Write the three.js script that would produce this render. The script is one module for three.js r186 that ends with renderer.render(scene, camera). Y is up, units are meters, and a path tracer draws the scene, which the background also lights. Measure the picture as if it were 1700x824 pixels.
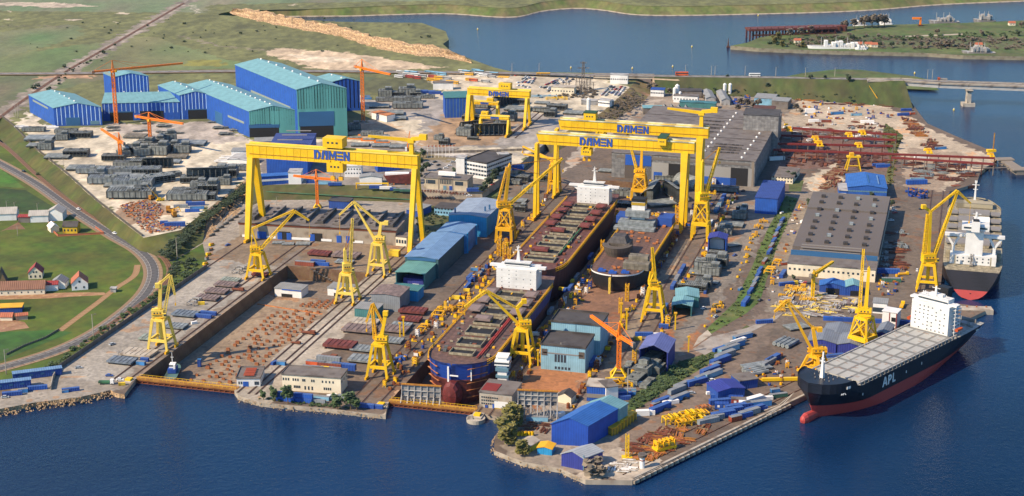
import * as THREE from 'three';
import { FontLoader } from 'three/addons/loaders/FontLoader.js';
import { TextGeometry } from 'three/addons/geometries/TextGeometry.js';
import { mergeVertices } from 'three/addons/utils/BufferGeometryUtils.js';
import { Sky } from 'three/addons/objects/Sky.js';

// ---------- camera, sky, sun, exposure ----------
const FPX = 2746, CAMH = 400, PITCH = Math.atan(848 / FPX), cP = Math.cos(PITCH), sP = Math.sin(PITCH);
const scene = new THREE.Scene();
const camera = new THREE.PerspectiveCamera(2 * Math.atan(412 / FPX) * 180 / Math.PI,1024 / 496,1,200000);
camera.position.set(0, CAMH,0); camera.rotation.x = -PITCH; camera.updateMatrixWorld();
const renderer = new THREE.WebGLRenderer({ antialias: true });
renderer.toneMapping = THREE.LinearToneMapping; renderer.toneMappingExposure = 1.62;
renderer.shadowMap.enabled = true; renderer.setSize(1024,496);
const SUN = new THREE.Vector3(-0.66,0.64,0.34).normalize();
const sky = new Sky(); sky.scale.setScalar(150000); sky.name = 'sky';
{ const u = sky.material.uniforms; u.turbidity.value = 1.4; u.rayleigh.value = 2.2; u.mieCoefficient.value = 0.002; u.mieDirectionalG.value = 0.8; u.sunPosition.value.copy(SUN); }
sky.userData.kind = 'structure'; scene.add(sky); scene.environmentIntensity = 0.115;
const sun = new THREE.DirectionalLight(0xffe7c6,5); sun.name = 'sun';
sun.position.copy(SUN).multiplyScalar(3000).add(new THREE.Vector3(0,0,-1300)); sun.target.position.set(0,0,-1300); scene.add(sun, sun.target);
sun.castShadow = true; Object.assign(sun.shadow.camera, { left: -1200, right: 1200, top: 1200, bottom: -1200, far: 8000 });
scene.fog = new THREE.FogExp2(0x92b4e8,0.000007);

// ---------- helpers ----------
const V = (x, y, z) => new THREE.Vector3(x, y, z);
function rng(a) { return () => { a = (a + 0x6d2b79f5) | 0; let t = Math.imul(a ^ (a >>> 15),1 | a); t = (t + Math.imul(t ^ (t >>> 7),61 | t)) ^ t; return ((t ^ (t >>> 14)) >>> 0) / 4294967296; }; }
const R = rng(7); const rr = (a, b) => a + (b - a) * R();
function ray(px, py) { const dx = (px - 850) / FPX, dy = (412 - py) / FPX; return V(dx, dy * cP - sP,-(cP + dy * sP)); }
function G(px, py, lv = 0) { const d = ray(px, py), t = (lv - CAMH) / d.y; return V(d.x * t, lv, d.z * t); }     // surveyed ground point
function hAt(z, py) { const k = (412 - py) / FPX; return CAMH + z * (sP - k * cP) / (cP + k * sP); }              // height above sea datum on a plumb line
function proj(p) { const yc = p.y - CAMH, D = -yc * sP - p.z * cP; return [850 + FPX * p.x / D,412 - FPX * (yc * cP - p.z * sP) / D]; }
const O0 = G(228,628), DA = 74.6 * Math.PI / 180, U = V(Math.cos(DA),0,-Math.sin(DA)), T = V(Math.sin(DA),0, Math.cos(DA));
const DROT = -(90 - 74.6) * Math.PI / 180;                                                                        // local x across the docks, local -z along them
const S = (s, t, y = 0) => V(O0.x + U.x * s + T.x * t, y, O0.z + U.z * s + T.z * t);
const used = {};
function numbered(n) { n = n.replace(/_\d{3}$/, ''); const k = used[n] = (used[n] ?? -1) + 1; return k ? n + '_' + String(k).padStart(3, '0') : n; }
function tag(o, label, category, group, kind) { if (label) o.userData.label = label; if (category) o.userData.category = category; if (group) o.userData.group = group; if (kind) o.userData.kind = kind; return o; }
function thing(name, label, category, p, rot = 0, group) { const g = new THREE.Group(); g.name = numbered(name); g.position.copy(p); g.rotation.y = rot; scene.add(g); return tag(g, label, category, group); }

const mb_ = () => new MB();
class MB {
 constructor() { this.p = []; this.n = []; this.u = []; this.i = []; }
 quad(a, b, c, d) {
 const k = this.p.length / 3, ux = b[0] - a[0], uy = b[1] - a[1], uz = b[2] - a[2], vx = d[0] - a[0], vy = d[1] - a[1], vz = d[2] - a[2];
 let wx = c[0] - a[0], wy = c[1] - a[1], wz = c[2] - a[2];
 let nx = uy * wz - uz * wy, ny = uz * wx - ux * wz, nz = ux * wy - uy * wx; let l = Math.hypot(nx, ny, nz);
 if (l < 1e-9) { nx = wy * vz - wz * vy; ny = wz * vx - wx * vz; nz = wx * vy - wy * vx; l = Math.hypot(nx, ny, nz) || 1; }
 const U1 = Math.hypot(ux, uy, uz), V1 = Math.hypot(vx, vy, vz);
 this.p.push(...a,...b,...c,...d); for (let q = 0; q < 4; q++) this.n.push(nx / l, ny / l, nz / l);
 this.u.push(0,0, U1,0, U1, V1,0, V1); this.i.push(k, k + 1, k + 2, k, k + 2, k + 3); return this;
 }
 tri(a, b, c) { return this.quad(a, b, c, c); }
 hexa(v) { this.quad(v[0], v[1], v[5], v[4]); this.quad(v[1], v[2], v[6], v[5]); this.quad(v[2], v[3], v[7], v[6]); this.quad(v[3], v[0], v[4], v[7]); this.quad(v[4], v[5], v[6], v[7]); this.quad(v[3], v[2], v[1], v[0]); return this; }
 box(x0, y0, z0, x1, y1, z1) { return this.hexa([[x0, y0, z1],[x1, y0, z1],[x1, y0, z0],[x0, y0, z0],[x0, y1, z1],[x1, y1, z1],[x1, y1, z0],[x0, y1, z0]]); }
 b(cx, y, cz, w, h, d) { return this.box(cx - w / 2, y, cz - d / 2, cx + w / 2, y + h, cz + d / 2); }
 frus(cx, y, cz, w0, d0, w1, d1, h, ox = 0, oz = 0) {
 const q = (x, z, w, d, yy) => [[x - w / 2, yy, z + d / 2],[x + w / 2, yy, z + d / 2],[x + w / 2, yy, z - d / 2],[x - w / 2, yy, z - d / 2]];
 return this.hexa([...q(cx, cz, w0, d0, y),...q(cx + ox, cz + oz, w1, d1, y + h)]);
 }
 bar(a, b, w, h = w, w2 = w, h2 = h) {
 const A = V(...a), B = V(...b), d = B.clone().sub(A).normalize(), up = Math.abs(d.y) > .95 ? V(1,0,0) : V(0,1,0), x = d.clone().cross(up).normalize(), y = d.clone().cross(x);
 const c = (P, i, j, W, H) => P.clone().addScaledVector(x, i * W / 2).addScaledVector(y, j * H / 2).toArray();
 const a4 = [c(A,-1,-1, w, h), c(A,1,-1, w, h), c(A,1,1, w, h), c(A,-1,1, w, h)], b4 = [c(B,-1,-1, w2, h2), c(B,1,-1, w2, h2), c(B,1,1, w2, h2), c(B,-1,1, w2, h2)];
 return this.hexa([a4[0], a4[1], a4[2], a4[3], b4[0], b4[1], b4[2], b4[3]].map((v) => v));
 }
 cyl(cx, y, cz, r0, r1, h, n = 10) {
 for (let i = 0; i < n; i++) {
 const a = i / n * 6.28319, b = (i + 1) / n * 6.28319, P = (r, t, yy) => [cx + r * Math.cos(t), yy, cz - r * Math.sin(t)];
 this.quad(P(r0, a, y), P(r0, b, y), P(r1, b, y + h), P(r1, a, y + h)); this.tri([cx, y + h, cz], P(r1, a, y + h), P(r1, b, y + h));
 } return this;
 }
 hcyl(a, b, r, n = 8) {                                                                     // horizontal or sloping pipe
 const A = V(...a), B = V(...b), d = B.clone().sub(A).normalize(), x = d.clone().cross(Math.abs(d.y) > .9 ? V(1,0,0) : V(0,1,0)).normalize(), y = d.clone().cross(x);
 const P = (Q, t) => Q.clone().addScaledVector(x, r * Math.cos(t)).addScaledVector(y, r * Math.sin(t)).toArray();
 for (let i = 0; i < n; i++) { const s = i / n * 6.28319, e = (i + 1) / n * 6.28319; this.quad(P(A, s), P(A, e), P(B, e), P(B, s)); this.tri(A.toArray(), P(A, e), P(A, s)); this.tri(B.toArray(), P(B, s), P(B, e)); }
 return this;
 }
 prism(pts, y0, y1) {                                                                        // pts [x, z], any simple outline
 const sh = pts.map(([x, z]) => new THREE.Vector2(x,-z)); if (THREE.ShapeUtils.area(sh) < 0) { sh.reverse(); pts = [...pts].reverse(); }
 for (let i = 0; i < pts.length; i++) { const a = pts[i], b = pts[(i + 1) % pts.length]; this.quad([a[0], y0, a[1]],[b[0], y0, b[1]],[b[0], y1, b[1]],[a[0], y1, a[1]]); }
 for (const f of THREE.ShapeUtils.triangulateShape(sh,[])) { const q = f.map((k) => pts[k]); this.tri([q[0][0], y1, q[0][1]],[q[1][0], y1, q[1][1]],[q[2][0], y1, q[2][1]]); }
 return this;
 }
 lattice(a, b, w, h, n, r, w2 = w, h2 = h) {                                                 // four chords and their lacing between two points
 const A = V(...a), B = V(...b), d = B.clone().sub(A).normalize(), up = Math.abs(d.y) > .98 ? V(1,0,0) : V(0,1,0), x = d.clone().cross(up).normalize(), y = d.clone().cross(x);
 const P = (k, i, j) => { const f = k / n; return A.clone().lerp(B, f).addScaledVector(x, i * (w + (w2 - w) * f) / 2).addScaledVector(y, j * (h + (h2 - h) * f) / 2).toArray(); };
 for (const [i, j] of [[-1,-1],[1,-1],[1,1],[-1,1]]) this.bar(P(0, i, j), P(n, i, j), r * 1.3);
 for (let k = 0; k < n; k++) for (const [p, q] of [[[-1,-1],[1,-1]],[[1,-1],[1,1]],[[1,1],[-1,1]],[[-1,1],[-1,-1]]]) { this.bar(P(k,...(k % 2 ? p : q)), P(k + 1,...(k % 2 ? q : p)), r * .8); this.bar(P(k,...p), P(k,...q), r * .7); }
 return this;
 }
 geo() {
 const g = new THREE.BufferGeometry(); g.setAttribute('position', new THREE.Float32BufferAttribute(this.p,3)); g.setAttribute('normal', new THREE.Float32BufferAttribute(this.n,3));
 g.setAttribute('uv', new THREE.Float32BufferAttribute(this.u,2)); g.setIndex(this.i); return g;
 }
 soft(name, mat, parent) { const g = this.geo(), p = g.attributes.position, uv = []; for (let i = 0; i < p.count; i++) uv.push(p.getX(i), p.getZ(i) + p.getY(i)); g.setAttribute('uv', new THREE.Float32BufferAttribute(uv,2)); g.deleteAttribute('normal'); const q = mergeVertices(g,.01); q.computeVertexNormals(); return mesh(name, q, mat, parent); }
 build(name, mat, parent) { return mesh(name, this.geo(), mat, parent); }
}
function mesh(name, geo, mat, parent = scene) { const m = new THREE.Mesh(geo, mat); m.name = parent === scene ? numbered(name) : name; m.castShadow = m.receiveShadow = true; parent.add(m); return m; }
const UB = mb_().box(-.5,0,-.5,.5,1,.5).geo();
function pb(name, mat, parent, cx, y, cz, w, h, d, ry = 0) { const m = mesh(name, UB, mat, parent); m.position.set(cx, y, cz); m.scale.set(w, h, d); m.rotation.y = ry; return m; }

// ---------- noise and materials ----------
function hash2(x, y, s) { let h = Math.imul(x,374761393) + Math.imul(y,668265263) + Math.imul(s,1442695041) | 0; h = Math.imul(h ^ (h >>> 13),1274126177); return ((h ^ (h >>> 16)) >>> 0) / 4294967296; }
function vnoise(x, y, s, per = 0) {
 let xi = Math.floor(x), yi = Math.floor(y); const fx = x - xi, fy = y - yi, a = fx * fx * (3 - 2 * fx), b = fy * fy * (3 - 2 * fy); let x1 = xi + 1, y1 = yi + 1;
 if (per) { xi = ((xi % per) + per) % per; x1 = ((x1 % per) + per) % per; yi = ((yi % per) + per) % per; y1 = ((y1 % per) + per) % per; }
 const p = hash2(xi, yi, s), q = hash2(x1, yi, s), r = hash2(xi, y1, s), t = hash2(x1, y1, s); return p + (q - p) * a + (r - p) * b + (p - q - r + t) * a * b;
}
function tex(n, f, srgb = true) {
 const d = new Uint8Array(n * n * 4); for (let y = 0; y < n; y++) for (let x = 0; x < n; x++) { const c = f(x / n, y / n), o = (y * n + x) * 4; for (let k = 0; k < 3; k++) d[o + k] = Math.max(0, Math.min(255, (c[k] ?? c[0]) * 255)); d[o + 3] = 255; }
 const t = new THREE.DataTexture(d, n, n); t.wrapS = t.wrapT = THREE.RepeatWrapping; t.magFilter = t.minFilter = THREE.LinearFilter; if (srgb) t.colorSpace = THREE.SRGBColorSpace; t.needsUpdate = true; return t;
}
const fb = (x, y, s, p, o = 4) => { let a = 0, w = .5, f = p; for (let i = 0; i < o; i++) { a += w * vnoise(x * f, y * f, s + i, f); w *= .5; f *= 2; } return a / (1 - w * 2); };
const grime = tex(256, (u, v) => { const n = fb(u, v,3,4,5), st = fb(u, v * .12,9,16,3); const q = .70 + .28 * n + .1 * (st - .5) - (n < .36 ? (.36 - n) * .9 : 0); return [q, q * (.985 - .03 * (n < .4)), q * (.97 - .05 * (n < .4))]; }); grime.repeat.set(1 / 26,1 / 26);
const clean = tex(256, (u, v) => { const q = .84 + .17 * fb(u, v,13,4,5) - .05 * fb(u, v * .1,19,14,3); return [q, q, q]; }); clean.repeat.set(1 / 30,1 / 30);
const corr = tex(256, (u, v) => { const n = fb(u, v,5,6,4), c = .5 + .5 * Math.cos(u * 6.28319 * 16); const q = .80 + .07 * c + .16 * (n - .5); return [q, q, q]; }); corr.repeat.set(1 / 24,1 / 24);
const corrB = tex(128, (u) => [.5 + .5 * Math.cos(u * 6.28319 * 16)], false); corrB.repeat.set(1 / 24,1 / 24);
const rustT = tex(256, (u, v) => { const n = fb(u, v,21,5,5), m = fb(u, v,41,12,3); const r = n * .7 + m * .3; return [.62 + .42 * r,.55 + .45 * r * r + .1 * m,.48 + .5 * r * r]; }); rustT.repeat.set(1 / 18,1 / 18);
const plateT = tex(256, (u, v) => { const n = fb(u, v,61,6,4); let q = .72 + .34 * (n - .4); const gx = (u * 6) % 1, gy = (v * 6) % 1; if (gx < .05 || gy < .05) q *= .72; q *= .9 + .2 * hash2(Math.floor(u * 6), Math.floor(v * 6),5); return [q, q, q]; }); plateT.repeat.set(1 / 18,1 / 18);
const mats = {};
function M(rgb, o = {}) {
 const key = JSON.stringify([rgb, { ...o, map: o.map?.uuid }]); if (mats[key]) return mats[key];
 const m = new THREE.MeshStandardMaterial({ color: new THREE.Color().setRGB(...rgb), roughness: o.r ?? .7, metalness: o.m ?? 0, map: o.map === undefined ? grime : o.map, side: THREE.DoubleSide });
 if (o.bump) { m.bumpMap = corrB; m.bumpScale = o.bump; } return mats[key] = m;
}
const C = {
 yel: M([.86,.53,.003], { r: .5, map: clean }), yelO: M([.80,.42,.006], { r: .55, map: clean }), yelP: M([.86,.62,.10], { r: .6, map: clean }), yelD: M([.52,.30,.01], { map: rustT }), org: M([.90,.22,.008], { r: .55, map: clean }),
 blue: M([.012,.10,.48], { map: corr, bump: .12 }), blueD: M([.015,.075,.36], { map: corr, bump: .12 }), blueL: M([.05,.25,.62], { r: .6 }), blueP: M([.24,.52,.74], { r: .7 }), blueV: M([.03,.045,.30], { map: corr, bump: .1 }), cyan: M([.02,.33,.68], { map: corr }),
 teal: M([.19,.41,.46], { map: corr, bump: .06 }), tealD: M([.06,.22,.22], { map: corr, bump: .12 }), roofB: M([.16,.30,.52], { map: corr, bump: .08 }), roofL: M([.30,.38,.50], { map: corr, bump: .08 }), roofBl: M([.03,.15,.50], { map: corr, bump: .08 }), roofG: M([.15,.14,.14]), roofD: M([.075,.068,.064]), roofBr: M([.185,.165,.15]), roofGr: M([.30,.31,.31], { map: corr }),
 white: M([.84,.83,.80], { map: clean }), whiteS: M([.74,.74,.72], { r: .5, map: clean }), cream: M([.80,.71,.53], { map: clean }), conc: M([.36,.33,.29]), concL: M([.50,.46,.39]), concD: M([.20,.18,.16]), beige: M([.42,.36,.28]),
 dark: M([.02,.02,.022]), glass: M([.03,.045,.06], { r: .2, map: null }), black: M([.012,.012,.014], { r: .55 }), rub: M([.02,.02,.02], { r: .9, map: null }),
 steel: M([.31,.335,.315], { map: plateT, r: .6 }), steelL: M([.33,.37,.38], { map: plateT, r: .55 }), steelD: M([.15,.16,.15], { map: plateT, r: .6 }), steelB: M([.26,.23,.17], { map: plateT }), grey: M([.30,.31,.32]), greyL: M([.46,.47,.47]), greyB: M([.21,.26,.32], { map: plateT }),
 rust: M([.26,.10,.045], { map: rustT }), rustL: M([.58,.29,.12], { map: rustT }), rustD: M([.12,.055,.035], { map: rustT }), primer: M([.23,.05,.038], { map: plateT }), primL: M([.30,.22,.20], { map: plateT }), red: M([.42,.045,.03]), redO: M([.68,.12,.03]), tile: M([.50,.15,.07], { map: corr, bump: .15 }), tileR: M([.36,.04,.035], { map: corr, bump: .15 }),
 navy: M([.010,.013,.024], { r: .4 }), hullR: M([.46,.06,.05], { r: .5, map: clean }), hullM: M([.13,.028,.025], { map: plateT, r: .55 }), hullB: M([.008,.05,.30], { r: .5 }), deckB: M([.21,.115,.085], { map: plateT }), deckR: M([.19,.075,.06], { map: plateT }), deckC: M([.46,.40,.27], { map: plateT }), deckW: M([.50,.50,.46], { map: plateT }), orangeF: M([.85,.14,.02]),
 green: M([.04,.16,.07]), wood: M([.30,.2,.1]), pink: M([.55,.38,.30]), yelH: M([.85,.60,.03]),
};
// ---------- ground textures (plan maps of stains, dirt and paving) ----------
function planMap(x0, z0, x1, z1, n, paint, grain) {
 const cv = document.createElement('canvas'); cv.width = cv.height = n; const c = cv.getContext('2d');
 const q = (p) => [(p.x - x0) / (x1 - x0) * n, (p.z - z0) / (z1 - z0) * n], css = (a) => 'rgb(' + a.map((v) => Math.round(255 * Math.pow(Math.max(v,0),1 / 2.2))).join() + ')';
 paint({ fill(pts, col) { c.fillStyle = css(col); c.beginPath(); pts.forEach((p, i) => { const [x, y] = q(p); i ? c.lineTo(x, y) : c.moveTo(x, y); }); c.closePath(); c.fill(); },
 line(pts, w, col, alpha = 1) { c.globalAlpha = alpha; c.strokeStyle = css(col); c.lineWidth = w * n / (x1 - x0); c.lineJoin = c.lineCap = 'round'; c.beginPath(); pts.forEach((p, i) => { const [x, y] = q(p); i ? c.lineTo(x, y) : c.moveTo(x, y); }); c.stroke(); c.globalAlpha = 1; } });
 const im = c.getImageData(0,0, n, n), src = new Uint8ClampedArray(im.data), d = im.data, sx = (x1 - x0) / n, sz = (z1 - z0) / n;
 for (let y = 0; y < n; y++) for (let x = 0; x < n; x++) {
 const X = x0 + x * sx, Z = z0 + y * sz, wx = (vnoise(X / 9, Z / 9,1) - .5) * 9 + (vnoise(X / 2.6, Z / 2.6,6) - .5) * 4, wy = (vnoise(X / 9, Z / 9,2) - .5) * 9 + (vnoise(X / 2.6, Z / 2.6,8) - .5) * 4;
 const xx = Math.max(0, Math.min(n - 1, Math.round(x + wx / sx * grain.warp))), yy = Math.max(0, Math.min(n - 1, Math.round(y + wy / sz * grain.warp))), s = (yy * n + xx) * 4, o = (y * n + x) * 4;
 const g = src[s + 1] > src[s] * 1.06 ? 1 : 0, k = grain.f(X, Z, g,[src[s], src[s + 1], src[s + 2]]);
 d[o] = src[s] * k[0]; d[o + 1] = src[s + 1] * k[1]; d[o + 2] = src[s + 2] * k[2];
 }
 c.putImageData(im,0,0); const t = new THREE.CanvasTexture(cv); t.colorSpace = THREE.SRGBColorSpace; t.wrapS = t.wrapT = THREE.MirroredRepeatWrapping; t.magFilter = THREE.LinearFilter; t.anisotropy = 8; return t;
}
function sheet(name, pts, mat, y, holes = [], uvf = null, parent = scene) {
 const P2 = (p) => new THREE.Vector2(p.x,-p.z), c = pts.map(P2), h = holes.map((a) => a.map(P2)); if (THREE.ShapeUtils.isClockWise(c)) c.reverse(); h.forEach((a) => { if (!THREE.ShapeUtils.isClockWise(a)) a.reverse(); });
 const all = c.concat(...h), pos = [], uv = [], nor = []; for (const p of all) { pos.push(p.x, typeof y === 'function' ? y(p.x,-p.y) : y,-p.y); nor.push(0,1,0); const w = uvf ? uvf(p.x,-p.y) : [p.x,-p.y]; uv.push(...w); }
 const g = new THREE.BufferGeometry(); g.setAttribute('position', new THREE.Float32BufferAttribute(pos,3)); g.setAttribute('normal', new THREE.Float32BufferAttribute(nor,3)); g.setAttribute('uv', new THREE.Float32BufferAttribute(uv,2));
 g.setIndex(THREE.ShapeUtils.triangulateShape(c, h).flat()); const m = mesh(name, g, mat, parent); if (parent === scene) m.userData.kind = 'structure'; return m;
}
const GP = (a, lv = 0) => a.map(([x, y]) => G(x, y, lv));
function ribbon(name, pts, w, mat, off = 0) {                                                 // pts Vector3, a strip of width w following them
 const P = new THREE.CatmullRomCurve3(pts, false, 'centripetal').getSpacedPoints(Math.max(8, pts.length * 8)), mb = mb_(); let L = 0; const e = P.map((p, i) => { const d = (P[i + 1] ?? p).clone().sub(P[i - 1] ?? p); d.y = 0; d.normalize(); const n = V(-d.z,0, d.x); return [p.clone().addScaledVector(n, off - w / 2), p.clone().addScaledVector(n, off + w / 2)]; });
 for (let i = 0; i + 1 < P.length; i++) mb.quad(e[i][0].toArray(), e[i][1].toArray(), e[i + 1][1].toArray(), e[i + 1][0].toArray()); 
 return mb;
}
const str = (m) => { m.userData.kind = 'structure'; return m; };
// ---------- ground, water, banks, roads ----------
const WL = -3, PL = 7;
const YX = [-520,-2080,680,-830], HX = [-1100,-3400,420,-1380];
const stq = (s0, s1, t0, t1) => [S(s0, t0), S(s0, t1), S(s1, t1), S(s1, t0)];
const grainYard = { warp: 1, f: (X, Z, g) => {
 const a = vnoise(X / 60, Z / 60,11), b = vnoise(X / 14, Z / 14,12), c = vnoise(X / 3.2, Z / 3.2,13), e = vnoise(X / 1.1, Z / 1.1,14), r = vnoise(X / 24, Z / 24,15) * vnoise(X / 5, Z / 5,16);
 let k = .86 + .14 * (a - .5) + .16 * (b - .5) + .16 * (c - .5) + .14 * (e - .5); if (c > .78 && b > .5) k *= .84; if (r > .56) return [k * 1.08, k * .95, k * .84]; return [k, k, k]; } };
const yardTex = planMap(...YX,2048, (p) => {
 p.fill([V(-600,0,-2200), V(800,0,-2200), V(800,0,-700), V(-600,0,-700)],[.15,.108,.078]);
 p.fill(GP([[60,700],[240,630],[480,450],[700,430],[700,330],[300,330],[330,440],[90,600],[-60,690]]),[.33,.29,.235]);
 p.fill(stq(-10,250,-62,-8),[.38,.345,.29]); p.fill(stq(250,330,-70,120),[.25,.18,.115]);
 p.fill(stq(-20,330,-8,0),[.27,.22,.17]); p.fill(stq(-20,255,70,102),[.42,.365,.285]); p.fill(stq(-20,255,84,87),[.52,.46,.37]);
 p.fill(GP([[480,690],[660,480],[820,300],[880,300],[650,680]]),[.165,.118,.085]); p.fill(GP([[560,690],[600,640],[690,650],[640,700]]),[.42,.35,.26]);
 p.fill(stq(100,420,116,140),[.15,.12,.095]); p.fill(stq(-20,560,140,172),[.165,.12,.085]); p.fill(stq(-20,560,228,246),[.20,.14,.09]);
 p.fill(stq(18,430,244,284),[.26,.13,.07]); p.fill(stq(20,90,246,282),[.38,.155,.055]); p.fill(stq(-20,640,284,312),[.16,.12,.09]); p.fill(stq(90,420,290,298),[.29,.225,.15]);
 p.fill(stq(100,560,312,345),[.23,.15,.10]); for (const s of [150,205,260,330,385]) p.fill(stq(s, s + 34,312,342),[.34,.15,.06]);
 p.fill(stq(430,640,130,330),[.14,.105,.08]);
 p.fill(GP([[1190,300],[1280,300],[1300,340],[1240,440],[1180,520],[1110,610],[1060,600],[1110,560],[1190,470],[1230,380]]),[.235,.20,.165]);
 p.fill(GP([[1060,690],[1170,600],[1260,520],[1290,520],[1290,560],[1130,700],[1010,780],[990,700]]),[.20,.148,.108]);
 p.fill(GP([[1330,290],[1540,300],[1530,480],[1480,560],[1280,560],[1290,430]]),[.165,.125,.092]); p.fill(GP([[1290,320],[1380,320],[1330,420],[1290,520],[1270,520]]),[.23,.19,.145]);
 p.fill(GP([[1290,205],[1330,165],[1450,165],[1600,240],[1660,265],[1560,320],[1500,260],[1290,280]]),[.52,.42,.30]);
 p.fill(GP([[1295,212],[1490,222],[1490,285],[1290,280]]),[.19,.11,.08]); p.fill(GP([[1510,245],[1600,255],[1560,320],[1500,310]]),[.36,.27,.19]);
 p.fill(GP([[1390,268],[1400,300],[1350,320],[1330,300]]),[.55,.47,.35]);
 p.fill(GP([[1080,140],[1330,150],[1300,200],[1150,190],[1010,215]]),[.27,.225,.175]); p.fill(GP([[1075,165],[1100,165],[1030,210],[960,270],[930,290],[960,240]]),[.42,.36,.29]);
 p.fill(GP([[740,335],[840,285],[880,240],[905,240],[870,300],[790,400],[690,560],[650,560],[770,400]]),[.18,.14,.105]);
 p.fill(GP([[840,780],[840,720],[930,650],[1030,690],[1040,790]]),[.33,.27,.21]); p.fill(GP([[960,800],[1000,750],[1080,740],[1100,770],[1050,798]]),[.47,.40,.31]);
 for (let i = 0; i < 90; i++) { const s = rr(-10,560), t = rr(100,350), q = S(s, t), e = q.clone().addScaledVector(U, rr(10,70)).addScaledVector(T, rr(-4,4)); p.line([q, e], rr(.6,2.2), rr(0,1) > .5 ? [.38,.31,.24] : [.13,.10,.08],.5); }
 for (let i = 0; i < 60; i++) { const q = G(rr(1080,1500), rr(300,640)), e = q.clone().addScaledVector(U, rr(10,80)).addScaledVector(T, rr(-8,8)); p.line([q, e], rr(.6,2), rr(0,1) > .5 ? [.42,.38,.32] : [.16,.14,.12],.4); }
 for (let i = 0; i < 40; i++) { const s = rr(0,240), q = S(s, rr(-58,-10)), e = q.clone().addScaledVector(U, rr(20,90)); p.line([q, e], rr(.5,1.6),[.28,.26,.23],.35); }
 p.fill(stq(-3,252,0,71),[.33,.245,.165]); p.fill(stq(205,252,0,71),[.20,.155,.115]); p.fill(stq(-3,60,0,24),[.25,.185,.13]); for (let i = 0; i < 60; i++) { const q = S(rr(0,245), rr(3,66)), e = q.clone().addScaledVector(U, rr(-30,30)).addScaledVector(T, rr(-8,8)); p.line([q, e], rr(.5,4), i % 3 ? [.20,.13,.085] : [.44,.35,.25],.35); } for (let t = 12; t < 70; t += 14) p.line([S(0, t), S(248, t)],.5,[.19,.13,.09],.6); for (let s = 10; s < 250; s += 24) p.line([S(s,0), S(s,70)],.4,[.20,.14,.1],.5);
 for (let i = 0; i < 26; i++) { const q = S(i * 10,-60), e = S(i * 10,-9); p.line([q, e],.5,[.24,.22,.2],.55); const a = S(i * 10,72), b = S(i * 10,101); p.line([a, b],.4,[.3,.27,.23],.5); }
}, grainYard);
const yardMat = new THREE.MeshStandardMaterial({ map: yardTex, roughness: .92, bumpMap: grime, bumpScale: .05 });
const yuv = (x, z) => [(x - YX[0]) / (YX[2] - YX[0]),1 - (z - YX[1]) / (YX[3] - YX[1])], huv = (x, z) => [(x - HX[0]) / (HX[2] - HX[0]),1 - (z - HX[1]) / (HX[3] - HX[1])];
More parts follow.
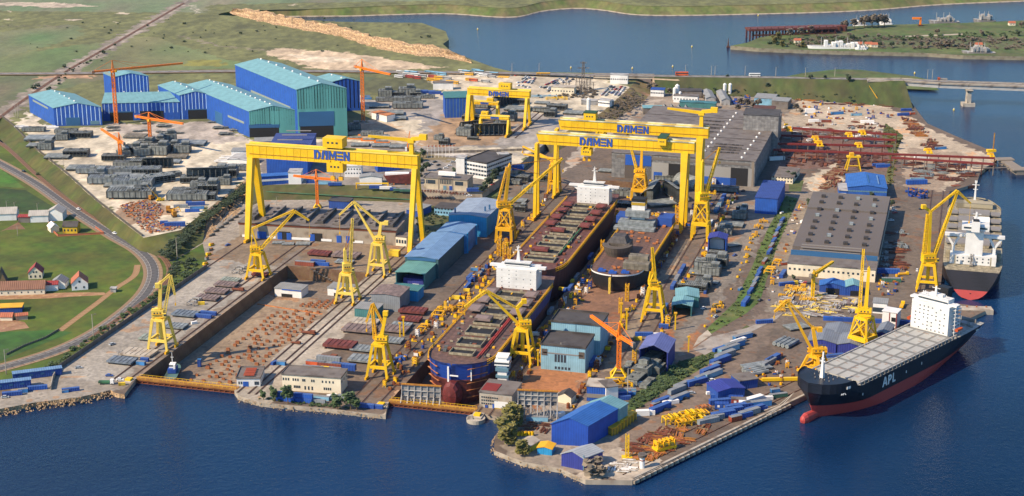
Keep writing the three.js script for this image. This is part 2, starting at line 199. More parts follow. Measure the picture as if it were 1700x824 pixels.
const hillTex = planMap(...HX,2048, (p) => {
 p.fill([V(-2000,0,-4000), V(2000,0,-4000), V(2000,0,-1000), V(-2000,0,-1000)],[.15,.158,.052]); const g7 = (a) => GP(a, PL);
 p.fill(g7([[-60,100],[250,60],[420,110],[200,125],[-60,125]]),[.12,.15,.055]); p.fill(g7([[-60,60],[120,40],[140,60],[-60,110]]),[.10,.14,.055]); p.fill(g7([[320,100],[370,98],[372,110],[300,110]]),[.22,.21,.04]);
 p.fill(g7([[-60,128],[390,122],[620,128],[700,148],[560,150],[380,120],[180,130],[40,160],[-60,230]]),[.095,.115,.05]);
 p.fill(g7([[345,22],[345,8],[1900,-20],[1900,-90],[-500,-90],[-500,12]]),[.14,.17,.09]); p.fill(g7([[0,4],[90,4],[165,10],[90,13],[30,10],[-60,8]]),[.52,.43,.33]);
 for (const [x, y, w] of [[120,33,26],[205,22,24],[15,33,14],[190,37,8],[15,19,8],[600,18,40],[690,15,26],[490,8,16],[980,14,24],[1090,12,60],[1200,18,50]]) p.fill(g7([[x - w / 2, y],[x, y - 1.6],[x + w / 2, y],[x, y + 1.6]]),[.50,.42,.31]);
 p.fill(g7([[440,84],[470,80],[560,86],[620,94],[690,105],[745,112],[660,116],[560,118],[510,112],[480,100],[445,92]]),[.58,.45,.30]); p.fill(g7([[470,90],[560,94],[600,102],[520,104]]),[.66,.55,.40]);
 p.fill(g7([[25,208],[50,185],[90,215],[170,210],[360,205],[420,232],[590,230],[590,205],[640,195],[650,160],[680,122],[840,122],[990,124],[1050,150],[1000,190],[900,240],[850,285],[800,325],[640,315],[410,295],[300,385],[235,395],[120,300]]),[.60,.53,.40]);
 p.fill(g7([[180,206],[360,202],[420,235],[360,240],[260,225],[180,220]]),[.42,.37,.31]); p.fill(g7([[600,165],[720,165],[900,190],[960,190],[900,245],[700,245],[700,200],[640,200]]),[.34,.31,.28]); p.fill(g7([[700,122],[850,122],[980,126],[960,150],[900,165],[740,145]]),[.56,.48,.36]);
 p.fill(g7([[600,132],[700,128],[740,150],[640,160],[600,150]]),[.11,.115,.045]); p.fill(g7([[560,205],[640,205],[720,235],[600,235]]),[.52,.38,.24]); p.fill(g7([[420,232],[720,240],[840,262],[790,322],[640,315],[430,305]]),[.26,.23,.2]); p.fill(g7([[680,258],[820,262],[830,268],[690,266]]),[.22,.17,.08]);
 p.fill(g7([[690,250],[880,256],[880,259],[690,257]]),[.5,.46,.4]); p.fill(g7([[190,345],[250,330],[300,350],[300,378],[240,392],[210,370]]),[.32,.22,.14]); p.fill(g7([[740,190],[880,195],[820,240],[690,245]]),[.36,.24,.14]);
 p.line(g7([[-40,226],[30,172],[110,118],[200,66],[305,5],[330,-10]]),26,[.26,.22,.17]); p.line(g7([[-40,226],[30,172],[110,118],[200,66],[305,5],[330,-10]]),8,[.36,.30,.25]);
 p.line(g7([[70,128],[110,126],[150,128]]),14,[.42,.26,.15]); p.line(g7([[0,43],[165,44]]),3,[.08,.10,.05]); p.line(g7([[295,60],[370,78],[450,84]]),5,[.22,.19,.12]); p.line(g7([[315,8],[330,20],[325,22]]),5,[.4,.36,.28]);
 p.line(g7([[580,145],[620,190],[700,195]]),8,[.5,.44,.35]);
}, { warp: 1.6, f: (X, Z, g) => { const a = vnoise(X / 130, Z / 130,31), b = vnoise(X / 30, Z / 60,32), c = vnoise(X / 7, Z / 12,33), e = vnoise(X / 2, Z / 2,34); let k = .80 + .2 * a + .1 * b + .12 * (c - .5) + .12 * (e - .5); if (!g) { k = .80 + .14 * b + .26 * (c - .5) + .16 * (e - .5); return [k, k, k]; } const d = vnoise(X / 50, Z / 90,35); return [k * (.88 + .3 * d), k, k * (.92 + .2 * d)]; } });
const hillMat = new THREE.MeshStandardMaterial({ map: hillTex, roughness: .95 });
const grassT = tex(512, (u, v) => { const a = fb(u, v,71,4,4), b = fb(u, v,81,24,4), d = fb(u, v,91,7,3); const k = .62 + .36 * a + .26 * (b - .5); return [k * (.76 + .4 * d), k * .95, k * (.62 + .4 * d)]; }); grassT.repeat.set(1 / 110,1 / 110);
const grass = (r, g, b) => new THREE.MeshStandardMaterial({ color: new THREE.Color().setRGB(r, g, b), map: grassT, roughness: .97 });
const MG = { grass: grass(.10,.15,.012), field: grass(.04,.085,.018), bank: grass(.105,.115,.032), scrub: grass(.105,.11,.045), islet: grass(.12,.165,.06), far: grass(.19,.23,.12) };
const rockT = tex(256, (u, v) => { const a = fb(u, v,101,7,5), b = fb(u, v,111,20,3), k = .42 + .55 * a + .45 * (b - .5); return [k, k * (.86 + .1 * a), k * (.72 + .12 * a)]; }); rockT.repeat.set(1 / 34,1 / 34);
const rockM = new THREE.MeshStandardMaterial({ color: new THREE.Color().setRGB(.86,.70,.53), map: rockT, roughness: .95, bumpMap: rockT, bumpScale: 2, side: 2 }), scrubM = new THREE.MeshStandardMaterial({ color: new THREE.Color().setRGB(.26,.21,.11), map: grassT, roughness: 1, side: 2 });
const asph = M([.115,.112,.108]), asphL = M([.27,.255,.235]);

// docks are notches of the shore line
const D1 = stq(-3,250,0,70), D2 = stq(4,575,172,228);
const shore = [...GP([[-420,730],[-60,690],[0,679],[60,668],[130,660],[183,648],[192,653],[206,655]]), S(-3,0), S(250,0), S(250,70), S(-3,70),...GP([[395,657],[430,668],[480,673],[540,678],[590,684],[640,689]]), S(4,172), S(575,172), S(575,228), S(4,228),
 ...GP([[835,694],[846,692],[836,705],[821,728],[820,748],[868,767],[930,778],[972,797],[1050,798],[1315,668],[1646,512],[1590,504],[1560,500],[1577,318],[1622,304],[1628,286],[1656,265],[1645,250],[1592,228],[1540,205],[1528,190],[1510,165],[1500,150],[1440,134],[1060,129],[1030,190],[700,262],[-600,215]])];
str(sheet('yard_ground', shore, yardMat,0,[], yuv));
{ const mb = mb_(), rk = mb_(), dk = mb_(), n = shore.length - 4; for (let i = 0; i < n; i++) { const a = shore[i], b = shore[i + 1]; (i < 7 || i > 36 ? rk : (i > 7 && i < 11) || (i > 17 && i < 21) ? dk : mb).quad([a.x,-14, a.z],[b.x,-14, b.z],[b.x,0, b.z],[a.x,0, a.z]); } str(mb.build('quay_wall', M([.42,.37,.30]), scene)); str(dk.build('dock_wall', M([.21,.165,.12], { map: rustT }), scene)); str(rk.build('shore_wall', rockM, scene)); }
str(sheet('dock_floor', stq(-3,250,0,70), yardMat,-11,[], yuv)); str(sheet('dock_floor', stq(4,575,172,228), M([.16,.12,.10], { map: rustT }),-11));
// rough stone toe along the unwalled shores
function riprap(pts, w, n, seed) { const r = rng(seed), mb = mb_(); for (let i = 0; i + 1 < pts.length; i++) { const a = pts[i], b = pts[i + 1], L = a.distanceTo(b), k = Math.ceil(L * n), d = b.clone().sub(a).normalize(); for (let j = 0; j < k; j++) { const f = r(), q = a.clone().lerp(b, f), o = r() * w, s = (.25 + r() * .7) * (w > 5 ? 1 : .6); q.x += -d.z * o; q.z += d.x * o; mb.frus(q.x,-.3 - 3.4 * o / w - s * .4, q.z, s * 1.6, s * 1.5, s * (.7 + r() * .5), s, s, (r() - .5) * s, (r() - .5) * s); } } return mb; }
{ const a = riprap(GP([[-60,690],[0,679],[60,668],[130,660],[183,648]]),7,2.6,5), b = riprap(GP([[395,658],[430,668],[480,673],[540,678],[590,684],[632,689]]),3,2,6), c = riprap(GP([[836,705],[821,728],[820,748],[868,767],[930,778],[972,797]]),2.6,2,7);
 for (const [m, l] of [[a, 'rough pale stone riprap along the western shore'],[b, 'rough stones along the waterline below the cream office'],[c, 'rough stones round the wooded shore corner']]) tag(m.build('shore_rubble', rockM, scene), l, 'riprap', null, 'stuff'); }
// water
const waveT = tex(512, (u, v) => { const a = fb(u * 1, v,131,18,4), b = fb(v, u,141,46,3), c = Math.sin((u * 21 + v * 34 + 1.2 * a) * 6.283) * .1; return [.4 * a + .5 * b + c + .05]; }, false); waveT.repeat.set(1 / 46,1 / 46);
const waterM = new THREE.MeshPhysicalMaterial({ color: new THREE.Color().setRGB(.004,.026,.082), roughness: .09, bumpMap: waveT, bumpScale: .2, ior: 1.33, specularIntensity: .55, map: tex(256, (u, v) => { const k = .80 + .4 * (fb(u, v,151,3,5) - .3); return [k, k, k]; }) }); waterM.map.repeat.set(1 / 900,1 / 700);
{ const far = 60000; str(sheet('water',[V(-far,0,300), V(far,0,300), V(far,0,-far), V(-far,0,-far)], waterM, WL,[stq(-1.5,251,-1,71), stq(5.5,577,171,229)])); }
// high ground with its banks
const bankL = [[-140,90,-140,130, 'b'],[-60,150,-60,195, 'b'],[5,196,0,232, 'b'],[20,208,15,245, 'b'],[60,250,52,278, 'b'],[110,290,98,316, 'b'],[160,335,148,357, 'b'],[205,370,196,394, 'b'],[238,395,232,418, 'b'],[300,382,285,434, 'b'],[345,347,336,404, 'r'],[410,297,413,345, 'g'],[440,307,437,333, 'g'],[520,306,520,332, 'g'],[640,309,640,335, 'g'],[700,315,700,338, 'w'],[745,318,745,338, 'w'],[800,318,802,338, 'w'],[850,283,858,301, 'w'],[905,238,915,256, 's'],[950,213,962,233, 's'],[1000,186,1015,202, 's'],[1043,148,1072,166, 's'],[1060,131,1092,142, 's']];
const north = [[1060,126],[985,121],[850,119],[820,112],[765,92],[748,84],[735,73],[745,66],[740,52],[700,38],[560,36],[425,28],[362,25]], inlet = [[366,25.4],[372,22.5],[400,20.5],[425,20],[560,27],[640,25],[740,23],[850,29],[905,18],[960,14],[1000,17],[1060,25],[1280,23],[1430,18],[1560,8],[1700,2],[2100,-14]];
const FW = new THREE.CatmullRomCurve3(GP(inlet, WL)).getSpacedPoints(90), nl = G(...north[north.length - 1], PL), FT = FW.map((p, i) => { const q = p.clone().setY(PL).add(V(0,0,-26)); return i < 14 ? nl.clone().lerp(q, i / 14) : q; });
const hill = [...GP(bankL.map((b) => [b[0], b[1]]), PL),...GP(north, PL),...FT,...GP([[2100,-60],[-500,-60],[-500,60]], PL)];
str(sheet('plateau_ground', hill, hillMat, PL,[], huv)); const farPts = [V(-40000,0,-50000), V(40000,0,-50000),...GP([[2100,-59]], PL),...GP([[-500,-59]], PL)]; str(sheet('far_land', farPts, MG.far, PL));
{ const k = { b: mb_(), r: mb_(), g: mb_(), w: mb_(), s: mb_() }, nz = (x, z, s) => (vnoise(x / 14, z / 14, s) - .5) + .6 * (vnoise(x / 4, z / 4, s + 3) - .5);
 for (let i = 0; i + 1 < bankL.length; i++) {
 const A = bankL[i], B = bankL[i + 1], n = A[4] === 'w' ? 1 : 6, m = A[4] === 'w' ? 1 : 6, mb = k[A[4]], a0 = G(A[0], A[1], PL), b0 = G(B[0], B[1], PL), a1 = G(A[2], A[3],-.1), b1 = G(B[2], B[3],-.1);
 if (A[4] === 'w' ) { a1.copy(a0).addScaledVector(T,.6); b1.copy(b0).addScaledVector(T,.6); a1.y = b1.y = -.1; }
 const P = (x, y) => { const f = x / n, h = y / m, q = a0.clone().lerp(b0, f).lerp(a1.clone().lerp(b1, f), h), w = Math.sin(h * 3.1416) * (A[4] === 'r' ? 5 : A[4] === 'w' ? 0 : 2.6); q.y += w * nz(q.x, q.z,51) - (A[4] === 'r' ? .5 * w : 0); return q.toArray(); };
 for (let x = 0; x < n; x++) for (let y = 0; y < m; y++) mb.quad(P(x, y + 1), P(x + 1, y + 1), P(x + 1, y), P(x, y));
 }
 str(k.b.soft('grass_bank', MG.bank, scene)); str(k.r.build('rock_bank', rockM, scene)); str(k.g.soft('grass_bank', MG.scrub, scene)); str(k.w.build('retaining_wall', M([.48,.43,.36]), scene)); str(k.s.soft('scrub_bank', scrubM, scene));
 const e = mb_(), fs = mb_(), rim = mb_(), N = GP(north, PL), F = FW.map((p, i) => i < 14 && FT[i].z > p.z - 4 ? FT[i].clone().setY(WL).add(V(0,0,4)) : p); for (let i = 0; i + 1 < N.length; i++) { const a = N[i], b = N[i + 1]; e.quad([a.x, WL - 2, a.z],[b.x, WL - 2, b.z],[b.x, PL, b.z],[a.x, PL, a.z]); } for (let i = 0; i < 90; i++) { const a = F[i], b = F[i + 1]; rim.quad([a.x, WL - .1, a.z + 3],[b.x, WL - .1, b.z + 3],[b.x, WL + 1, b.z - 1],[a.x, WL + 1, a.z - 1]); fs.quad([a.x, WL + 1, a.z - 1],[b.x, WL + 1, b.z - 1],[FT[i + 1].x, PL + .2, FT[i + 1].z - 2],[FT[i].x, PL + .2, FT[i].z - 2]); } str(rim.build('far_shore', M([.42,.37,.28]), scene)); str(fs.soft('far_bank', grass(.19,.205,.09), scene)); str(e.build('shore_bank', M([.25,.23,.14]), scene)); }
// rocky cliff that crosses the far field
{ const top = [[385,20],[425,30],[500,45],[560,56],[620,74],[680,86],[740,92],[780,104]], r = rng(3), mb = mb_(), n = 60; const c1 = new THREE.CatmullRomCurve3(GP(top, PL)), P1 = c1.getSpacedPoints(n), row = (i, j) => { const q = P1[i], w = 26 * Math.sin(Math.min(1, (i + 4) / 12) * 1.57) * (i > 50 ? (64 - i) / 14 : 1), h = [0,4,9,10.5,0][j] * (w / 26), o = [19,9,0,-8,-36][j] * (w / 26); return [q.x + (hash2(i, j,1) - .5) * 7, PL - .05 + h * (.8 + .4 * hash2(i, j,2)), q.z + o + (hash2(i, j,3) - .5) * 8]; };
 const gr = mb_(); for (let i = 0; i < n; i++) for (let j = 0; j < 4; j++) (j < 3 ? mb : gr).quad(row(i, j), row(i + 1, j), row(i + 1, j + 1), row(i, j + 1)); str(mb.build('rock_cliff', rockM, scene)); str(gr.soft('grass_hill', new THREE.MeshStandardMaterial({ color: new THREE.Color().setRGB(.17,.19,.085), map: grassT, roughness: 1 }), scene)); }
// village meadow, fields, planted strips on the low ground
const L0 = (a) => GP(a); let YL = .06; const patch = (name, a, m, y = YL) => str(sheet(name, L0(a), m, y));
patch('meadow_grass',[[-420,200],[-20,236],[15,246],[98,317],[196,395],[232,419],[285,435],[336,405],[345,440],[90,612],[-60,668],[-420,740]], MG.grass);
patch('crop_field',[[-400,312],[0,313],[42,316],[90,345],[94,350],[70,354],[0,353],[-400,350]], MG.field,.1); patch('crop_field',[[-400,255],[-30,262],[0,280],[42,313],[0,310],[-400,305]], grass(.10,.24,.03),.1); patch('crop_field',[[-400,545],[0,552],[90,548],[120,552],[0,600],[-400,640]], grass(.05,.15,.025),.1);
patch('dirt_track',[[-60,491],[0,490],[120,486],[172,486],[178,490],[120,493],[80,496],[0,498],[-60,499]], M([.44,.34,.23], { map: rustT }),.12); str(ribbon('d', GP([[98,550],[130,526],[165,500],[190,480],[222,458],[228,440]],.13),5).build('dirt_track', M([.40,.32,.2], { map: rustT }), scene)); patch('farmyard_ground',[[-60,535],[0,528],[40,535],[48,545],[0,552],[-60,556]], M([.40,.31,.23], { map: rustT }),.12); patch('farmyard_ground',[[70,352],[100,340],[122,352],[112,360],[80,372]], M([.44,.36,.27], { map: rustT }),.13); patch('dirt_ground',[[0,385],[30,369],[42,381],[10,382]], M([.24,.18,.12], { map: rustT }),.13);
patch('planted_strip',[[1305,325],[1325,330],[1290,410],[1262,500],[1240,520],[1180,555],[1172,548],[1222,500],[1250,440],[1275,380]], grass(.12,.19,.05)); patch('planted_strip',[[1070,640],[1130,600],[1180,585],[1240,540],[1250,545],[1200,590],[1120,640],[1080,665],[1040,690],[1045,665]], grass(.14,.17,.06)); patch('planted_strip',[[1490,250],[1500,225],[1470,205],[1465,225],[1478,260],[1470,300],[1480,310]], grass(.13,.15,.06)); patch('planted_strip',[[1310,300],[1335,300],[1330,318],[1310,318]], grass(.13,.17,.06));
patch('dry_verge',[[690,345],[740,340],[750,362],[720,400],[695,400]], grass(.14,.15,.06)); patch('dry_verge',[[840,300],[862,270],[875,275],[800,360],[780,345]], grass(.13,.15,.06)); patch('concrete_ramp',[[1240,545],[1300,520],[1290,530],[1170,590],[1150,580],[1180,560]], M([.38,.35,.31]),.1);
patch('concrete_apron',[[1160,560],[1175,548],[1182,556],[1150,578]], M([.50,.45,.37]),.14);
// roads
const roadC = GP([[-90,228],[0,272],[60,306],[125,352],[190,393],[230,416],[250,438],[253,462],[238,490],[200,524],[150,557],[90,584],[0,611],[-90,632]],.2);
str(ribbon('road', roadC,15, null).build('road_verge', M([.34,.30,.23], { map: rustT }), scene)); { const c = roadC.map((p) => p.clone().setY(.26)), d = roadC.map((p) => p.clone().setY(.31)); str(ribbon('r', c,9.4).build('road', asph, scene)); const mk = mb_(); for (const o of [-4.2,4.2,1.4]) { const k = ribbon('m', d,.28, null, o); const b = mk.p.length / 3; mk.p.push(...k.p); mk.n.push(...k.n); mk.u.push(...k.u); for (const q of k.i) mk.i.push(q + b); } str(mk.build('road_marking', M([.62,.60,.55]), scene)); const w = ribbon('w', d.map((p) => p.clone().setY(.285)),2.9, null,3.1); str(w.build('road_lane', M([.20,.19,.175]), scene)); }
const hw = [[-140,124,8],[0,122.5,8],[100,122,8],[250,119.5,8],[390,118,8],[600,118.5,8],[850,121.5,9],[985,124.5,11],[1085,126,13],[1280,128.5,16],[1440,131.5,20],[1500,133,22],[1700,139,22],[2000,148,22]].map(([x, y, l]) => G(x, y, l));
str(ribbon('road', hw.slice(0,7),16).build('road_verge', M([.34,.30,.2], { map: rustT }), scene)); str(ribbon('r', hw.map((p) => p.clone().setY(p.y + .2)),11).build('road', M([.24,.23,.22]), scene)); 
{ const i0 = 6, mb = mb_(), E = hw.slice(7,12); for (let i = 0; i + 1 < E.length; i++) { if (i === 0) continue; const a = E[i], b = E[i + 1]; for (const s of [1,-1]) for (let j = 0; j < 6; j++) { const A = a.clone().lerp(b, j / 6), B = a.clone().lerp(b, (j + 1) / 6), q = (P, o, y) => [P.x, y, P.z + s * o]; const w = 8; mb.quad(q(A,8 + A.y * 2.2,-.2), q(B,8 + B.y * 2.2,-.2), q(B,8, B.y), q(A,8, A.y)); } mb.quad([a.x, a.y, a.z + 8],[b.x, b.y, b.z + 8],[b.x, b.y, b.z - 8],[a.x, a.y, a.z - 8]); } str(mb.soft('road_embankment', grass(.085,.105,.04), scene)); str(ribbon('r', hw.slice(5,9).map((p) => p.clone()),14).build('road_shoulder', M([.36,.33,.28]), scene)); }
str(sheet('islet_ground', GP([[1300,128],[1335,121],[1390,115],[1430,116],[1520,127],[1540,132],[1560,150],[1440,145]],-1), MG.islet,-1)); const penin = [[1213,76],[1240,71],[1262,62],[1330,52],[1400,44],[1480,41],[1600,38],[1720,33],[1760,95],[1600,92],[1540,88],[1400,85],[1340,83],[1260,80]];
str(sheet('peninsula_ground', GP(penin,2), MG.islet,2)); { const mb = mb_(); penin.forEach((p, i) => { const a = G(...p,2), b = G(...penin[(i + 1) % penin.length],2); mb.quad([a.x, WL - 2, a.z],[b.x, WL - 2, b.z],[b.x,2, b.z],[a.x,2, a.z]); }); str(mb.build('shore_bank', M([.30,.28,.2]), scene)); patch('peninsula_path',[[1480,63],[1600,58],[1602,60],[1482,65]], M([.5,.44,.34]),2.1); patch('peninsula_scrub',[[1330,62],[1400,52],[1420,62],[1700,66],[1700,84],[1400,80],[1340,78]], grass(.13,.15,.08),2.1); }
// railway by the road, and the crane rails
function railway(name, pts, label) { const g = thing(name, label, 'railway', V(0,0,0)); g.userData.kind = 'structure'; ribbon('b', pts,4.6).build('ballast', M([.24,.17,.12], { map: rustT }), g); for (const o of [-.75,.75]) ribbon('r', pts.map((p) => p.clone().setY(p.y + .25)),.35, null, o).build('rail', C.rustD, g); }
railway('railway_track', GP([[-60,205],[0,238],[60,290],[120,338],[200,386],[245,410],[272,430],[281,450],[268,478],[240,500],[195,530],[150,562]],.35), 'rusty railway track on the grass between the road and the yard bank');
railway('railway_track', GP([[-60,240],[30,172],[110,118],[200,66],[305,5]], PL + .3), 'straight railway line crossing the far green fields');
function craneRail(t, s0, s1, y = .05) { const g = new THREE.Group(); g.name = numbered('crane_rail'); scene.add(g); g.userData.kind = 'structure'; const mb = mb_(), b = (w, y0, y1, o) => { const P = [S(s0, t + o - w / 2), S(s0, t + o + w / 2), S(s1, t + o + w / 2), S(s1, t + o - w / 2)].map((p) => [p.x, p.z]); return mb_().prism(P, y0, y1); }; b(1.6, y, y + .12,0).build('sleeper_strip', M([.14,.11,.09]), g); b(.35, y + .12, y + .4,0).build('rail', C.rustD, g); }
for (const [t, a, b] of [[-59,-6,340],[-14,-6,330],[-4,-6,330],[73.5,-6,330],[81,-6,330],[86,-6,345],[148,-2,560],[156,-2,560],[167,0,560],[231,0,560],[239,0,600],[287,0,620],[298,0,560],[309,60,560],[486,300,620],[496,300,620]]) craneRail(t, a, b);
for (const [t, a, b] of [[2,690,850],[8,690,850],[60,690,840],[67,690,840],[27,690,790],[58,690,780]]) craneRail(t, a, b, PL + .05);
// ---------- builders ----------
const ORD = ['first', 'second', 'third', 'fourth', 'fifth', 'sixth', 'seventh', 'eighth', 'ninth', 'tenth', 'eleventh', 'twelfth', 'thirteenth', 'fourteenth', 'fifteenth', 'sixteenth', 'seventeenth', 'eighteenth', 'nineteenth'];
const TENS = ['', '', 'twent', 'thirt', 'fort', 'fift', 'sixt', 'sevent', 'eight', 'ninet'];
const ord = (i) => i < 19 ? ORD[i] : i === 99 ? 'hundredth' : (i + 1) % 10 ? TENS[Math.floor((i + 1) / 10)] + 'y-' + ORD[(i + 1) % 10 - 1] : TENS[(i + 1) / 10] + 'ieth';
// copies of one thing; every copy gets a label that says which of its row it is
function many(name, category, group, text, proto, at, far = false) {
 const list = at.map((a) => { const o = (typeof proto === 'function' ? proto(a) : proto).clone(); o.name = numbered(o.userData.nm ?? name); scene.add(o); o.position.copy(a.p ?? G(a[0], a[1], a[3] ?? 0)); o.rotation.y = (a.p ? a.r : a[2]) ?? 0; const s = a.s ?? a[4]; if (s) o.scale.set(...(s.length ? s : [s, s, s])); o.userData = {}; tag(o, null, category, at.length > 1 ? group : null); o.userData.w = a.w ?? a[5]; return o; });
 const key = (o) => proj(o.position)[far ? 1 : 0], by = {}; for (const o of list) (by[o.userData.w ?? ''] ??= []).push(o);
 for (const w in by) { const k = by[w].sort((a, b) => far ? key(b) - key(a) : key(a) - key(b)); k.forEach((o, i) => { o.userData.label = text.replace('%', w) + (k.length > 1 ? ', ' + ord(i) + (far ? ' counted from the near end' : ' from the left') : ''); delete o.userData.w; }); }
 return list;
}
const proto = (fn) => { const g = new THREE.Group(); fn(g); return g; };

// buildings: B front left corner, C front right corner (on the ground), A something on the rear side or d the depth
function bld(name, label, o) {
 const lv = o.lv ?? 0, B = o.st ? S(o.st[0], o.st[2], lv) : G(o.B[0], o.B[1], lv), C2 = o.st ? S(o.st[0], o.st[3], lv) : G(o.C[0], o.C[1], lv);
 let X = C2.clone().sub(B); if (o.snap) X = (o.snap === 'u' ? T : V(Math.cos(o.snap),0,-Math.sin(o.snap))).clone().multiplyScalar(X.length()); const w = o.w ?? X.length(); X.normalize(); const N = V(X.z,0,-X.x);
 const h = o.h ?? hAt(B.z, o.ey) - lv, d = o.st ? o.st[1] - o.st[0] : o.d ?? Math.abs(G(o.A[0], o.A[1], lv + (o.A[2] ? h : 0)).sub(B).dot(N));
 const g = thing(name, label, o.cat ?? 'building', B, Math.atan2(-X.z, X.x), o.group), rh = o.rh ?? 0, W = o.wall ?? C.blue, Rm = o.roof ?? C.teal; g.userData.w = w; g.userData.d = d; g.userData.h = h;
 const wm = mb_(), e = .3, rx = o.ridge === 'x', th = .4;
 const wallQ = (a, b, hA, hB) => { const L = Math.hypot(b[0] - a[0], b[1] - a[1]), nx = (b[1] - a[1]) / L, nz = -(b[0] - a[0]) / L; const i = [a[0] + nx * th, a[1] + nz * th], j = [b[0] + nx * th, b[1] + nz * th]; wm.hexa([[a[0],0, a[1]],[b[0],0, b[1]],[j[0],0, j[1]],[i[0],0, i[1]],[a[0], hA, a[1]],[b[0], hB, b[1]],[j[0], hB, j[1]],[i[0], hA, i[1]]]); };
 const open = o.open ?? '', seg = (a, b, gable) => { if (!gable) wallQ(a, b, h, h); else { const m = [(a[0] + b[0]) / 2, (a[1] + b[1]) / 2]; wallQ(a, m, h, h + rh); wallQ(m, b, h + rh, h); } };
 if (!open.includes('f')) seg([0,0],[w,0], !rx && rh); else for (const x of [0, w - .6]) wm.box(x,0,-.6, x + .6, h,0);
 if (!open.includes('r')) seg([w,-th],[w,-d + th], rx && rh); if (!open.includes('b')) seg([w,-d],[0,-d], !rx && rh); if (!open.includes('l')) seg([0,-d + th],[0,-th], rx && rh);
 if (o.wallF) { const m2 = mb_(); if (rh && !rx) m2.prism([[0,0]],0,0); }
 wm.build('wall', W, g);
 const rm = mb_(), v = o.over ?? .5, tk = o.tk ?? .45;
 if (!rh) { rm.box(-v, h,-d - v, w + v, h + tk, v); if (o.parapet) { const p = o.parapet; rm.box(-v, h + tk,-.3, w + v, h + tk + p, v); rm.box(-v, h + tk,-d - v, w + v, h + tk + p,-d + .3); rm.box(-v, h + tk,-d + .3,.3 - v, h + tk + p,-.3); rm.box(w + v - .3, h + tk,-d + .3, w + v, h + tk + p,-.3); } }
 else if (rx) { const m = -d / 2, q = (z0, y0, z1, y1) => rm.hexa([[-v, y0, z0],[w + v, y0, z0],[w + v, y1, z1],[-v, y1, z1],[-v, y0 + tk, z0],[w + v, y0 + tk, z0],[w + v, y1 + tk, z1],[-v, y1 + tk, z1]]); q(v, h - rh * v / (d / 2), m, h + rh); q(m, h + rh,-d - v, h - rh * v / (d / 2)); }
 else { const m = w / 2, k = rh * v / m, q = (x0, y0, x1, y1) => rm.hexa([[x0, y0, v],[x1, y1, v],[x1, y1,-d - v],[x0, y0,-d - v],[x0, y0 + tk, v],[x1, y1 + tk, v],[x1, y1 + tk,-d - v],[x0, y0 + tk,-d - v]]); q(-v, h - k, m, h + rh); q(m, h + rh, w + v, h - k); }
 rm.build('roof', Rm, g);
 const face = (f, u, y, W2, H2, mat, nm, dep = .3) => f === 'f' ? pb(nm, mat, g, u, y,0, W2, H2, dep) : f === 'l' ? pb(nm, mat, g,0, y,-u, dep, H2, W2) : f === 'r' ? pb(nm, mat, g, w, y,-u, dep, H2, W2) : pb(nm, mat, g, u, y,-d, W2, H2, dep);
 const len = (f) => f === 'f' || f === 'b' ? w : d;
 for (const q of o.doors ?? []) face(q[0], q[1] * len(q[0]), typeof q[5] === 'number' ? q[5] : q[6] ?? 0, q[2], q[3], q[4] ?? C.dark, typeof q[5] === 'string' ? q[5] : 'door', q[7] ?? .4);
 for (const q of o.win ?? []) { const [f, n, y, ww, hh, m, u0 = 0, u1 = 1] = q; for (let i = 0; i < n; i++) face(f, (u0 + (u1 - u0) * (i + .5) / n) * len(f), y, ww, hh, m ?? C.glass, 'window',.25); }
 for (const q of o.rib ?? []) { const [f, n, m, ww = .5, y0 = 0, y1 = h, u0 = 0, u1 = 1] = q; for (let i = 0; i < n; i++) { const u = (u0 + (u1 - u0) * (i + .5) / n), top = (f === 'f' && !rx) ? y1 + rh * (1 - Math.abs(u - .5) * 2) - .3 : y1; face(f, u * len(f), y0, ww, top - y0, m, 'cladding_strip',.22); } }
 for (const q of o.vents ?? []) { const [n, ux, u0, u1, sz = 1] = q; for (let i = 0; i < n; i++) { const f = u0 + (u1 - u0) * i / Math.max(1, n - 1), x = rx ? f * w : ux * w, z = rx ? -ux * d : -f * d, yy = h + tk + rh * (1 - Math.abs(ux - .5) * 2); const m = mesh('roof_vent', VENT, o.ventM ?? C.whiteS, g); m.position.set(x, yy - .2, z); m.scale.setScalar(sz * .68); } }
 for (const q of o.boxes ?? []) { const [nm, m, x, y, z, W2, H2, D2] = q; pb(nm, m, g, x * w, y,-z * d, W2, H2, D2); }
 if (o.skew) { const k = G(o.A[0], o.A[1], lv + h).sub(B).dot(X) / d, sh = new THREE.Matrix4().set(1,0,-k,0,0,1,0,0,0,0,1,0,0,0,0,1); for (const m of g.children) { m.updateMatrix(); m.geometry = m.geometry.clone().applyMatrix4(sh.clone().multiply(m.matrix)); m.position.set(0,0,0); m.scale.set(1,1,1); m.rotation.set(0,0,0); } }
 return g;
}
const VENT = mb_().cyl(0,0,0,.9,.9,1.1,8).cyl(0,1.1,0,1.3,.3,.9,8).geo();

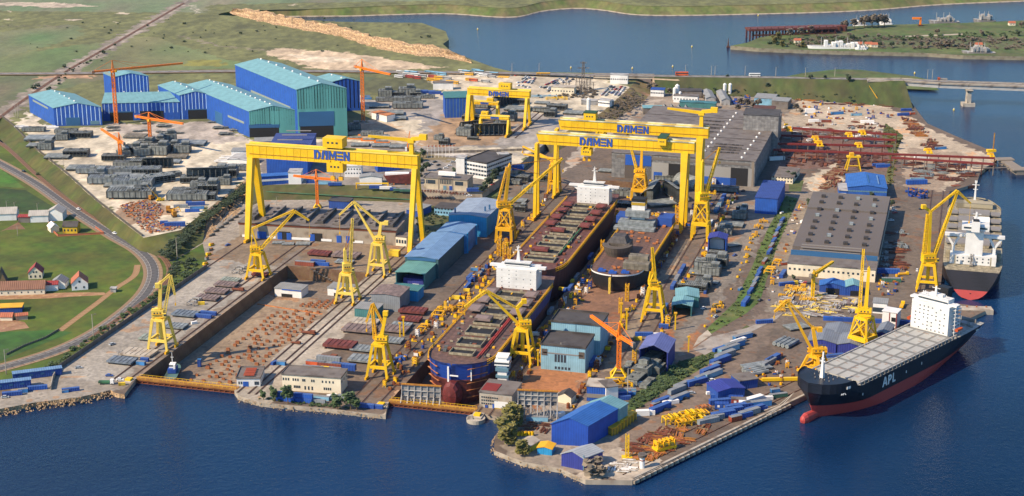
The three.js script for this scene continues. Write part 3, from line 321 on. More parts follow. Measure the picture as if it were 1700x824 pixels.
// DAMEN lettering on the big cranes
const bold = await new FontLoader().loadAsync('fonts/droid/droid_sans_bold.typeface.json');
const blueInk = M([.012,.06,.30], { map: null });
function lettering(txt, size, mat, parent, x, y, z, ry = 0, name = 'lettering', sx = 1, tilt = 0) { const g = new TextGeometry(txt, { font: bold, size, depth: .12, curveSegments: 4 }); g.computeBoundingBox(); const b = g.boundingBox; g.translate(-(b.max.x + b.min.x) / 2,-(b.max.y + b.min.y) / 2,0); const m = mesh(name, g, mat, parent); m.position.set(x, y, z); m.rotation.y = ry; m.rotation.x = tilt; m.scale.x = sx; return m; }
function damen(g, size, x, y, z) { // five letters, the E of three bars and slits cut through the D and the A
 let o = x - size * 2.0; const P = (pts) => { const s = new THREE.Shape(pts.map(([a, b]) => new THREE.Vector2(a * size, b * size))); return new THREE.ExtrudeGeometry(s, { depth: .15, bevelEnabled: false }); };
 const L = { D: [[[0,0],[.27,0],[.27,1],[0,1]],[[.27,1],[.5,1],[.76,.72],[.76,.3],[.54,0],[.34,0],[.5,.32],[.5,.64],[.42,.74],[.27,.74]]], A: [[[0,0],[.26,0],[.36,.9],[.36,1],[.16,1],[.06,.7]],[[.44,0],[.76,0],[.76,1],[.43,1],[.43,.5],[.52,.34]]], M: [[[0,0],[.2,0],[.2,.62],[.44,.12],[.68,.62],[.68,0],[.9,0],[.9,1],[.66,1],[.45,.52],[.24,1],[0,1]]], E: [[[0,0],[.62,0],[.62,.22],[0,.22]],[[0,.39],[.62,.39],[.62,.61],[0,.61]],[[0,.78],[.62,.78],[.62,1],[0,1]]], N: [[[0,0],[.22,0],[.22,.64],[.5,0],[.74,0],[.74,1],[.52,1],[.52,.38],[.26,1],[0,1]]] };
 for (const ch of 'DAMEN') { let w = 0; for (const p of L[ch]) { const m = mesh('letter', P(p), blueInk, g); m.position.set(o, y - size / 2, z); w = Math.max(w,...p.map((q) => q[0])); } o += (w + .1) * size; }
}
// goliath gantry cranes: girder across the docks, legs on the rails, front face towards the lake
function goliath(label, o) {
 const g = thing('gantry_crane', label, 'gantry crane', S(o.s, o.t0, o.lv ?? 0), DROT), L = o.t1 - o.t0, Y = o.m ?? C.yel, b = o.base, tp = o.top, gw = o.gw ?? 9, x0 = -(o.ovl ?? 1), x1 = L + (o.ovr ?? 3);
 const gd = mb_(); gd.hexa([[x0 + (o.cut ?? 0), b, gw / 2],[x1, b, gw / 2],[x1, b,-gw / 2],[x0 + (o.cut ?? 0), b,-gw / 2],[x0, tp, gw / 2],[x1, tp, gw / 2],[x1, tp,-gw / 2],[x0, tp,-gw / 2]]); gd.build('girder', Y, g);
 const rl = mb_(); rl.box(x0, tp, gw / 2 - .3, x1, tp + 1.1, gw / 2 + .5).box(x0, tp,-gw / 2 - .5, x1, tp + 1.1,-gw / 2 + .3); rl.build('walkway', o.pale ? M([.70,.72,.52]) : C.yelP, g);
 const ln = mb_(); ln.box(x0 + 3, b + (tp - b) * .30, gw / 2, x1, b + (tp - b) * .34, gw / 2 + .35); ln.build('service_pipe', C.yelD, g); const rb = mb_(); for (let x = x0 + 6; x < x1 - 2; x += 6) rb.box(x - .12, b + .5, gw / 2, x + .12, tp - .5, gw / 2 + .18); rb.build('stiffener', Y, g);
 for (const l of o.legs) { const lg = mb_(); for (const f of l.feet) lg.bar([l.x0 ?? l.x, l.y0 ?? 2.4, f],[l.x, b + (l.up ?? 0), f * (l.k ?? .25)], l.w, l.d ?? l.w, l.w1 ?? l.w, l.d1 ?? l.d ?? l.w); if (l.tie) lg.bar([l.x, b * .06 + 3, l.feet[0]],[l.x, b * .06 + 3, l.feet[1]],1.6,2.2); lg.build('leg', Y, g); for (const f of l.feet) { const bg = mb_(); bg.b(l.x0 ?? l.x,.4, f,2,2.2, l.bog ?? 13); for (let k = -2; k <= 2; k++) bg.b(l.x0 ?? l.x,.1, f + k * 2.4,1.2,1.4,1.5); bg.build('bogie', C.yelO, g); } }
 if (o.text) damen(g, o.ts ?? 7.2, o.text, b + (tp - b) * (o.ty ?? .38), gw / 2 + .3);
 for (const t of o.trolleys ?? []) { const m = mb_(); m.b(t.x, t.y,0, t.w, t.h, t.d); if (t.leg) { m.b(t.x - t.w * .3, tp,0,1, t.y - tp, t.d * .7).b(t.x + t.w * .3, tp,0,1, t.y - tp, t.d * .7); } if (t.y < b) for (const s of [-1,1]) m.b(t.x + s * t.w * .3, t.y + t.h,0,1.2, Math.max(1, b - t.y - t.h), gw + 1.6); const k = m.build('trolley', t.m ?? Y, g); if (t.roof) pb('trolley_roof', C.green, k, t.x, t.y + t.h,0, t.w + .6,.8, t.d + .6); for (const s of [-.22,0,.22]) pb('window', C.glass, k, t.x + s * t.w, t.y + t.h * .45, t.d / 2, t.w * .11, t.h * .18,.3); if (t.hang) { const hk = mb_(); for (const s of [-1,1]) { hk.b(t.x + s * t.w * .22, t.y - t.hang,0,.3, t.hang,.3); hk.b(t.x + s * t.w * .25, t.y - t.hang - 2.5,0, t.w * .25,3,2.5); } hk.build('hook_block', C.yelO, g); } }
 if (o.mast) { const m = o.mast, q = mb_(); q.bar([m.x, tp,0],[m.x, tp + m.h,0],3.6,3.6,2.6,2.6); q.bar([m.x, tp + m.h - 1,0],[m.x + m.l, tp + m.h + 2.2, m.z ?? 0],2.2,2.8,1.6,1.8).bar([m.x, tp + m.h,0],[m.x + m.c, tp + m.h + 1.4,0],2.4,3).b(m.x + m.c, tp + m.h,0,6,4.5,4).b(m.x, tp + m.h - 3,0,5,2.6,5); q.build('service_crane', Y, g); }
 if (o.ladder) { const q = mb_(); q.lattice([o.ladder,4,3.4],[o.ladder, b,3.4],1.4,1.4,16,.2); q.build('ladder_tower', C.yelO, g); }
 return g;
}
// level luffing dockside cranes
function solve(p0, al, px, py) { const d = ray(px, py), a = Math.sin(al), b = Math.cos(al), t = (p0.x * a + p0.z * b) / (d.x * a + d.z * b); const q = V(d.x * t, CAMH + d.y * t, d.z * t); return [(q.x - p0.x) * b - (q.z - p0.z) * a, q.y - p0.y]; }
function jibCrane(label, o) {
 const lv = o.lv ?? 0, p = o.st ? S(...o.st, lv) : G(o.at[0], o.at[1], lv), Y = o.m ?? C.yel, y2 = o.m2 ?? Y, g = thing('jib_crane', label, 'jib crane', p,0), rot = o.rot ?? DROT, al = o.al;
 const hp = hAt(p.z, o.py) - lv, b = o.b ?? 6.5, t = o.t ?? 3.4, X = V(Math.cos(rot),0,-Math.sin(rot)), Z = V(Math.sin(rot),0, Math.cos(rot)), W = (x, y, z) => X.clone().multiplyScalar(x).addScaledVector(Z, z).setY(y).toArray();
 const k = (f) => b + (t - b) * f;
 for (const sx of [-1,1]) for (const sz of [-1,1]) { const lg = mb_(); if (o.braced) lg.bar(W(sx * b,1.8, sz * b), W(sx * b * .92, hp * .42, sz * b * .92),2.4,2.2).bar(W(sx * b * .92, hp * .42, sz * b * .92), W(sx * t, hp, sz * t),1.2,1.2); else lg.bar(W(sx * b,1.8, sz * b), W(sx * t, hp, sz * t),1.5,1.5,1.9,1.9); lg.build('leg', Y, g); const bg = mb_(); const c = W(sx * b,0, sz * b); bg.bar(W(sx * b,1, sz * b - 2.6), W(sx * b,1, sz * b + 2.6),1.2,1.7); bg.build('bogie', C.yelO, g); }
 const ft = o.braced ? .42 : .36, kk = (f) => o.braced ? (f <= .42 ? b * (1 - .08 * f / .42) : b * .92 + (t - b * .92) * (f - .42) / .58) : k(f);
 for (const f of [ft,.98]) { const rb = mb_(); for (const [i, j, m, n] of [[-1,-1,1,-1],[1,-1,1,1],[1,1,-1,1],[-1,1,-1,-1]]) rb.bar(W(i * kk(f), hp * f, j * kk(f)), W(m * kk(f), hp * f, n * kk(f)), o.braced && f < .5 ? 2.0 : 1.3, o.braced && f < .5 ? 3 : 1.8); rb.build('portal_beam', Y, g); }
 if (o.braced) { const br = mb_(), A = .46, B = .96; for (const [i, j, m, n] of [[-1,-1,1,-1],[1,-1,1,1],[1,1,-1,1],[-1,1,-1,-1]]) { br.bar(W(i * kk(A), hp * A, j * kk(A)), W(m * kk(B), hp * B, n * kk(B)),.7).bar(W(m * kk(A), hp * A, n * kk(A)), W(i * kk(B), hp * B, j * kk(B)),.7); } br.build('brace', Y, g); const cl = mb_(); cl.lattice([0, hp * .45,0],[0, hp,0],2.4,2.4,5,.35); cl.build('column', C.yelO, g); }
 else { const cl = mb_(); cl.cyl(0, hp * .34,0,1.3,1.5, hp * .66,10); cl.build('column', y2, g); }
 const sr = mb_(); sr.cyl(0, hp,0, t * 1.05, t * 1.05,1.2,14); sr.build('slew_ring', C.yelO, g);
 const H = new THREE.Group(); H.name = 'machine_house'; H.position.y = hp + 1.2; H.rotation.y = al; g.add(H); const hw = o.hw ?? 8, hh = o.hh ?? 4.2, hd = o.hd ?? 5.5, ho = o.ho ?? -1.5;
 const bod = mb_(); bod.b(ho,0,0, hw, hh, hd).b(ho, hh,0, hw * .5,.8, hd * .7); bod.build('house_body', Y, H);
 const rail = mb_(); for (const z of [-1,1]) rail.bar([ho - hw / 2, hh + 1, z * hd / 2],[ho + hw / 2, hh + 1, z * hd / 2],.14).bar([ho - hw / 2, hh * .5, z * (hd / 2 + .5)],[ho + hw / 2, hh * .5, z * (hd / 2 + .5)],.8,.12); rail.build('walkway', C.yelO, H);
 for (const z of [-1,1]) for (let i = 0; i < 3; i++) pb('window', C.glass, H, ho + (i - 1) * hw * .25, hh * .5, z * hd / 2,1,1.1,.2);
 const cab = pb('cab', y2, H, ho + hw / 2 + .7,.2, hd / 2 - .2,2.4,2.8,2.2); pb('cab_window', C.glass, cab,.2,.4,.1,.75,.42,1.02);
 const P0 = p.clone().setY(lv + hp + 1.2), jt = solve(P0, al,...o.tip), jr = [o.jr ?? 3, o.jy ?? 2.2], J = [jr[0], jr[1]];
 const jb = mb_(); if (o.box) jb.bar([J[0], J[1],0],[jt[0], jt[1],0],2.2,2.0,1.2,1.3); else { const L = Math.hypot(jt[0] - J[0], jt[1] - J[1]), n = Math.max(6, Math.round(L / 3)); jb.lattice([J[0], J[1],0],[jt[0], jt[1],0],2.6,1.9, n,.42,1.2,1.2); } jb.build('jib', y2, g).position.y = 0;
 const jm = g.children[g.children.length - 1]; jm.position.y = hp + 1.2; jm.rotation.y = al;
 const add = (nm, mb, m = Y) => { const q = mb.build(nm, m, g); q.position.y = hp + 1.2; q.rotation.y = al; return q; };
 const tw = o.tower ? solve(P0, al,...o.tower) : [-1, hh + 8];
 { const q = mb_(); if (o.mast) { q.bar([o.mx ?? -.5,0,0],[tw[0], tw[1],0],3,2.8,2.2,2); q.cyl(tw[0], tw[1],0,.9,.5,1.6,8); } else for (const z of [-1,1]) q.bar([0, hh, z * 1.6],[tw[0], tw[1], z * .7],.9,.9).bar([ho - hw * .35, hh, z * 1.8],[tw[0], tw[1], z * .7],.7,.7); for (let f = .25; f < .95; f += .22) q.bar([tw[0] * f, hh + (tw[1] - hh) * f,-1.6 + f],[tw[0] * f, hh + (tw[1] - hh) * f,1.6 - f],.5); if (o.rear) q.lattice([ho - hw * .45, hh * .6,0],[tw[0] - 2.2, tw[1] * .96,0],2.2,1.4,9,.34,1.6,1); add('mast', q); }
 if (o.arm) { const q = mb_(), a = solve(P0, al,...o.arm); q.bar([tw[0], tw[1],0],[a[0], a[1],0],1.6,2.2,1.4,2.4).b(a[0], a[1] - 1.6,0,3.2,3,3); add('counterweight_arm', q); }
 if (o.fly) { const f = solve(P0, al,...o.fly), q = mb_(); q.lattice([jt[0], jt[1],0],[f[0], f[1],0],1.8,1.6, Math.max(4, Math.round(Math.hypot(f[0] - jt[0], f[1] - jt[1]) / 3)),.38,.9,.8); add('fly_jib', q, y2); const bk = mb_(); const bt = o.back ? solve(P0, al,...o.back) : [tw[0], tw[1]]; bk.lattice([jt[0] - .4, jt[1] + .8,0],[bt[0], bt[1],0],1.2,1.1, Math.max(5, Math.round(Math.hypot(jt[0] - bt[0], jt[1] - bt[1]) / 3.4)),.34,1,1); add('tie_beam', bk, y2); const hk = mb_(), hl = o.hook ?? 14; hk.bar([f[0], f[1] - hl,0],[f[0], f[1],0],.16).b(f[0], f[1] - hl - 1.6,0,.9,1.8,.7); add('hook', hk, C.yelO); }
 else { const q = mb_(); for (const z of [-.6,.6]) q.bar([tw[0], tw[1], z],[jt[0], jt[1], z * .5],.22).bar([tw[0], tw[1] - 2, z],[J[0] + (jt[0] - J[0]) * .62, J[1] + (jt[1] - J[1]) * .62 + .8, z * .5],.22); add('stay_rope', q, C.yelD); const hk = mb_(), hl = o.hook ?? 16; hk.bar([jt[0] + .5, jt[1] - hl,0],[jt[0] + .5, jt[1],0],.16).b(jt[0] + .5, jt[1] - hl - 1.8,0,1.1,2,.8); add('hook', hk, C.yelO); }
 return g;
}
// tower cranes
function towerCrane(label, o) {
 const lv = o.lv ?? 0, p = G(o.at[0], o.at[1], lv), g = thing('tower_crane', label, 'tower crane', p), m = o.m ?? C.org, h = hAt(p.z, o.jy) - lv, ap = hAt(p.z, o.ay) - lv, w = o.w ?? 2.2;
 const jp = p.clone().setY(lv + h), tp = G(o.tip[0], o.tip[1], lv + h), L = o.L ?? tp.distanceTo(jp), al = o.al ?? Math.atan2(-(tp.z - p.z), tp.x - p.x);
 const y0 = o.pyr ?? 0; if (y0) { const q = mb_(); for (const a of [-1,1]) for (const b of [-1,1]) q.bar([a * y0,.5, b * y0],[a * w * .6, y0 * 1.2, b * w * .6],.9); for (const [a, b, c, d] of [[-1,-1,1,-1],[1,-1,1,1],[1,1,-1,1],[-1,1,-1,-1]]) q.bar([a * y0,.8, b * y0],[c * y0,.8, d * y0],1); q.build('base_frame', C.yel, g); }
 else { const q = mb_(); q.b(0,0,0, w * 2,1.2, w * 2); q.build('base_block', o.bm ?? C.conc, g); }
 const ms = mb_(); ms.lattice([0, y0 ? y0 * 1.1 : 1,0],[0, h - 1,0], w, w, Math.round((h - y0) / w / 1.1),.5); ms.build('mast', m, g);
 const J = (nm, q, mm = m) => { const k = q.build(nm, mm, g); k.position.y = h; k.rotation.y = al; return k; };
 const sl = mb_(); sl.cyl(0,-1.8,0, w * .9, w * .9,1.6,10); J('slew_ring', sl); const cab = mb_(); cab.b(w * .9,-1.6, w * .9,1.9,2.4,1.6); const cb = J('cab', cab, C.yelO);
 const jb = mb_(), jl = o.sl ?? .03; jb.lattice([1,.6,0],[L,.6 + L * jl,0],1.7,1.6, Math.round(L / 2.2),.46,1.3,1.1); J('jib', jb); const cj = mb_(), c = o.c ?? L * .28; cj.lattice([-1,.6,0],[-c,.6,0],1.8,1.2, Math.max(3, Math.round(c / 2.2)),.46); J('counter_jib', cj); const cw = mb_(); cw.b(-c + 1.2,-1.4,0,3,3.2,2.2); J('counterweight', cw, o.cm ?? C.conc);
 const A = ap - h; const tw = mb_(); for (const z of [-1,1]) tw.bar([-.8,.6, z * .9],[.2, A,0],.5).bar([1.2,.6, z * .9],[.2, A,0],.5); for (let f = .3; f < 1; f += .3) tw.bar([-.5, A * f,0],[1, A * f,0],.35); J('tower_head', tw); const ti = mb_(); ti.bar([.2, A,0],[L * .62, L * jl * .6 + 1.4,0],.2).bar([.2, A,0],[L * .33, L * jl * .3 + 1.4,0],.2).bar([.2, A,0],[-c + 1,1.2,0],.25); J('tie_rod', ti); return g;
}
// ---------- ships ----------
const L2 = (a, b, f) => a + (b - a) * f, ss = (a, b, x) => { x = Math.max(0, Math.min(1, (x - a) / (b - a))); return x * x * (3 - 2 * x); };
// hull along local -z (stern at z = 0 ... bow at z = -len), breadth in x; hb(f, y) gives the half breadth
function hullBands(g, o) {
 const N = o.n ?? 44, len = o.len, ys = o.ys, bands = o.bands; const prof = (f, y) => o.hb(f, y);
 bands.forEach(([nm, mat, y0, y1]) => {
 const mb = mb_(), K = 5, lv = (j, f) => { const a = y0 === 'd' ? o.deck(f) : typeof y0 === 'function' ? y0(f) : y0, b = y1 === 'd' ? o.deck(f) : typeof y1 === 'function' ? y1(f) : y1; return L2(a, Math.max(a, b), j / K); };
 for (let i = 0; i < N; i++) for (let j = 0; j < K; j++) { const q = (k, jj, s) => { const f = k / N, y = lv(jj, f); return [s * prof(f, y), y,-o.z(f, y)]; };
 mb.quad(q(i, j,1), q(i + 1, j,1), q(i + 1, j + 1,1), q(i, j + 1,1)); mb.quad(q(i + 1, j,-1), q(i, j,-1), q(i, j + 1,-1), q(i + 1, j + 1,-1)); if (i === 0) mb.quad(q(0, j,-1), q(0, j,1), q(0, j + 1,1), q(0, j + 1,-1)); if (i === N - 1) mb.quad(q(N, j,1), q(N, j,-1), q(N, j + 1,-1), q(N, j + 1,1)); }
 mb.build(nm, mat, g);
 });
}
function deckSheet(g, nm, mat, o, f0, f1, dy = 0, inset = 0, holes = []) { const mb = mb_(), N = 30; for (let i = 0; i < N; i++) { const a = L2(f0, f1, i / N), b = L2(f0, f1, (i + 1) / N), P = (f, s) => [s * Math.max(0, o.hb(f, o.deck(f)) - inset), o.deck(f) + dy,-o.z(f, o.deck(f))]; mb.quad(P(a,-1), P(a,1), P(b,1), P(b,-1)); } return mb.build(nm, mat, g); }
function accommodation(g, o) { // o.z front face z, o.y deck y, storeys block with bridge wings; wheelhouse looks along -z (towards the bow)
 const a = new THREE.Group(); a.name = 'accommodation'; a.position.set(o.x ?? 0, o.y, o.z); a.rotation.y = o.r ?? 0; g.add(a); const W = o.w, H = o.h, D = o.d, m = o.m ?? C.whiteS;
 const b = mb_(); b.b(0,0, D / 2, W, H, D); b.build('block', m, a); const n = Math.max(3, Math.round(H / 3)); const dk = mb_(); for (let i = 1; i < n; i++) dk.b(0, H * i / n - .1, D / 2, W + .2,.14, D + .2); dk.build('deck_edge', m, a);
 for (let i = 0; i < n; i++) for (let k = 0; k < (o.nw ?? 6); k++) { if (hash2(i, k,77) < .25) continue; pb('window', C.glass, a, (k + .5) / (o.nw ?? 6) * W * .9 - W * .45, H * (i + .45) / n,-.02,.6,.6,.1); }
 const wg = mb_(); wg.b(0, H, D * .35, o.wing,1.5, o.wd ?? 4).b(0, H + 1.5, D * .35, W * .62,2.6, o.wd ?? 5); for (const s of [-1,1]) wg.hexa([[s * W / 2, H - 4, D * .35 + 1],[s * (W / 2 + (o.wing - W) / 3), H, D * .35 + 1],[s * (W / 2 + (o.wing - W) / 3), H, D * .35 - 1],[s * W / 2, H - 4, D * .35 - 1],[s * W / 2, H - 2, D * .35 + 1],[s * (W / 2 + .4), H, D * .35 + 1],[s * (W / 2 + .4), H, D * .35 - 1],[s * W / 2, H - 2, D * .35 - 1]]); wg.build('bridge_wing', m, a);
 const bw = mb_(); bw.b(0, H + 2.5, D * .35, W * .64,1, (o.wd ?? 5) + .3); bw.build('bridge_window', C.glass, a); const rf = mb_(); rf.b(0, H + 4.1, D * .35, W * .66,.4, (o.wd ?? 5) + .6); for (let k = -3; k <= 3; k++) rf.b(k * W * .09, H + 4.5, D * .35 - 2,.2,1.1,.2); rf.b(0, H + 5.5, D * .35 - 2, W * .6,.15,.15); rf.build('wheelhouse_roof', m, a);
 const mt = mb_(); mt.frus(0, H + 4.5, D * .35 + 1,2.8,2.4,1.2,1.2, o.mh ?? 7).b(0, H + 4.5 + (o.mh ?? 7), D * .35 + 1,5,.4,.5).b(0, H + 4.5 + (o.mh ?? 7), D * .35 + 1,.5,4,.5).b(0, H + 6.8 + (o.mh ?? 7), D * .35 + 1,3,.5,.4).cyl(.2, H + 5.2 + (o.mh ?? 7), D * .35 + 1,.8,.8,1.3,8); mt.build('radar_mast', m, a); return a;
}
// ---------- small repeated things ----------
const box = (col, L = 12.2, w = 2.45, h = 2.6, roof) => proto((g) => { mb_().box(-L / 2,.15,-w / 2, L / 2, h, w / 2).build('body', col, g); const r = mb_().box(-L / 2 - .04, h,-w / 2 - .04, L / 2 + .04, h + .12, w / 2 + .04); r.build('roof', roof ?? (col === C.white || col === C.yelH ? col : col === C.blueD || col === C.blue ? M([.05,.13,.40], { map: corr }) : M([.26,.28,.30], { map: corr })), g); const p = mb_(); for (const x of [-1,1]) for (const z of [-1,1]) p.b(x * (L / 2 - .08),0, z * (w / 2 - .08),.22, h + .1,.22); p.build('corner_post', col, g); mb_().box(L / 2,.3,-w / 2 + .12, L / 2 + .07, h - .15,-.03).build('door', col, g); mb_().box(L / 2,.3,.03, L / 2 + .07, h - .15, w / 2 - .12).build('door', col, g); });
const BX = { b: box(C.blueD), B: box(C.blue), l: box(C.blueL), p: box(C.blueP), r: box(M([.30,.07,.035], { map: corr, bump: .1 })), w: box(C.white), g: box(M([.05,.17,.12], { map: corr })), t: box(C.blueD,6.1), T: box(C.blueL,6.1), o: box(C.redO,6.1), W: box(C.white,6.1), y: box(C.yelH,6.1), R: box(M([.32,.08,.04], { map: rustT }),6.1), c: box(M([.26,.30,.33], { map: corr, bump: .1 })) };
const cabin = (col, roof) => proto((g) => { mb_().box(-3,.2,-1.4,3,2.8,1.4).build('body', col, g); mb_().box(-3.1,2.8,-1.5,3.1,2.95,1.5).build('roof', roof, g); pb('window', C.whiteS, g,-1.4,1.2,1.4,1,1,.12); pb('door', C.greyL, g,1.2,.2,1.4,.9,2,.1); });
const CB = { b: cabin(C.blueD, C.blueD), w: cabin(C.white, C.greyL), r: cabin(M([.32,.05,.03], { map: corr }), C.roofBr), l: cabin(C.blueP, C.blueP) };
const carP = (col) => proto((g) => { const b = mb_(); b.hexa([[-2.1,.35,.85],[2.1,.35,.85],[2.1,.35,-.85],[-2.1,.35,-.85],[-2.05,.95,.8],[2.05,.85,.8],[2.05,.85,-.8],[-2.05,.95,-.8]]); b.frus(-.2,1.42,0,1.9,1.3,1.8,1.2,.1); b.build('body', col, g); mb_().frus(-.2,.9,0,2.9,1.55,1.9,1.3,.52).build('cabin_window', C.glass, g); for (const x of [-1.3,1.3]) for (const z of [-.78,.78]) mb_().hcyl([x,.33, z - .1],[x,.33, z + .1],.33,8).build('wheel', C.rub, g); });
const carM = (r, g, b) => M([r, g, b], { r: .3, map: null }), CAR = { w: carP(carM(.75,.75,.74)), s: carP(carM(.35,.37,.38)), k: carP(carM(.02,.02,.025)), r: carP(carM(.40,.03,.03)), b: carP(carM(.03,.07,.28)), g: carP(carM(.03,.10,.06)) };
const busP = (col, L = 11) => proto((g) => { mb_().box(-L / 2,.4,-1.25, L / 2,3.1,1.25).build('body', col, g); mb_().box(-L / 2 + .3,1.7,-1.28, L / 2 + .03,2.6,1.28).build('window_band', C.glass, g); mb_().box(-L / 2,3.1,-1.2, L / 2,3.25,1.2).build('roof', col, g); for (const x of [-L * .3, L * .32]) for (const z of [-1.1,1.1]) mb_().hcyl([x,.5, z - .15],[x,.5, z + .15],.5,8).build('wheel', C.rub, g); });
const BUS = { w: busP(C.whiteS), y: busP(C.yelO), r: busP(C.red), b: busP(C.blueP), g: busP(C.greyL), o: busP(C.redO) };
const truckP = (cab, bed, tall = 1) => proto((g) => { mb_().box(2.6,.6,-1.2,4.6,3,1.2).build('cab', cab, g); mb_().box(4.5,1.8,-1.05,4.66,2.7,1.05).build('windscreen', C.glass, g); mb_().box(-4.4,.9,-1.25,2.3,.9 + tall * 1.1,1.25).build('cargo_bed', bed, g); for (const x of [-3,-1.8,3.6]) for (const z of [-1.05,1.05]) mb_().hcyl([x,.5, z - .16],[x,.5, z + .16],.5,8).build('wheel', C.rub, g); });
const TRK = { y: truckP(C.yel, C.yelO), g: truckP(C.white, C.green), r: truckP(C.redO, C.conc), w: truckP(C.white, C.white,2) };
// ship sections: plated boxes with open cells, ribs and brackets
const blockP = (v, mat = C.steel) => proto((g) => {
 const r = rng(100 + v), L = [22,16,26,14,20,24][v % 6], W = [11,12,9,13,14,8][v % 6], H = [5,7,4,6,3.4,8][v % 6], m = mb_(), k = mb_(), d = mb_(), d2 = mb_();
 if (v % 6 === 4) { m.b(0,1.6,0, L,.6, W); for (let i = 0; i < 9; i++) k.b(L * (i / 8 - .5) * .96,.4,0,.35,1.2, W * .98); for (let i = 0; i < 3; i++) k.b(0,.6, W * (i / 2 - .5) * .9, L,1,.4); for (const x of [-1,1]) for (const z of [-1,1]) d.b(x * L * .4,0, z * W * .4,1.2,.9,1.2); }
 else if (v % 6 === 5) { const n = 8; for (let i = 0; i < n; i++) { const a = i / n * 1.57, b = (i + 1) / n * 1.57, P = (t, x) => [x, H * Math.sin(t) + .8, W * (.5 - Math.cos(t))]; m.quad(P(a,-L / 2), P(a, L / 2), P(b, L / 2), P(b,-L / 2)); } for (let i = 0; i < 8; i++) k.b(L * (i / 7 - .5) * .96,.8, W * .3,.3, H * .8, W * .5); m.b(0,.8,0, L,.3, W); d.b(-L * .3,0,0,2,.8, W * .8).b(L * .3,0,0,2,.8, W * .8); }
 else { m.b(0,.8,0, L,.5, W).b(0,.8 + H - .4,0, L,.4, W).b(0,.8,-W / 2 + .2, L, H,.4).b(-L / 2 + .2,.8,0,.4, H, W); const n = Math.round(L / 3.2); for (let i = 0; i <= n; i++) k.b(L * (i / n - .5) * .985,.8, W * .02,.3, H - .2, W * .96); for (let i = 1; i < 3; i++) k.b(0,.8 + H * i / 3, W * .42, L * .98,.3,1); if (v % 3 !== 1) for (let i = 0; i <= n * 2; i++) d2.b(L * (i / n / 2 - .5) * .97,.8 + H,0,.3,.28, W * .96);  if (v === 1 || v === 2) { m.b(0,.8, W / 2 - .2, L, H,.4).b(L / 2 - .2,.8,0,.4, H, W); for (let i = 0; i <= n; i++) k.b(L * (i / n - .5) * .97,1, W / 2 + .1,.22, H - .6,.25); }
 if (v % 2) { m.b(L * .2,.8 + H,-W * .1, L * .45, H * .45, W * .6); for (let i = 0; i < 5; i++) k.b(L * (.02 + i * .09),.8 + H, W * .22,.3, H * .4,.8); } for (let i = 0; i < 7; i++) k.b(rr2(r,-.45,.45) * L,.8 + H, rr2(r,-.4,.4) * W, rr2(r,1,4), rr2(r,.3,1.2), rr2(r,.6,2.4)); for (const x of [-1,1]) for (const z of [-1,1]) d.b(x * L * .38,0, z * W * .36,1.6,.9,1.6); }
 m.build('plating', mat, g); k.build('stiffener', mat === C.steel ? C.steelD : C.steel, g); d.build('support_block', C.rustL, g); if (d2.p.length) d2.build('deck_rib', mat, g);
});
function rr2(r, a, b) { return a + (b - a) * r(); }
const BLK = [0,1,2,3,4,5].map((v) => blockP(v)), BLKL = [0,1,2,3,4,5].map((v) => blockP(v, C.steelL)), BLKB = [0,1,2,3,4,5].map((v) => blockP(v, C.steelB));
const hatchP = (mat, L = 20, W = 11, h = 1.2, stand = 1.2) => proto((g) => { mb_().b(0, stand,0, L, h, W).build('cover', mat, g); const k = mb_(); for (let i = 1; i < 6; i++) k.b(L * (i / 6 - .5), stand + h,0,.3,.22, W * .98); k.build('stiffener', mat, g); const s = mb_(); for (const x of [-1,1]) for (const z of [-1,1]) s.b(x * L * .42,0, z * W * .4,.9, stand,.9); s.build('trestle', C.rustD, g); });
const stackP = (v, mat, mat2) => proto((g) => { const r = rng(300 + v), m = mb_(), q = mb_(); for (let i = 0; i < 16; i++) { const L = rr2(r,4,11), x = rr2(r,-3,3), z = rr2(r,-4,4), y = Math.floor(r() * 3) * .7; (i % 3 ? m : q).b(x, y, z, L, rr2(r,.3,.8), rr2(r,.4,1.4)); } m.build('steel_bar', mat, g); q.build('steel_plate', mat2 ?? mat, g); });
const frameP = (v, mat) => proto((g) => { const m = mb_(), r = rng(500 + v), L = [9,7,12][v % 3], H = [3.2,2.6,2.2][v % 3], W = [4,3.2,5][v % 3]; for (const x of [-1,0,1]) { for (const z of [-1,1]) m.b(x * L / 2,0, z * W / 2,.4, H,.4); m.bar([x * L / 2, H,-W / 2],[x * L / 2, H, W / 2],.4); } for (const z of [-1,1]) { m.bar([-L / 2, H, z * W / 2],[L / 2, H, z * W / 2],.45); m.bar([-L / 2,.4, z * W / 2],[0, H, z * W / 2],.3).bar([0, H, z * W / 2],[L / 2,.4, z * W / 2],.3); } m.build('trestle', mat, g); const k = mb_(); for (let i = 0; i < 3; i++) k.b(rr2(r,-.3,.3) * L, H + .2,0,1,.6, W); k.build('cross_beam', mat, g); });
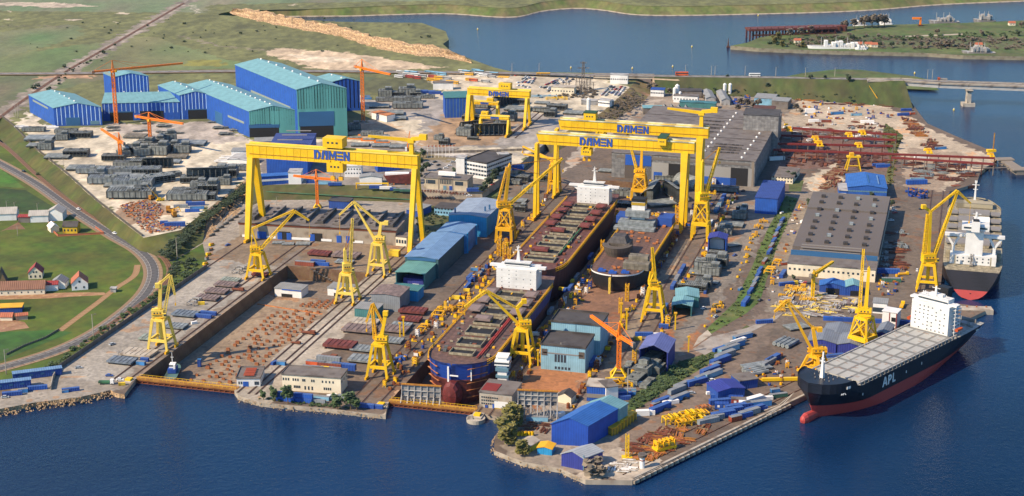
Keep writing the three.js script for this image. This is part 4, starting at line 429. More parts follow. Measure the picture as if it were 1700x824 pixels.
const unitP = (v, col) => proto((g) => { const m = mb_(), k = mb_(); if (v === 0) { m.b(0,.2,0,2.6,1.9,1.8); k.b(0,2.1,0,2,.4,1.2).b(1.4,.4,0,.3,1,1); } else if (v === 1) { m.cyl(0,.3,0,1,1,2.4,10); k.b(0,0,0,1.6,.4,1.6).b(0,2.7,0,.6,.5,.6); } else if (v === 2) { for (const x of [-1,1]) for (const z of [-1,1]) m.b(x * 1.2,0, z * 1,.3,4.6,.3); for (const y of [1.5,3,4.5]) m.b(0, y,0,2.7,.25,2.3); k.b(0,4.75,0,1.4,.7,1.2); } else { m.b(0,.4,0,4.4,.5,1.8).b(-1.4,.9,0,1.2,1.2,1.4); k.b(1,.9,0,1.6,.7,1.2).b(0,0,0,3.6,.4,1.2); } m.build('casing', col, g); k.build('fitting', C.yelD, g); g.userData.nm = ['power_unit', 'fluid_drum', 'work_platform', 'welding_trolley'][v]; });
const UN = [0,1,2,3].map((v) => unitP(v, C.yel)), UO = [0,1,2,3].map((v) => unitP(v, C.yelO)), UBl = [0,1,2,3].map((v) => unitP(v, C.blueD)), UW = [0,1,2,3].map((v) => unitP(v, C.white)), UR = [0,1,2,3].map((v) => unitP(v, C.rust)), UG = [0,1,2,3].map((v) => unitP(v, C.steel));
const poleP = (h = 14) => proto((g) => { mb_().cyl(0,0,0,.28,.16, h,6).build('pole', C.concL, g); mb_().bar([0, h - .2,0],[1.8, h + .2,0],.16).b(1.9, h,0,1,.25,.4).build('lamp_head', C.grey, g); });
const POLE = poleP(14), POLES = poleP(10);
// trees and shrubs: trunk, limbs and a loose crown of small leaf faces
const leafM = (r, g, b) => { const m = new THREE.MeshPhysicalMaterial({ color: new THREE.Color().setRGB(r, g, b), roughness: .9, side: 2, transmission: .25, thickness: 0 }); return m; };
const LEAF = { g: [leafM(.055,.10,.025), leafM(.085,.14,.035)], o: [leafM(.15,.135,.018), leafM(.21,.185,.03)], d: [leafM(.035,.065,.022), leafM(.06,.095,.03)], b: [leafM(.17,.135,.09), leafM(.23,.185,.13)], y: [leafM(.10,.15,.03), leafM(.16,.21,.05)] };
function treeP(v, kind, h = 8, w = 6, n = 420, bush = false) { return proto((g) => {
 const r = rng(900 + v * 13), tk = mb_(), nb = bush ? 5 : 7, cl = [], y0 = bush ? .1 : h * .22; if (!bush) tk.frus(0,0,0, w * .09, w * .09, w * .05, w * .05, h * .5);
 for (let i = 0; i < nb + 4; i++) { const a = r() * 6.28, q = Math.sqrt(r()) * w * .36, y = y0 + (h - y0) * (.25 + .6 * r()), x = Math.cos(a) * q, z = Math.sin(a) * q; cl.push([x, y, z, w * (.16 + .14 * r()), (h - y0) * (.14 + .14 * r())]); tk.bar([0, bush ? .1 : h * .3,0],[x * .9, y - .2, z * .9], w * .035, w * .035, w * .015, w * .015); }
 tk.build('trunk', C.wood, g); const a = mb_(), b = mb_(), sz = w * .075;
 for (let i = 0; i < n; i++) { const c = cl[Math.floor(r() * cl.length)], th = r() * 6.28, ph = Math.acos(2 * r() - 1), q = Math.pow(r(),.4), x = c[0] + c[3] * q * Math.sin(ph) * Math.cos(th), z = c[2] + c[3] * q * Math.sin(ph) * Math.sin(th), y = Math.max(.15, c[1] + c[4] * q * Math.cos(ph)), s = sz * (.6 + .9 * r()), e = r() * 6.28, t = r() * 1.4 - .3, ux = Math.cos(e) * s, uz = Math.sin(e) * s, vx = -Math.sin(e) * s * Math.cos(t), vz = Math.cos(e) * s * Math.cos(t), vy = s * Math.sin(t); (r() > .5 ? a : b).quad([x - ux - vx, y - vy, z - uz - vz],[x + ux - vx, y - vy, z + uz - vz],[x + ux + vx, y + vy, z + uz + vz],[x - ux + vx, y + vy, z - uz + vz]); }
 const L = LEAF[kind]; const cr = a.build('crown', L[0], g); b.build('foliage', L[1], cr); }); }
const TR = {}; for (const k of 'godby') TR[k] = [0,1,2].map((v) => treeP(v, k,8,6, k === 'o' ? 900 : 520, k === 'o')); const BU = {}; for (const k of 'godby') BU[k] = [0,1].map((v) => treeP(v + 5, k,2.6,4,200, true));
const tree = (o) => (a) => TR[o][Math.floor(hash2(Math.round((a.p?.x ?? a[0]) * 3), Math.round((a.p?.z ?? a[1]) * 3),3) * 3)], bush = (o) => (a) => BU[o][Math.floor(hash2(Math.round((a.p?.x ?? a[0]) * 3), Math.round((a.p?.z ?? a[1]) * 3),4) * 2)];
// scattered ground vegetation nobody could count
function brush(name, label, poly, lv, n, kind, s0, s1, seed, slope) {
 const r = rng(seed), P = GP(poly, lv), xs = P.map((p) => p.x), zs = P.map((p) => p.z), inside = (x, z) => { let c = false; for (let i = 0, j = P.length - 1; i < P.length; j = i++) if ((P[i].z > z) !== (P[j].z > z) && x < (P[j].x - P[i].x) * (z - P[i].z) / (P[j].z - P[i].z) + P[i].x) c = !c; return c; };
 const base = BU[kind][0], g1 = base.children.find((c) => c.name === 'crown'), g2 = g1.children[0], m4 = [], e = new THREE.Object3D(); let t = 0;
 while (m4.length < n && t++ < n * 30) { const x = Math.min(...xs) + r() * (Math.max(...xs) - Math.min(...xs)), z = Math.min(...zs) + r() * (Math.max(...zs) - Math.min(...zs)); if (!inside(x, z)) continue; e.position.set(x, slope ? slope(x, z) : lv, z); const s = s0 + (s1 - s0) * r() * r(); e.scale.set(s, s * (.7 + .6 * r()), s); e.rotation.y = r() * 6.28; e.updateMatrix(); m4.push(e.matrix.clone()); }
 const g = thing(name, label, 'undergrowth', V(0,0,0)); g.userData.kind = 'stuff'; for (const [k, src] of [['leaves', g1],['sprays', g2]]) { const im = new THREE.InstancedMesh(src.geometry, src.material, m4.length); m4.forEach((m, i) => im.setMatrixAt(i, m)); im.name = k; im.castShadow = true; g.add(im); } return g;
}
// ---------- the place ----------
const AC = DROT, AL = DROT + Math.PI / 2, AQ = 46.2 * Math.PI / 180;
// blue and teal fabrication halls on the plateau
const HB = { skew: 1, lv: PL, wall: C.blue, roof: C.teal, cat: 'hall' }, stripL = M([.46,.62,.80], { map: null }), stripT = M([.05,.17,.17]), skyl = M([.48,.64,.64]);
bld('fabrication_hall', 'low blue hall with teal roof, at the western end of the complex', { ...HB, B: [90.6,209.6], C: [169.6,208], A: [46.8,157.6,1], ey: 179.7, rh: 5, rib: [['f',11, stripL,.55,1, undefined,.02,1],['l',14, C.blueL,.35]], doors: [['f',.39,15,9, C.blueL, 'sliding_door'],['l',.52,44,2, skyl, 'light_strip',15,.8],['f',.84,9,4, C.blueP, 'cladding_panel',1,.5]], vents: [[5,.5,.1,.85,1.1]] });
bld('fabrication_hall', 'long low blue hall with two dark doorways behind the orange tower crane', { ...HB, B: [171,201], C: [299,198.5], d: 52, skew: 0, ey: 171.8, rh: 6, ridge: 'x', rib: [['f',18, stripL,.5,8]], doors: [['f',.24,24,9],['f',.24,25,1.2, C.blueL, 'door_lintel',9,.7],['f',.635,25,10]], vents: [[3,.5,.25,.7,1]] });
bld('fabrication_hall', 'tall blue square hall rising behind the long low hall', { ...HB, B: [191,184], C: [249.5,182], A: [171,121.5,1], ey: 128.5, rh: 4, rib: [['f',10, stripL,.5],['l',4, C.blueL,.35]], doors: [['l',.4,22,2.2, skyl, 'light_strip',38,.8]] });
bld('fabrication_hall', 'blue hall with teal roof between the low hall and the long teal fronted hall', { ...HB, B: [300,198.5], C: [352,197], A: [262,141.8,1], ey: 158.5, rh: 4, rib: [['f',9, stripL,.5,10],['f',1, stripL,.6,0,12,0,.1],['l',6, C.blueL,.35]], doors: [['f',.66,28,10],['f',.66,29,1, C.blueL, 'door_lintel',10,.6]], vents: [[4,.5,.1,.9,1.1]] });
const hN = bld('fabrication_hall', 'long blue hall with teal gable front and half open blue roller door', { ...HB, B: [415,228.5], C: [494.5,227], A: [307,141.5,1], ey: 185, rh: 5.5, rib: [['l',26, C.blueL,.3],['f',20, stripT,.8,12]], doors: [['f',.30,30,11],['f',.30,31,3.4, C.blueL, 'roller_door',10,.7],['l',.2,34,2.2, skyl, 'light_strip',12,.8],['l',.47,16,13, C.blueL, 'sliding_door',0,.5]], vents: [[14,.5,.04,.96,1.1]] });
pb('front_cladding', M([.11,.38,.36], { map: corr, bump: .2 }), hN, hN.userData.w * .73,0,.04, hN.userData.w * .54, hN.userData.h,.14); pb('front_cladding', M([.11,.38,.36], { map: corr, bump: .2 }), hN, hN.userData.w * .23,14,.04, hN.userData.w * .46, hN.userData.h - 14,.14); pb('front_cladding', M([.11,.38,.36], { map: corr, bump: .2 }), hN, hN.userData.w * .05,0,.04, hN.userData.w * .1,14,.14);
const hO = bld('fabrication_hall', 'tallest blue hall with teal gable front and big blue roller door', { ...HB, B: [495,229], C: [577,226.5], A: [390,107.6,1], ey: 149, rh: 6, rib: [['l',30, C.blueL,.3],['f',18, stripT,.8,30]], doors: [['f',.38,34,13],['f',.38,36,15, C.blueL, 'roller_door',12,.8],['l',.42,92,2.6, skyl, 'light_strip',27,1]], vents: [[8,.5,.05,.95,1.3]] });
for (const [u0, u1, y0] of [[0,.17,0],[.17,.6,27],[.6,1,0]]) pb('front_cladding', M([.11,.38,.36], { map: corr, bump: .2 }), hO, hO.userData.w * (u0 + u1) / 2, y0,.04, hO.userData.w * (u1 - u0), hO.userData.h - y0,.14);
for (const [h, k] of [[hN,.5],[hO,.5]]) { const w = h.userData.w, H = h.userData.h, q = mb_(), r = k === .5 && h === hO ? 6 : 5.5; q.hexa([[0, H,.11],[w / 2, H,.11],[w / 2, H,-.03],[0, H,-.03],[0, H,.11],[w / 2, H + r,.11],[w / 2, H + r,-.03],[0, H,-.03]]).hexa([[w / 2, H,.11],[w, H,.11],[w, H,-.03],[w / 2, H,-.03],[w / 2, H + r,.11],[w, H,.11],[w, H,-.03],[w / 2, H + r,-.03]]); q.build('gable_cladding', M([.11,.38,.36], { map: corr, bump: .2 }), h); }
bld('fabrication_hall', 'blue hall with teal roof at the rear corner of the tallest hall', { ...HB, B: [553,185], C: [598,183.5], A: [525,128,1], ey: 136, rh: 3.5, rib: [['f',7, C.navy,.9,3]], vents: [[2,.4,.1,.7,1.2]] });
// other plateau buildings
bld('steel_shed', 'blue ribbed shed beside the rear yellow gantry crane', { lv: PL, B: [739,196], C: [782,195], A: [764,152,1], ey: 163, wall: C.blue, roof: C.tealD, rib: [['f',8, C.blueP,.5]], cat: 'shed' });
bld('paint_hall', 'low blue building with grey roof behind the left gantry girder', { lv: PL, B: [424,251], C: [470,249], d: 18, ey: 236, rh: 1.5, ridge: 'x', wall: C.blue, roof: C.roofGr, cat: 'building' });
bld('paint_hall', 'big dark blue hall with low blue roof seen under the left gantry girder', { lv: PL, B: [443,290], C: [511,290], A: [495,222,1], ey: 252, wall: C.blue, roof: M([.04,.07,.26], { map: corr, bump: .06 }), boxes: [['skylight', C.greyL,.5,27.3,.35,24,.3,3],['skylight', C.greyL,.55,27.3,.62,24,.3,3],['skylight', C.greyL,.6,27.3,.86,24,.3,3]], cat: 'hall' });
bld('site_office', 'low blue office with a row of white windows below the dark blue hall', { lv: PL, B: [432,308], C: [482,305], d: 10, h: 8, wall: C.blue, roof: C.roofBl, win: [['f',9,3.5,3.2,1.8, C.whiteS]], cat: 'office' });
bld('white_annex', 'white box building on a concrete podium above the grass bank', { lv: PL, B: [479,306], C: [500,306], d: 14, h: 11, wall: C.white, roof: C.greyL, cat: 'building' });
bld('podium', 'concrete podium on short pillars at the top of the grass bank', { lv: 0, B: [440,317], C: [507,318], d: 10, h: 7.1, wall: C.concD, roof: C.conc, open: '', tk: .3, cat: 'platform', rib: [['f',9, C.concL,1.2,0,7]] });
bld('white_superstructure', 'white stepped ship superstructure section parked on the plateau', { lv: PL, B: [572,294], C: [600,294], d: 14, h: 10, wall: C.white, roof: C.greyL, win: [['f',6,3,1.2,1.2],['f',6,7,1.2,1.2]], boxes: [['upper_deck', C.white,.45,10,.5,10,3.5,9]], cat: 'ship section' });
bld('white_tent', 'white fabric hall with grey roof beside the dark red keel section', { lv: PL, B: [597,307], C: [634,307], A: [610,290,1], ey: 295, rh: 1.6, wall: C.white, roof: C.roofGr, cat: 'hall' });
bld('blue_shed', 'long low blue shed behind the white fabric hall', { lv: PL, B: [627,286], C: [663,283], d: 12, h: 8, wall: C.blue, roof: C.roofB, cat: 'shed' });
bld('white_tent', 'small white building with grey roof seen left of the gantry leg', { lv: PL, B: [378,275], C: [412,277], d: 22, h: 6, rh: 1, wall: C.white, roof: C.greyL, cat: 'building' }); bld('white_tent', 'white low building behind the left leg of the front gantry', { lv: PL, B: [384,263], C: [412,263], d: 14, h: 7, wall: C.white, roof: C.roofGr, cat: 'building' });
bld('office_block', 'long beige two storey office with flat grey roof and barred windows', { lv: PL, B: [704,313], C: [776,318], A: [722,288,1], ey: 295.5, wall: M([.60,.52,.38]), roof: C.roofBr, parapet: .5, win: [['f',2,5,4,3.6, C.glass,.08,.26],['f',7,5.5,1,4, C.glass,.37,.64],['f',2,5,4,3.6, C.glass,.72,.9],['f',2,5,.8,3.6, C.glass,-.02,.08]], doors: [['f',.34,1.2,12, C.concL, 'pilaster'],['f',.66,1.2,12, C.concL, 'pilaster'],['f',.48,3,4, C.blueP],['f',.62,3,4, C.blueD]], boxes: [['rooftop_house', C.white,.5,12.5,.3,16,3,4]], cat: 'office' });
bld('office_block', 'white four storey office with long ribbon windows and flat roof', { lv: PL, B: [770,292.5], C: [808,299], A: [805,250,1], ey: 266, wall: C.whiteS, roof: C.roofD, parapet: .8, win: [['f',8,3,2.6,1.8],['f',8,7,2.6,1.8],['f',8,11,2.6,1.8],['f',8,15,2.6,1.8],['r',14,3,2.4,1.6],['r',14,7,2.4,1.6],['r',14,11,2.4,1.6],['r',14,15,2.4,1.6]], cat: 'office' });
bld('stair_tower', 'plain white stair tower on the left corner of the white office', { lv: PL, B: [757,293], C: [771,294], d: 10, ey: 262, wall: C.whiteS, roof: C.greyL, cat: 'tower' }); bld('stair_tower', 'plain white end tower at the back of the white office', { lv: PL, B: [828,285], C: [845,284], d: 8, ey: 257, wall: C.whiteS, roof: C.greyL, cat: 'tower' });
bld('long_shed', 'low white shed with brown roof on the rear parking ground', { lv: PL, B: [719,149], C: [752,149], d: 9, h: 8, wall: C.white, roof: C.roofBr, cat: 'shed' }); bld('white_hut', 'small white hut beside the orange tower crane near the tall hall', { lv: PL, B: [617,197], C: [642,203], d: 12, h: 7, wall: C.white, roof: C.rustL, cat: 'hut' });
// long workshop in front of the first dock
const wsL = bld('long_workshop', 'long concrete workshop with rusty eaves and blue doors behind the empty dock', { B: [398,394], C: [657,408], A: [440,344,1], ey: 372, h: 13, wall: C.beige, roof: C.roofBr, cat: 'workshop', over: 1, doors: [['f',.29,10,7],['f',.5,9,7],...[.26,.32,.47,.13,.16,.64,.7].map((u) => ['f', u,4,6, C.blue, 'sliding_door',0,.8]),['f',.5,136,1.6, C.rust, 'eaves_band',11.2,.7],...[.05,.2,.37,.42,.56,.76].map((u) => ['f', u,9,2, C.white, 'wall_panel',.5,.6])] });
{ const w = wsL.userData.w, d = wsL.userData.d; for (let i = 0; i < 9; i++) { const q = mb_(), x = w * (i + .5) / 9, W2 = w / 9 * .52; q.hexa([[x - W2 / 2,13.4,-6],[x + W2 / 2,13.4,-6],[x + W2 / 2,13.4,-d + 2],[x - W2 / 2,13.4,-d + 2],[x - W2 / 2,13.6,-6],[x + W2 / 2,16.6,-6],[x + W2 / 2,16.6,-d + 2],[x - W2 / 2,13.6,-d + 2]]); q.build('roof_monitor', i % 2 ? C.roofBr : C.roofD, wsL); for (let k = 0; k < 4; k++) pb('roof_light', C.roofD, wsL, x - W2 * .1,15,-d * (.2 + .2 * k),2.4,.7,3); } }
bld('brick_annex', 'small cream annex at the right end of the long workshop', { B: [657,408], C: [675,410], d: 12, h: 8, wall: C.cream, roof: C.roofBr, win: [['f',4,2.5,1.6,3]], cat: 'annex' });
bld('store_shed', 'dark blue low store behind the long workshop roof', { B: [546,346], C: [580,348], d: 12, h: 7, wall: C.blueD, roof: C.roofD, cat: 'shed' });
// blue sheds between the docks
const sh1 = bld('blue_workshop', 'bright blue workshop with grey roof and big blue sliding doors', { st: [366,420,98,131], h: 17, rh: 1.6, wall: C.cyan, roof: C.roofL, doors: [['f',.5,20,11, M([.02,.26,.56], { map: corr }), 'sliding_door'],['f',.43,4,10, C.dark, 'doorway',0,.6]], cat: 'workshop', boxes: [['roof_stack', C.blueL,.82,17,.3,1.2,5,1.2],['roof_stack', C.blueL,.88,17,.42,1.2,5,1.2],['roof_stack', C.blueL,.12,17,.1,1.2,5,1.2]] });
bld('blue_workshop', 'pale blue roofed blasting shed with deep dark side wall, rear half', { st: [318,346,103,128], h: 16.5, rh: 1.3, wall: C.blueL, roof: C.roofB, cat: 'shed', boxes: [['post', C.cyan,1.02,0,.05,1.2,17,1.2],['post', C.cyan,1.02,0,.95,1.2,17,1.2]] });
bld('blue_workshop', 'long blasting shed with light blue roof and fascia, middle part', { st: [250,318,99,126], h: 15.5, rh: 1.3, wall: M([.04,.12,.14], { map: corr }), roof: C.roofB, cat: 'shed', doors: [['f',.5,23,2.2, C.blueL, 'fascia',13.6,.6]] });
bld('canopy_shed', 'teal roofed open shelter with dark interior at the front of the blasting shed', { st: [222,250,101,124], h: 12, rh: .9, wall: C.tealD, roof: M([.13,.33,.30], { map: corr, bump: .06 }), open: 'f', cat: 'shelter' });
many('paint_booth', 'booth', '', 'dark blue box standing inside the open teal shelter', proto((g) => { mb_().b(0,0,0,16,6,8).build('body', C.blueV, g); mb_().b(2,0,4.4,5,2,.6).build('door', C.white, g); }),[{ p: S(232,113), r: AC }]);
bld('grey_shed', 'grey clad shed with brownish roof in front of the teal shelter', { st: [168,190,101,123], h: 12, rh: 1, wall: M([.26,.28,.30], { map: corr }), roof: C.primL, cat: 'shed' }); bld('grey_shed', 'low greenish roofed shed behind the grey clad shed', { st: [194,208,106,128], h: 8, wall: C.cyan, roof: C.tealD, cat: 'shed' });
bld('teal_shed', 'small teal shed with flat grey roof beside the grey clad shed', { st: [149,163,95,112], h: 7, wall: C.tealD, roof: C.roofGr, cat: 'shed' });
bld('blue_office', 'pale blue two storey office with black roof beyond the bright blue workshop', { B: [721,357], C: [768,361], A: [740,337,1], ey: 345, wall: C.blueP, roof: C.roofD, cat: 'office', win: [['f',10,2,1.5,1.6],['f',9,5.5,1.5,1.8]] });
bld('store_shed', 'grey roofed lean to store left of the pale blue office', { B: [694,362], C: [716,352], d: 12, h: 6, wall: C.blueD, roof: C.roofGr, cat: 'shed' });
// buildings on the lake front
const cof = bld('office_block', 'long cream two storey office on the waterfront with stacked red cabins behind', { B: [469,648], C: [566,655], d: 15, ey: 622, wall: C.cream, roof: C.roofBr, parapet: .5, cat: 'office', win: [['f',3,7,.9,1.7, C.glass,0,.13],['f',3,7,.9,1.7, C.glass,.17,.29],['f',2,7,.9,1.7, C.glass,.34,.4],['f',2,7,.9,1.7, C.glass,.49,.56],['f',4,7,.9,1.5, C.glass,.66,.9],['f',2,2.2,1,1.7, C.glass,.08,.16],['f',4,2.2,.9,1.7, C.glass,.19,.31],['f',3,1.5,1,2.4, C.glass,.36,.54],['f',4,2.2,.9,1.7, C.glass,.7,.84],['r',3,7,1.4,1.6]] });
bld('pump_house', 'white low pump house with grey and red roof beside the first dock gate', { B: [393,642], C: [432,642], A: [416,611,1], ey: 629, wall: C.whiteS, roof: C.roofBr, parapet: .7, cat: 'building', win: [['f',2,1.6,.9,1.8, C.glass,.05,.25],['f',2,1.2,1.4,2.2, C.glass,.75,.95]], doors: [['f',.38,3.5,3.4, C.blue]], boxes: [.15,.3,.45,.6,.75].map((z) => ['roof_panel', C.redO,.5,6.7, z,7,.25,2]) });
const tower = bld('control_tower', 'slim white control tower with pale blue bands between the two dock gates', { B: [826,640], C: [841,641], d: 7, h: 19, wall: C.white, roof: C.white, cat: 'tower', boxes: [['blue_band', C.blueP,.5,10,.5,8.5,2.2,8.6],['blue_band', C.blueP,.5,5.5,.5,8.3,1.6,8.2],['lookout', C.white,.5,14,.5,9.5,3.2,9.5],['window_band', C.glass,.5,15,.5,9.7,1.2,9.7],['lookout_roof', C.white,.5,19.4,.5,8,.6,8]] });
bld('pump_house', 'pale concrete pump house with square grid windows under the control tower', { B: [796,676], C: [850,682], d: 22, h: 10, wall: C.concL, roof: C.roofBr, cat: 'building', win: [['f',8,6.5,1,1, C.glass,.05,.58],['f',8,4.4,1,1, C.glass,.05,.58],['f',8,2.3,1,1, C.glass,.05,.58]], doors: [['f',.46,2.4,3, C.blue],['f',.84,16,4.5, C.whiteS, 'wall_panel',.6,.5],['f',.84,16,.7, C.yelH, 'yellow_band',0,.6]], boxes: [['roof_panel', C.red,.25,10.5,.4,10,.3,12]] });
bld('small_house', 'small grey house with dark roof behind the steel gate truss', { B: [925,668], C: [948,672], d: 8, h: 4.5, rh: 2.5, wall: C.cream, roof: C.roofD, cat: 'house' });
bld('dock_building', 'pale blue building with stepped flat dark roofs and tall grey windows on the third dock', { st: [86,112,250,280], h: 17, wall: M([.27,.50,.62], { map: corr }), roof: C.roofD, parapet: 1, cat: 'building', win: [['f',4,6,1.5,5.2, C.glass,.3,.58],['f',5,1,1.4,1.8, C.glass,.3,.68]], doors: [['f',.08,4,4.5, C.concD, 'grille',10],['f',.92,4,4.5, C.concD, 'grille',10],['f',.5,27,.8, C.greyL, 'wall_band',11.5]] });
bld('dock_building', 'taller rear part of the pale blue building with flat dark roof', { st: [118,142,249,283], h: 22, wall: M([.27,.50,.62], { map: corr }), roof: C.roofD, parapet: 1, cat: 'building', doors: [['f',.5,20,3, C.concD, 'grille',12],['f',.5,.6,22, C.blueP, 'downpipe',0]] });
bld('boat_shelter', 'blue open fronted shelter with violet blue curved roof over grey steel blocks', { B: [1061,612], C: [1108,618], A: [1075,559,1], skew: 1, ey: 580, rh: 4, open: 'f', wall: C.blueV, roof: M([.14,.17,.42], { map: corr, bump: .06 }), cat: 'shelter' });
bld('boat_shelter', 'small white fronted shelter with blue roof beside the right gantry crane', { B: [1175,419], C: [1205,421], A: [1180,388,1], ey: 396, rh: 2, open: 'f', wall: C.blue, roof: C.blueV, cat: 'shelter' }); many('paint_booth', 'booth', '', 'white box filling the small blue roofed shelter', proto((g) => { mb_().b(0,0,0,12,8,8).build('body', C.white, g); mb_().b(0,8,1,9,3,5).build('upper_part', C.cream, g); }),[[1191,411, AC]]);
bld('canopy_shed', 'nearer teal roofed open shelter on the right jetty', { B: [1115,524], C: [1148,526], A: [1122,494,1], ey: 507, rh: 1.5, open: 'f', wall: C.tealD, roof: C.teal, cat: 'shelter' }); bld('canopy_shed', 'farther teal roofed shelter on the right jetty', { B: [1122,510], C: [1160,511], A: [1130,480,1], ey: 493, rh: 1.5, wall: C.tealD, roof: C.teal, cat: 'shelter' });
bld('blue_hall', 'largest bright blue shed with blue and teal roof at the shore corner', { B: [915.5,738], C: [976,742], A: [967,675,1], skew: 1, ey: 704, rh: 4.5, wall: M([.012,.085,.50], { map: corr, bump: .03 }), roof: C.roofBl, cat: 'shed' });
bld('blue_hall', 'teal end bay joined to the back of the bright blue shed', { B: [968,709], C: [1028.5,712.5], A: [982,667,1], skew: 1, ey: 675.5, rh: 4.5, wall: C.teal, roof: C.teal, cat: 'shed' });
bld('blue_hall', 'small dark blue shed with pale grey roof at the tip of the quay', { B: [932,774], C: [969,782], A: [964,742,1], skew: 1, ey: 754, rh: 3, wall: C.blueV, roof: M([.42,.45,.48], { map: corr, bump: .06 }), cat: 'shed', doors: [['f',1.0,.5,9.5, C.blueP, 'corner_trim',0,.4]] });
bld('yellow_hut', 'small pale roofed hut beside the trees at the shore corner', { B: [858,746], C: [880,752], d: 10, h: 4, rh: 1.5, wall: C.yelH, roof: C.concL, cat: 'hut' }); bld('yellow_hut', 'bright blue kiosk with orange roof beside the pale roofed hut', { B: [892,754], C: [916,757], d: 8, h: 4, rh: 1, wall: C.cyan, roof: C.yelO, cat: 'hut' });
bld('white_block', 'blue and white two part office block behind the bright blue shed', { B: [974,666], C: [1005,668], d: 13, h: 10, wall: C.blue, roof: C.concL, cat: 'office', doors: [['f',.5,12,2.6, C.greyL, 'window_band',2.5]] }); bld('white_block', 'plain white block with grey roof right of the blue office block', { B: [1006,669], C: [1026,666], d: 12, h: 10, wall: C.white, roof: C.roofBr, cat: 'office' });
// right hand side: concrete hall, grey workshop, blue hall
const ch = bld('concrete_hall', 'huge grey concrete hall with dark flat roof behind the two right gantry cranes', { B: [1015,294], C: [1254,305], ey: 246, h: 24, d: 215, snap: 'u', wall: M([.30,.30,.30], { map: plateT }), roof: C.roofBr, cat: 'hall', doors: [['f',.19,26,22, C.concD, 'door_recess',0,.5],['f',.19,25,10, C.blue, 'roller_door',13,.9],['f',.43,58,17, M([.36,.35,.33], { map: corr }), 'door_leaf',0,.5],['f',.47,18,17, C.dark, 'doorway',0,.8],['f',.33,8,8, C.blue, 'lower_panel',0,.8],['f',.75,34,7, C.blue, 'lower_panel',0,.8],['f',.76,60,17, M([.36,.35,.33], { map: corr }), 'door_leaf',0,.5],['f',.895,16,17, C.dark, 'doorway',0,.8],['f',.13,1.6,24, C.concL, 'pier'],['f',.28,1.6,24, C.concL, 'pier'],['f',.6,2.2,24, C.concL, 'pier'],['f',.985,2.4,24, C.concL, 'pier'],['f',.5,126,2.5, M([.34,.33,.32]), 'eaves_band',19.5,.6]] });
{ const w = ch.userData.w, d = ch.userData.d; for (const [u0, u1, z0, z1] of [[.66,.86,.12,.32],[.2,.4,.35,.6],[.45,.62,.5,.8]]) for (let i = 0; i < 4; i++) for (let k = 0; k < 7; k++) pb('roof_light', k % 3 ? C.roofD : C.roofBr, ch, w * (u0 + (u1 - u0) * (k + .5) / 7),24.4,-d * (z0 + (z1 - z0) * i / 4), w * (u1 - u0) / 7 * .8,.9,2.4); for (let i = 0; i < 12; i++) for (const u of [.62,.9]) { const m = mesh('roof_vent', VENT, C.whiteS, ch); m.position.set(w * (u + i * .004),24.3,-d * (.04 + .08 * i)); } for (let i = 1; i < 5; i++) pb('roof_seam', C.roofD, ch, w * .5,24.4,-d * i / 5, w,.4,.7); }
bld('concrete_hall', 'taller plain concrete hall block rising at the back right of the huge hall', { B: [1232,255], C: [1290,258], d: 30, lv: 0, ey: 195, h: 40, wall: M([.33,.32,.31], { map: plateT }), roof: C.roofD, cat: 'hall' });
bld('blue_hall', 'blue flat roofed building with a white tank in front beside the planted strip', { B: [1253,354], C: [1290,356], A: [1258,299,1], ey: 328, snap: 'u', wall: C.blue, roof: M([.03,.07,.30], { map: corr, bump: .08 }), cat: 'building' });
const gw = bld('grey_workshop', 'large grey workshop with many small roof lights and a blue front fascia', { st: [330,532,385,452], h: 10, wall: C.cream, roof: C.roofBr, cat: 'workshop', win: [['f',18,5,1.6,1.6]] });
{ const w = gw.userData.w, d = gw.userData.d; pb('front_fascia', C.blueL, gw, w / 2,10.4,-22, w,4,.8); pb('upper_roof', M([.26,.24,.225]), gw, w / 2,10.4,-d * .4 - 9, w,3.8, d * .56); pb('upper_roof', M([.28,.265,.25]), gw, w / 2,10.4,-d * .86, w,5, d * .26); for (let i = 0; i < 8; i++) for (let k = 0; k < 4; k++) { const q = pb('roof_light', C.roofD, gw, w * (.16 + .22 * k), i > 5 ? 15.4 : 14.2,-d * (.24 + .095 * i),3.6,2,4.2); if (hash2(i, k,4) > .75) q.material = C.steelL; } for (let k = 0; k < 3; k++) pb('roof_duct', C.greyL, gw, w * .45,14.2,-d * (.12 + .035 * k), w * .7,.6,1); }
bld('blue_hall', 'bright blue hall with four light blue roof bays above the grey workshop', { B: [1407,328.5], C: [1472,331], A: [1418,290,1], ey: 311, rh: 2.5, wall: M([.02,.12,.48], { map: corr }), roof: C.roofBl, cat: 'hall', win: [['f',16,6,2,1.2, C.blueP]], boxes: [['roof_bay', C.roofB,.3,11,.5,1,.6,20],['roof_bay', C.blueL,.55,12.4,.5,1,.6,30],['roof_bay', C.roofB,.8,11.6,.5,1,.6,30]] });
bld('blue_annex', 'low blue annex with pale roof at the left end of the bright blue hall', { B: [1393,328], C: [1406.5,328.5], d: 26, h: 6.5, wall: M([.02,.12,.48], { map: corr }), roof: C.greyL, cat: 'annex', doors: [['f',.5,5,1.2, C.white, 'sign',3]] });
bld('white_villa', 'white two storey building with flat brown roof beside the sand heap', { B: [1281,303], C: [1316,306], A: [1292,277,1], ey: 293, wall: C.cream, roof: C.roofBr, win: [['f',7,4.5,1.2,1.5],['f',7,1.5,1.2,1.5],['r',5,4.5,1.2,1.5]], cat: 'building' });
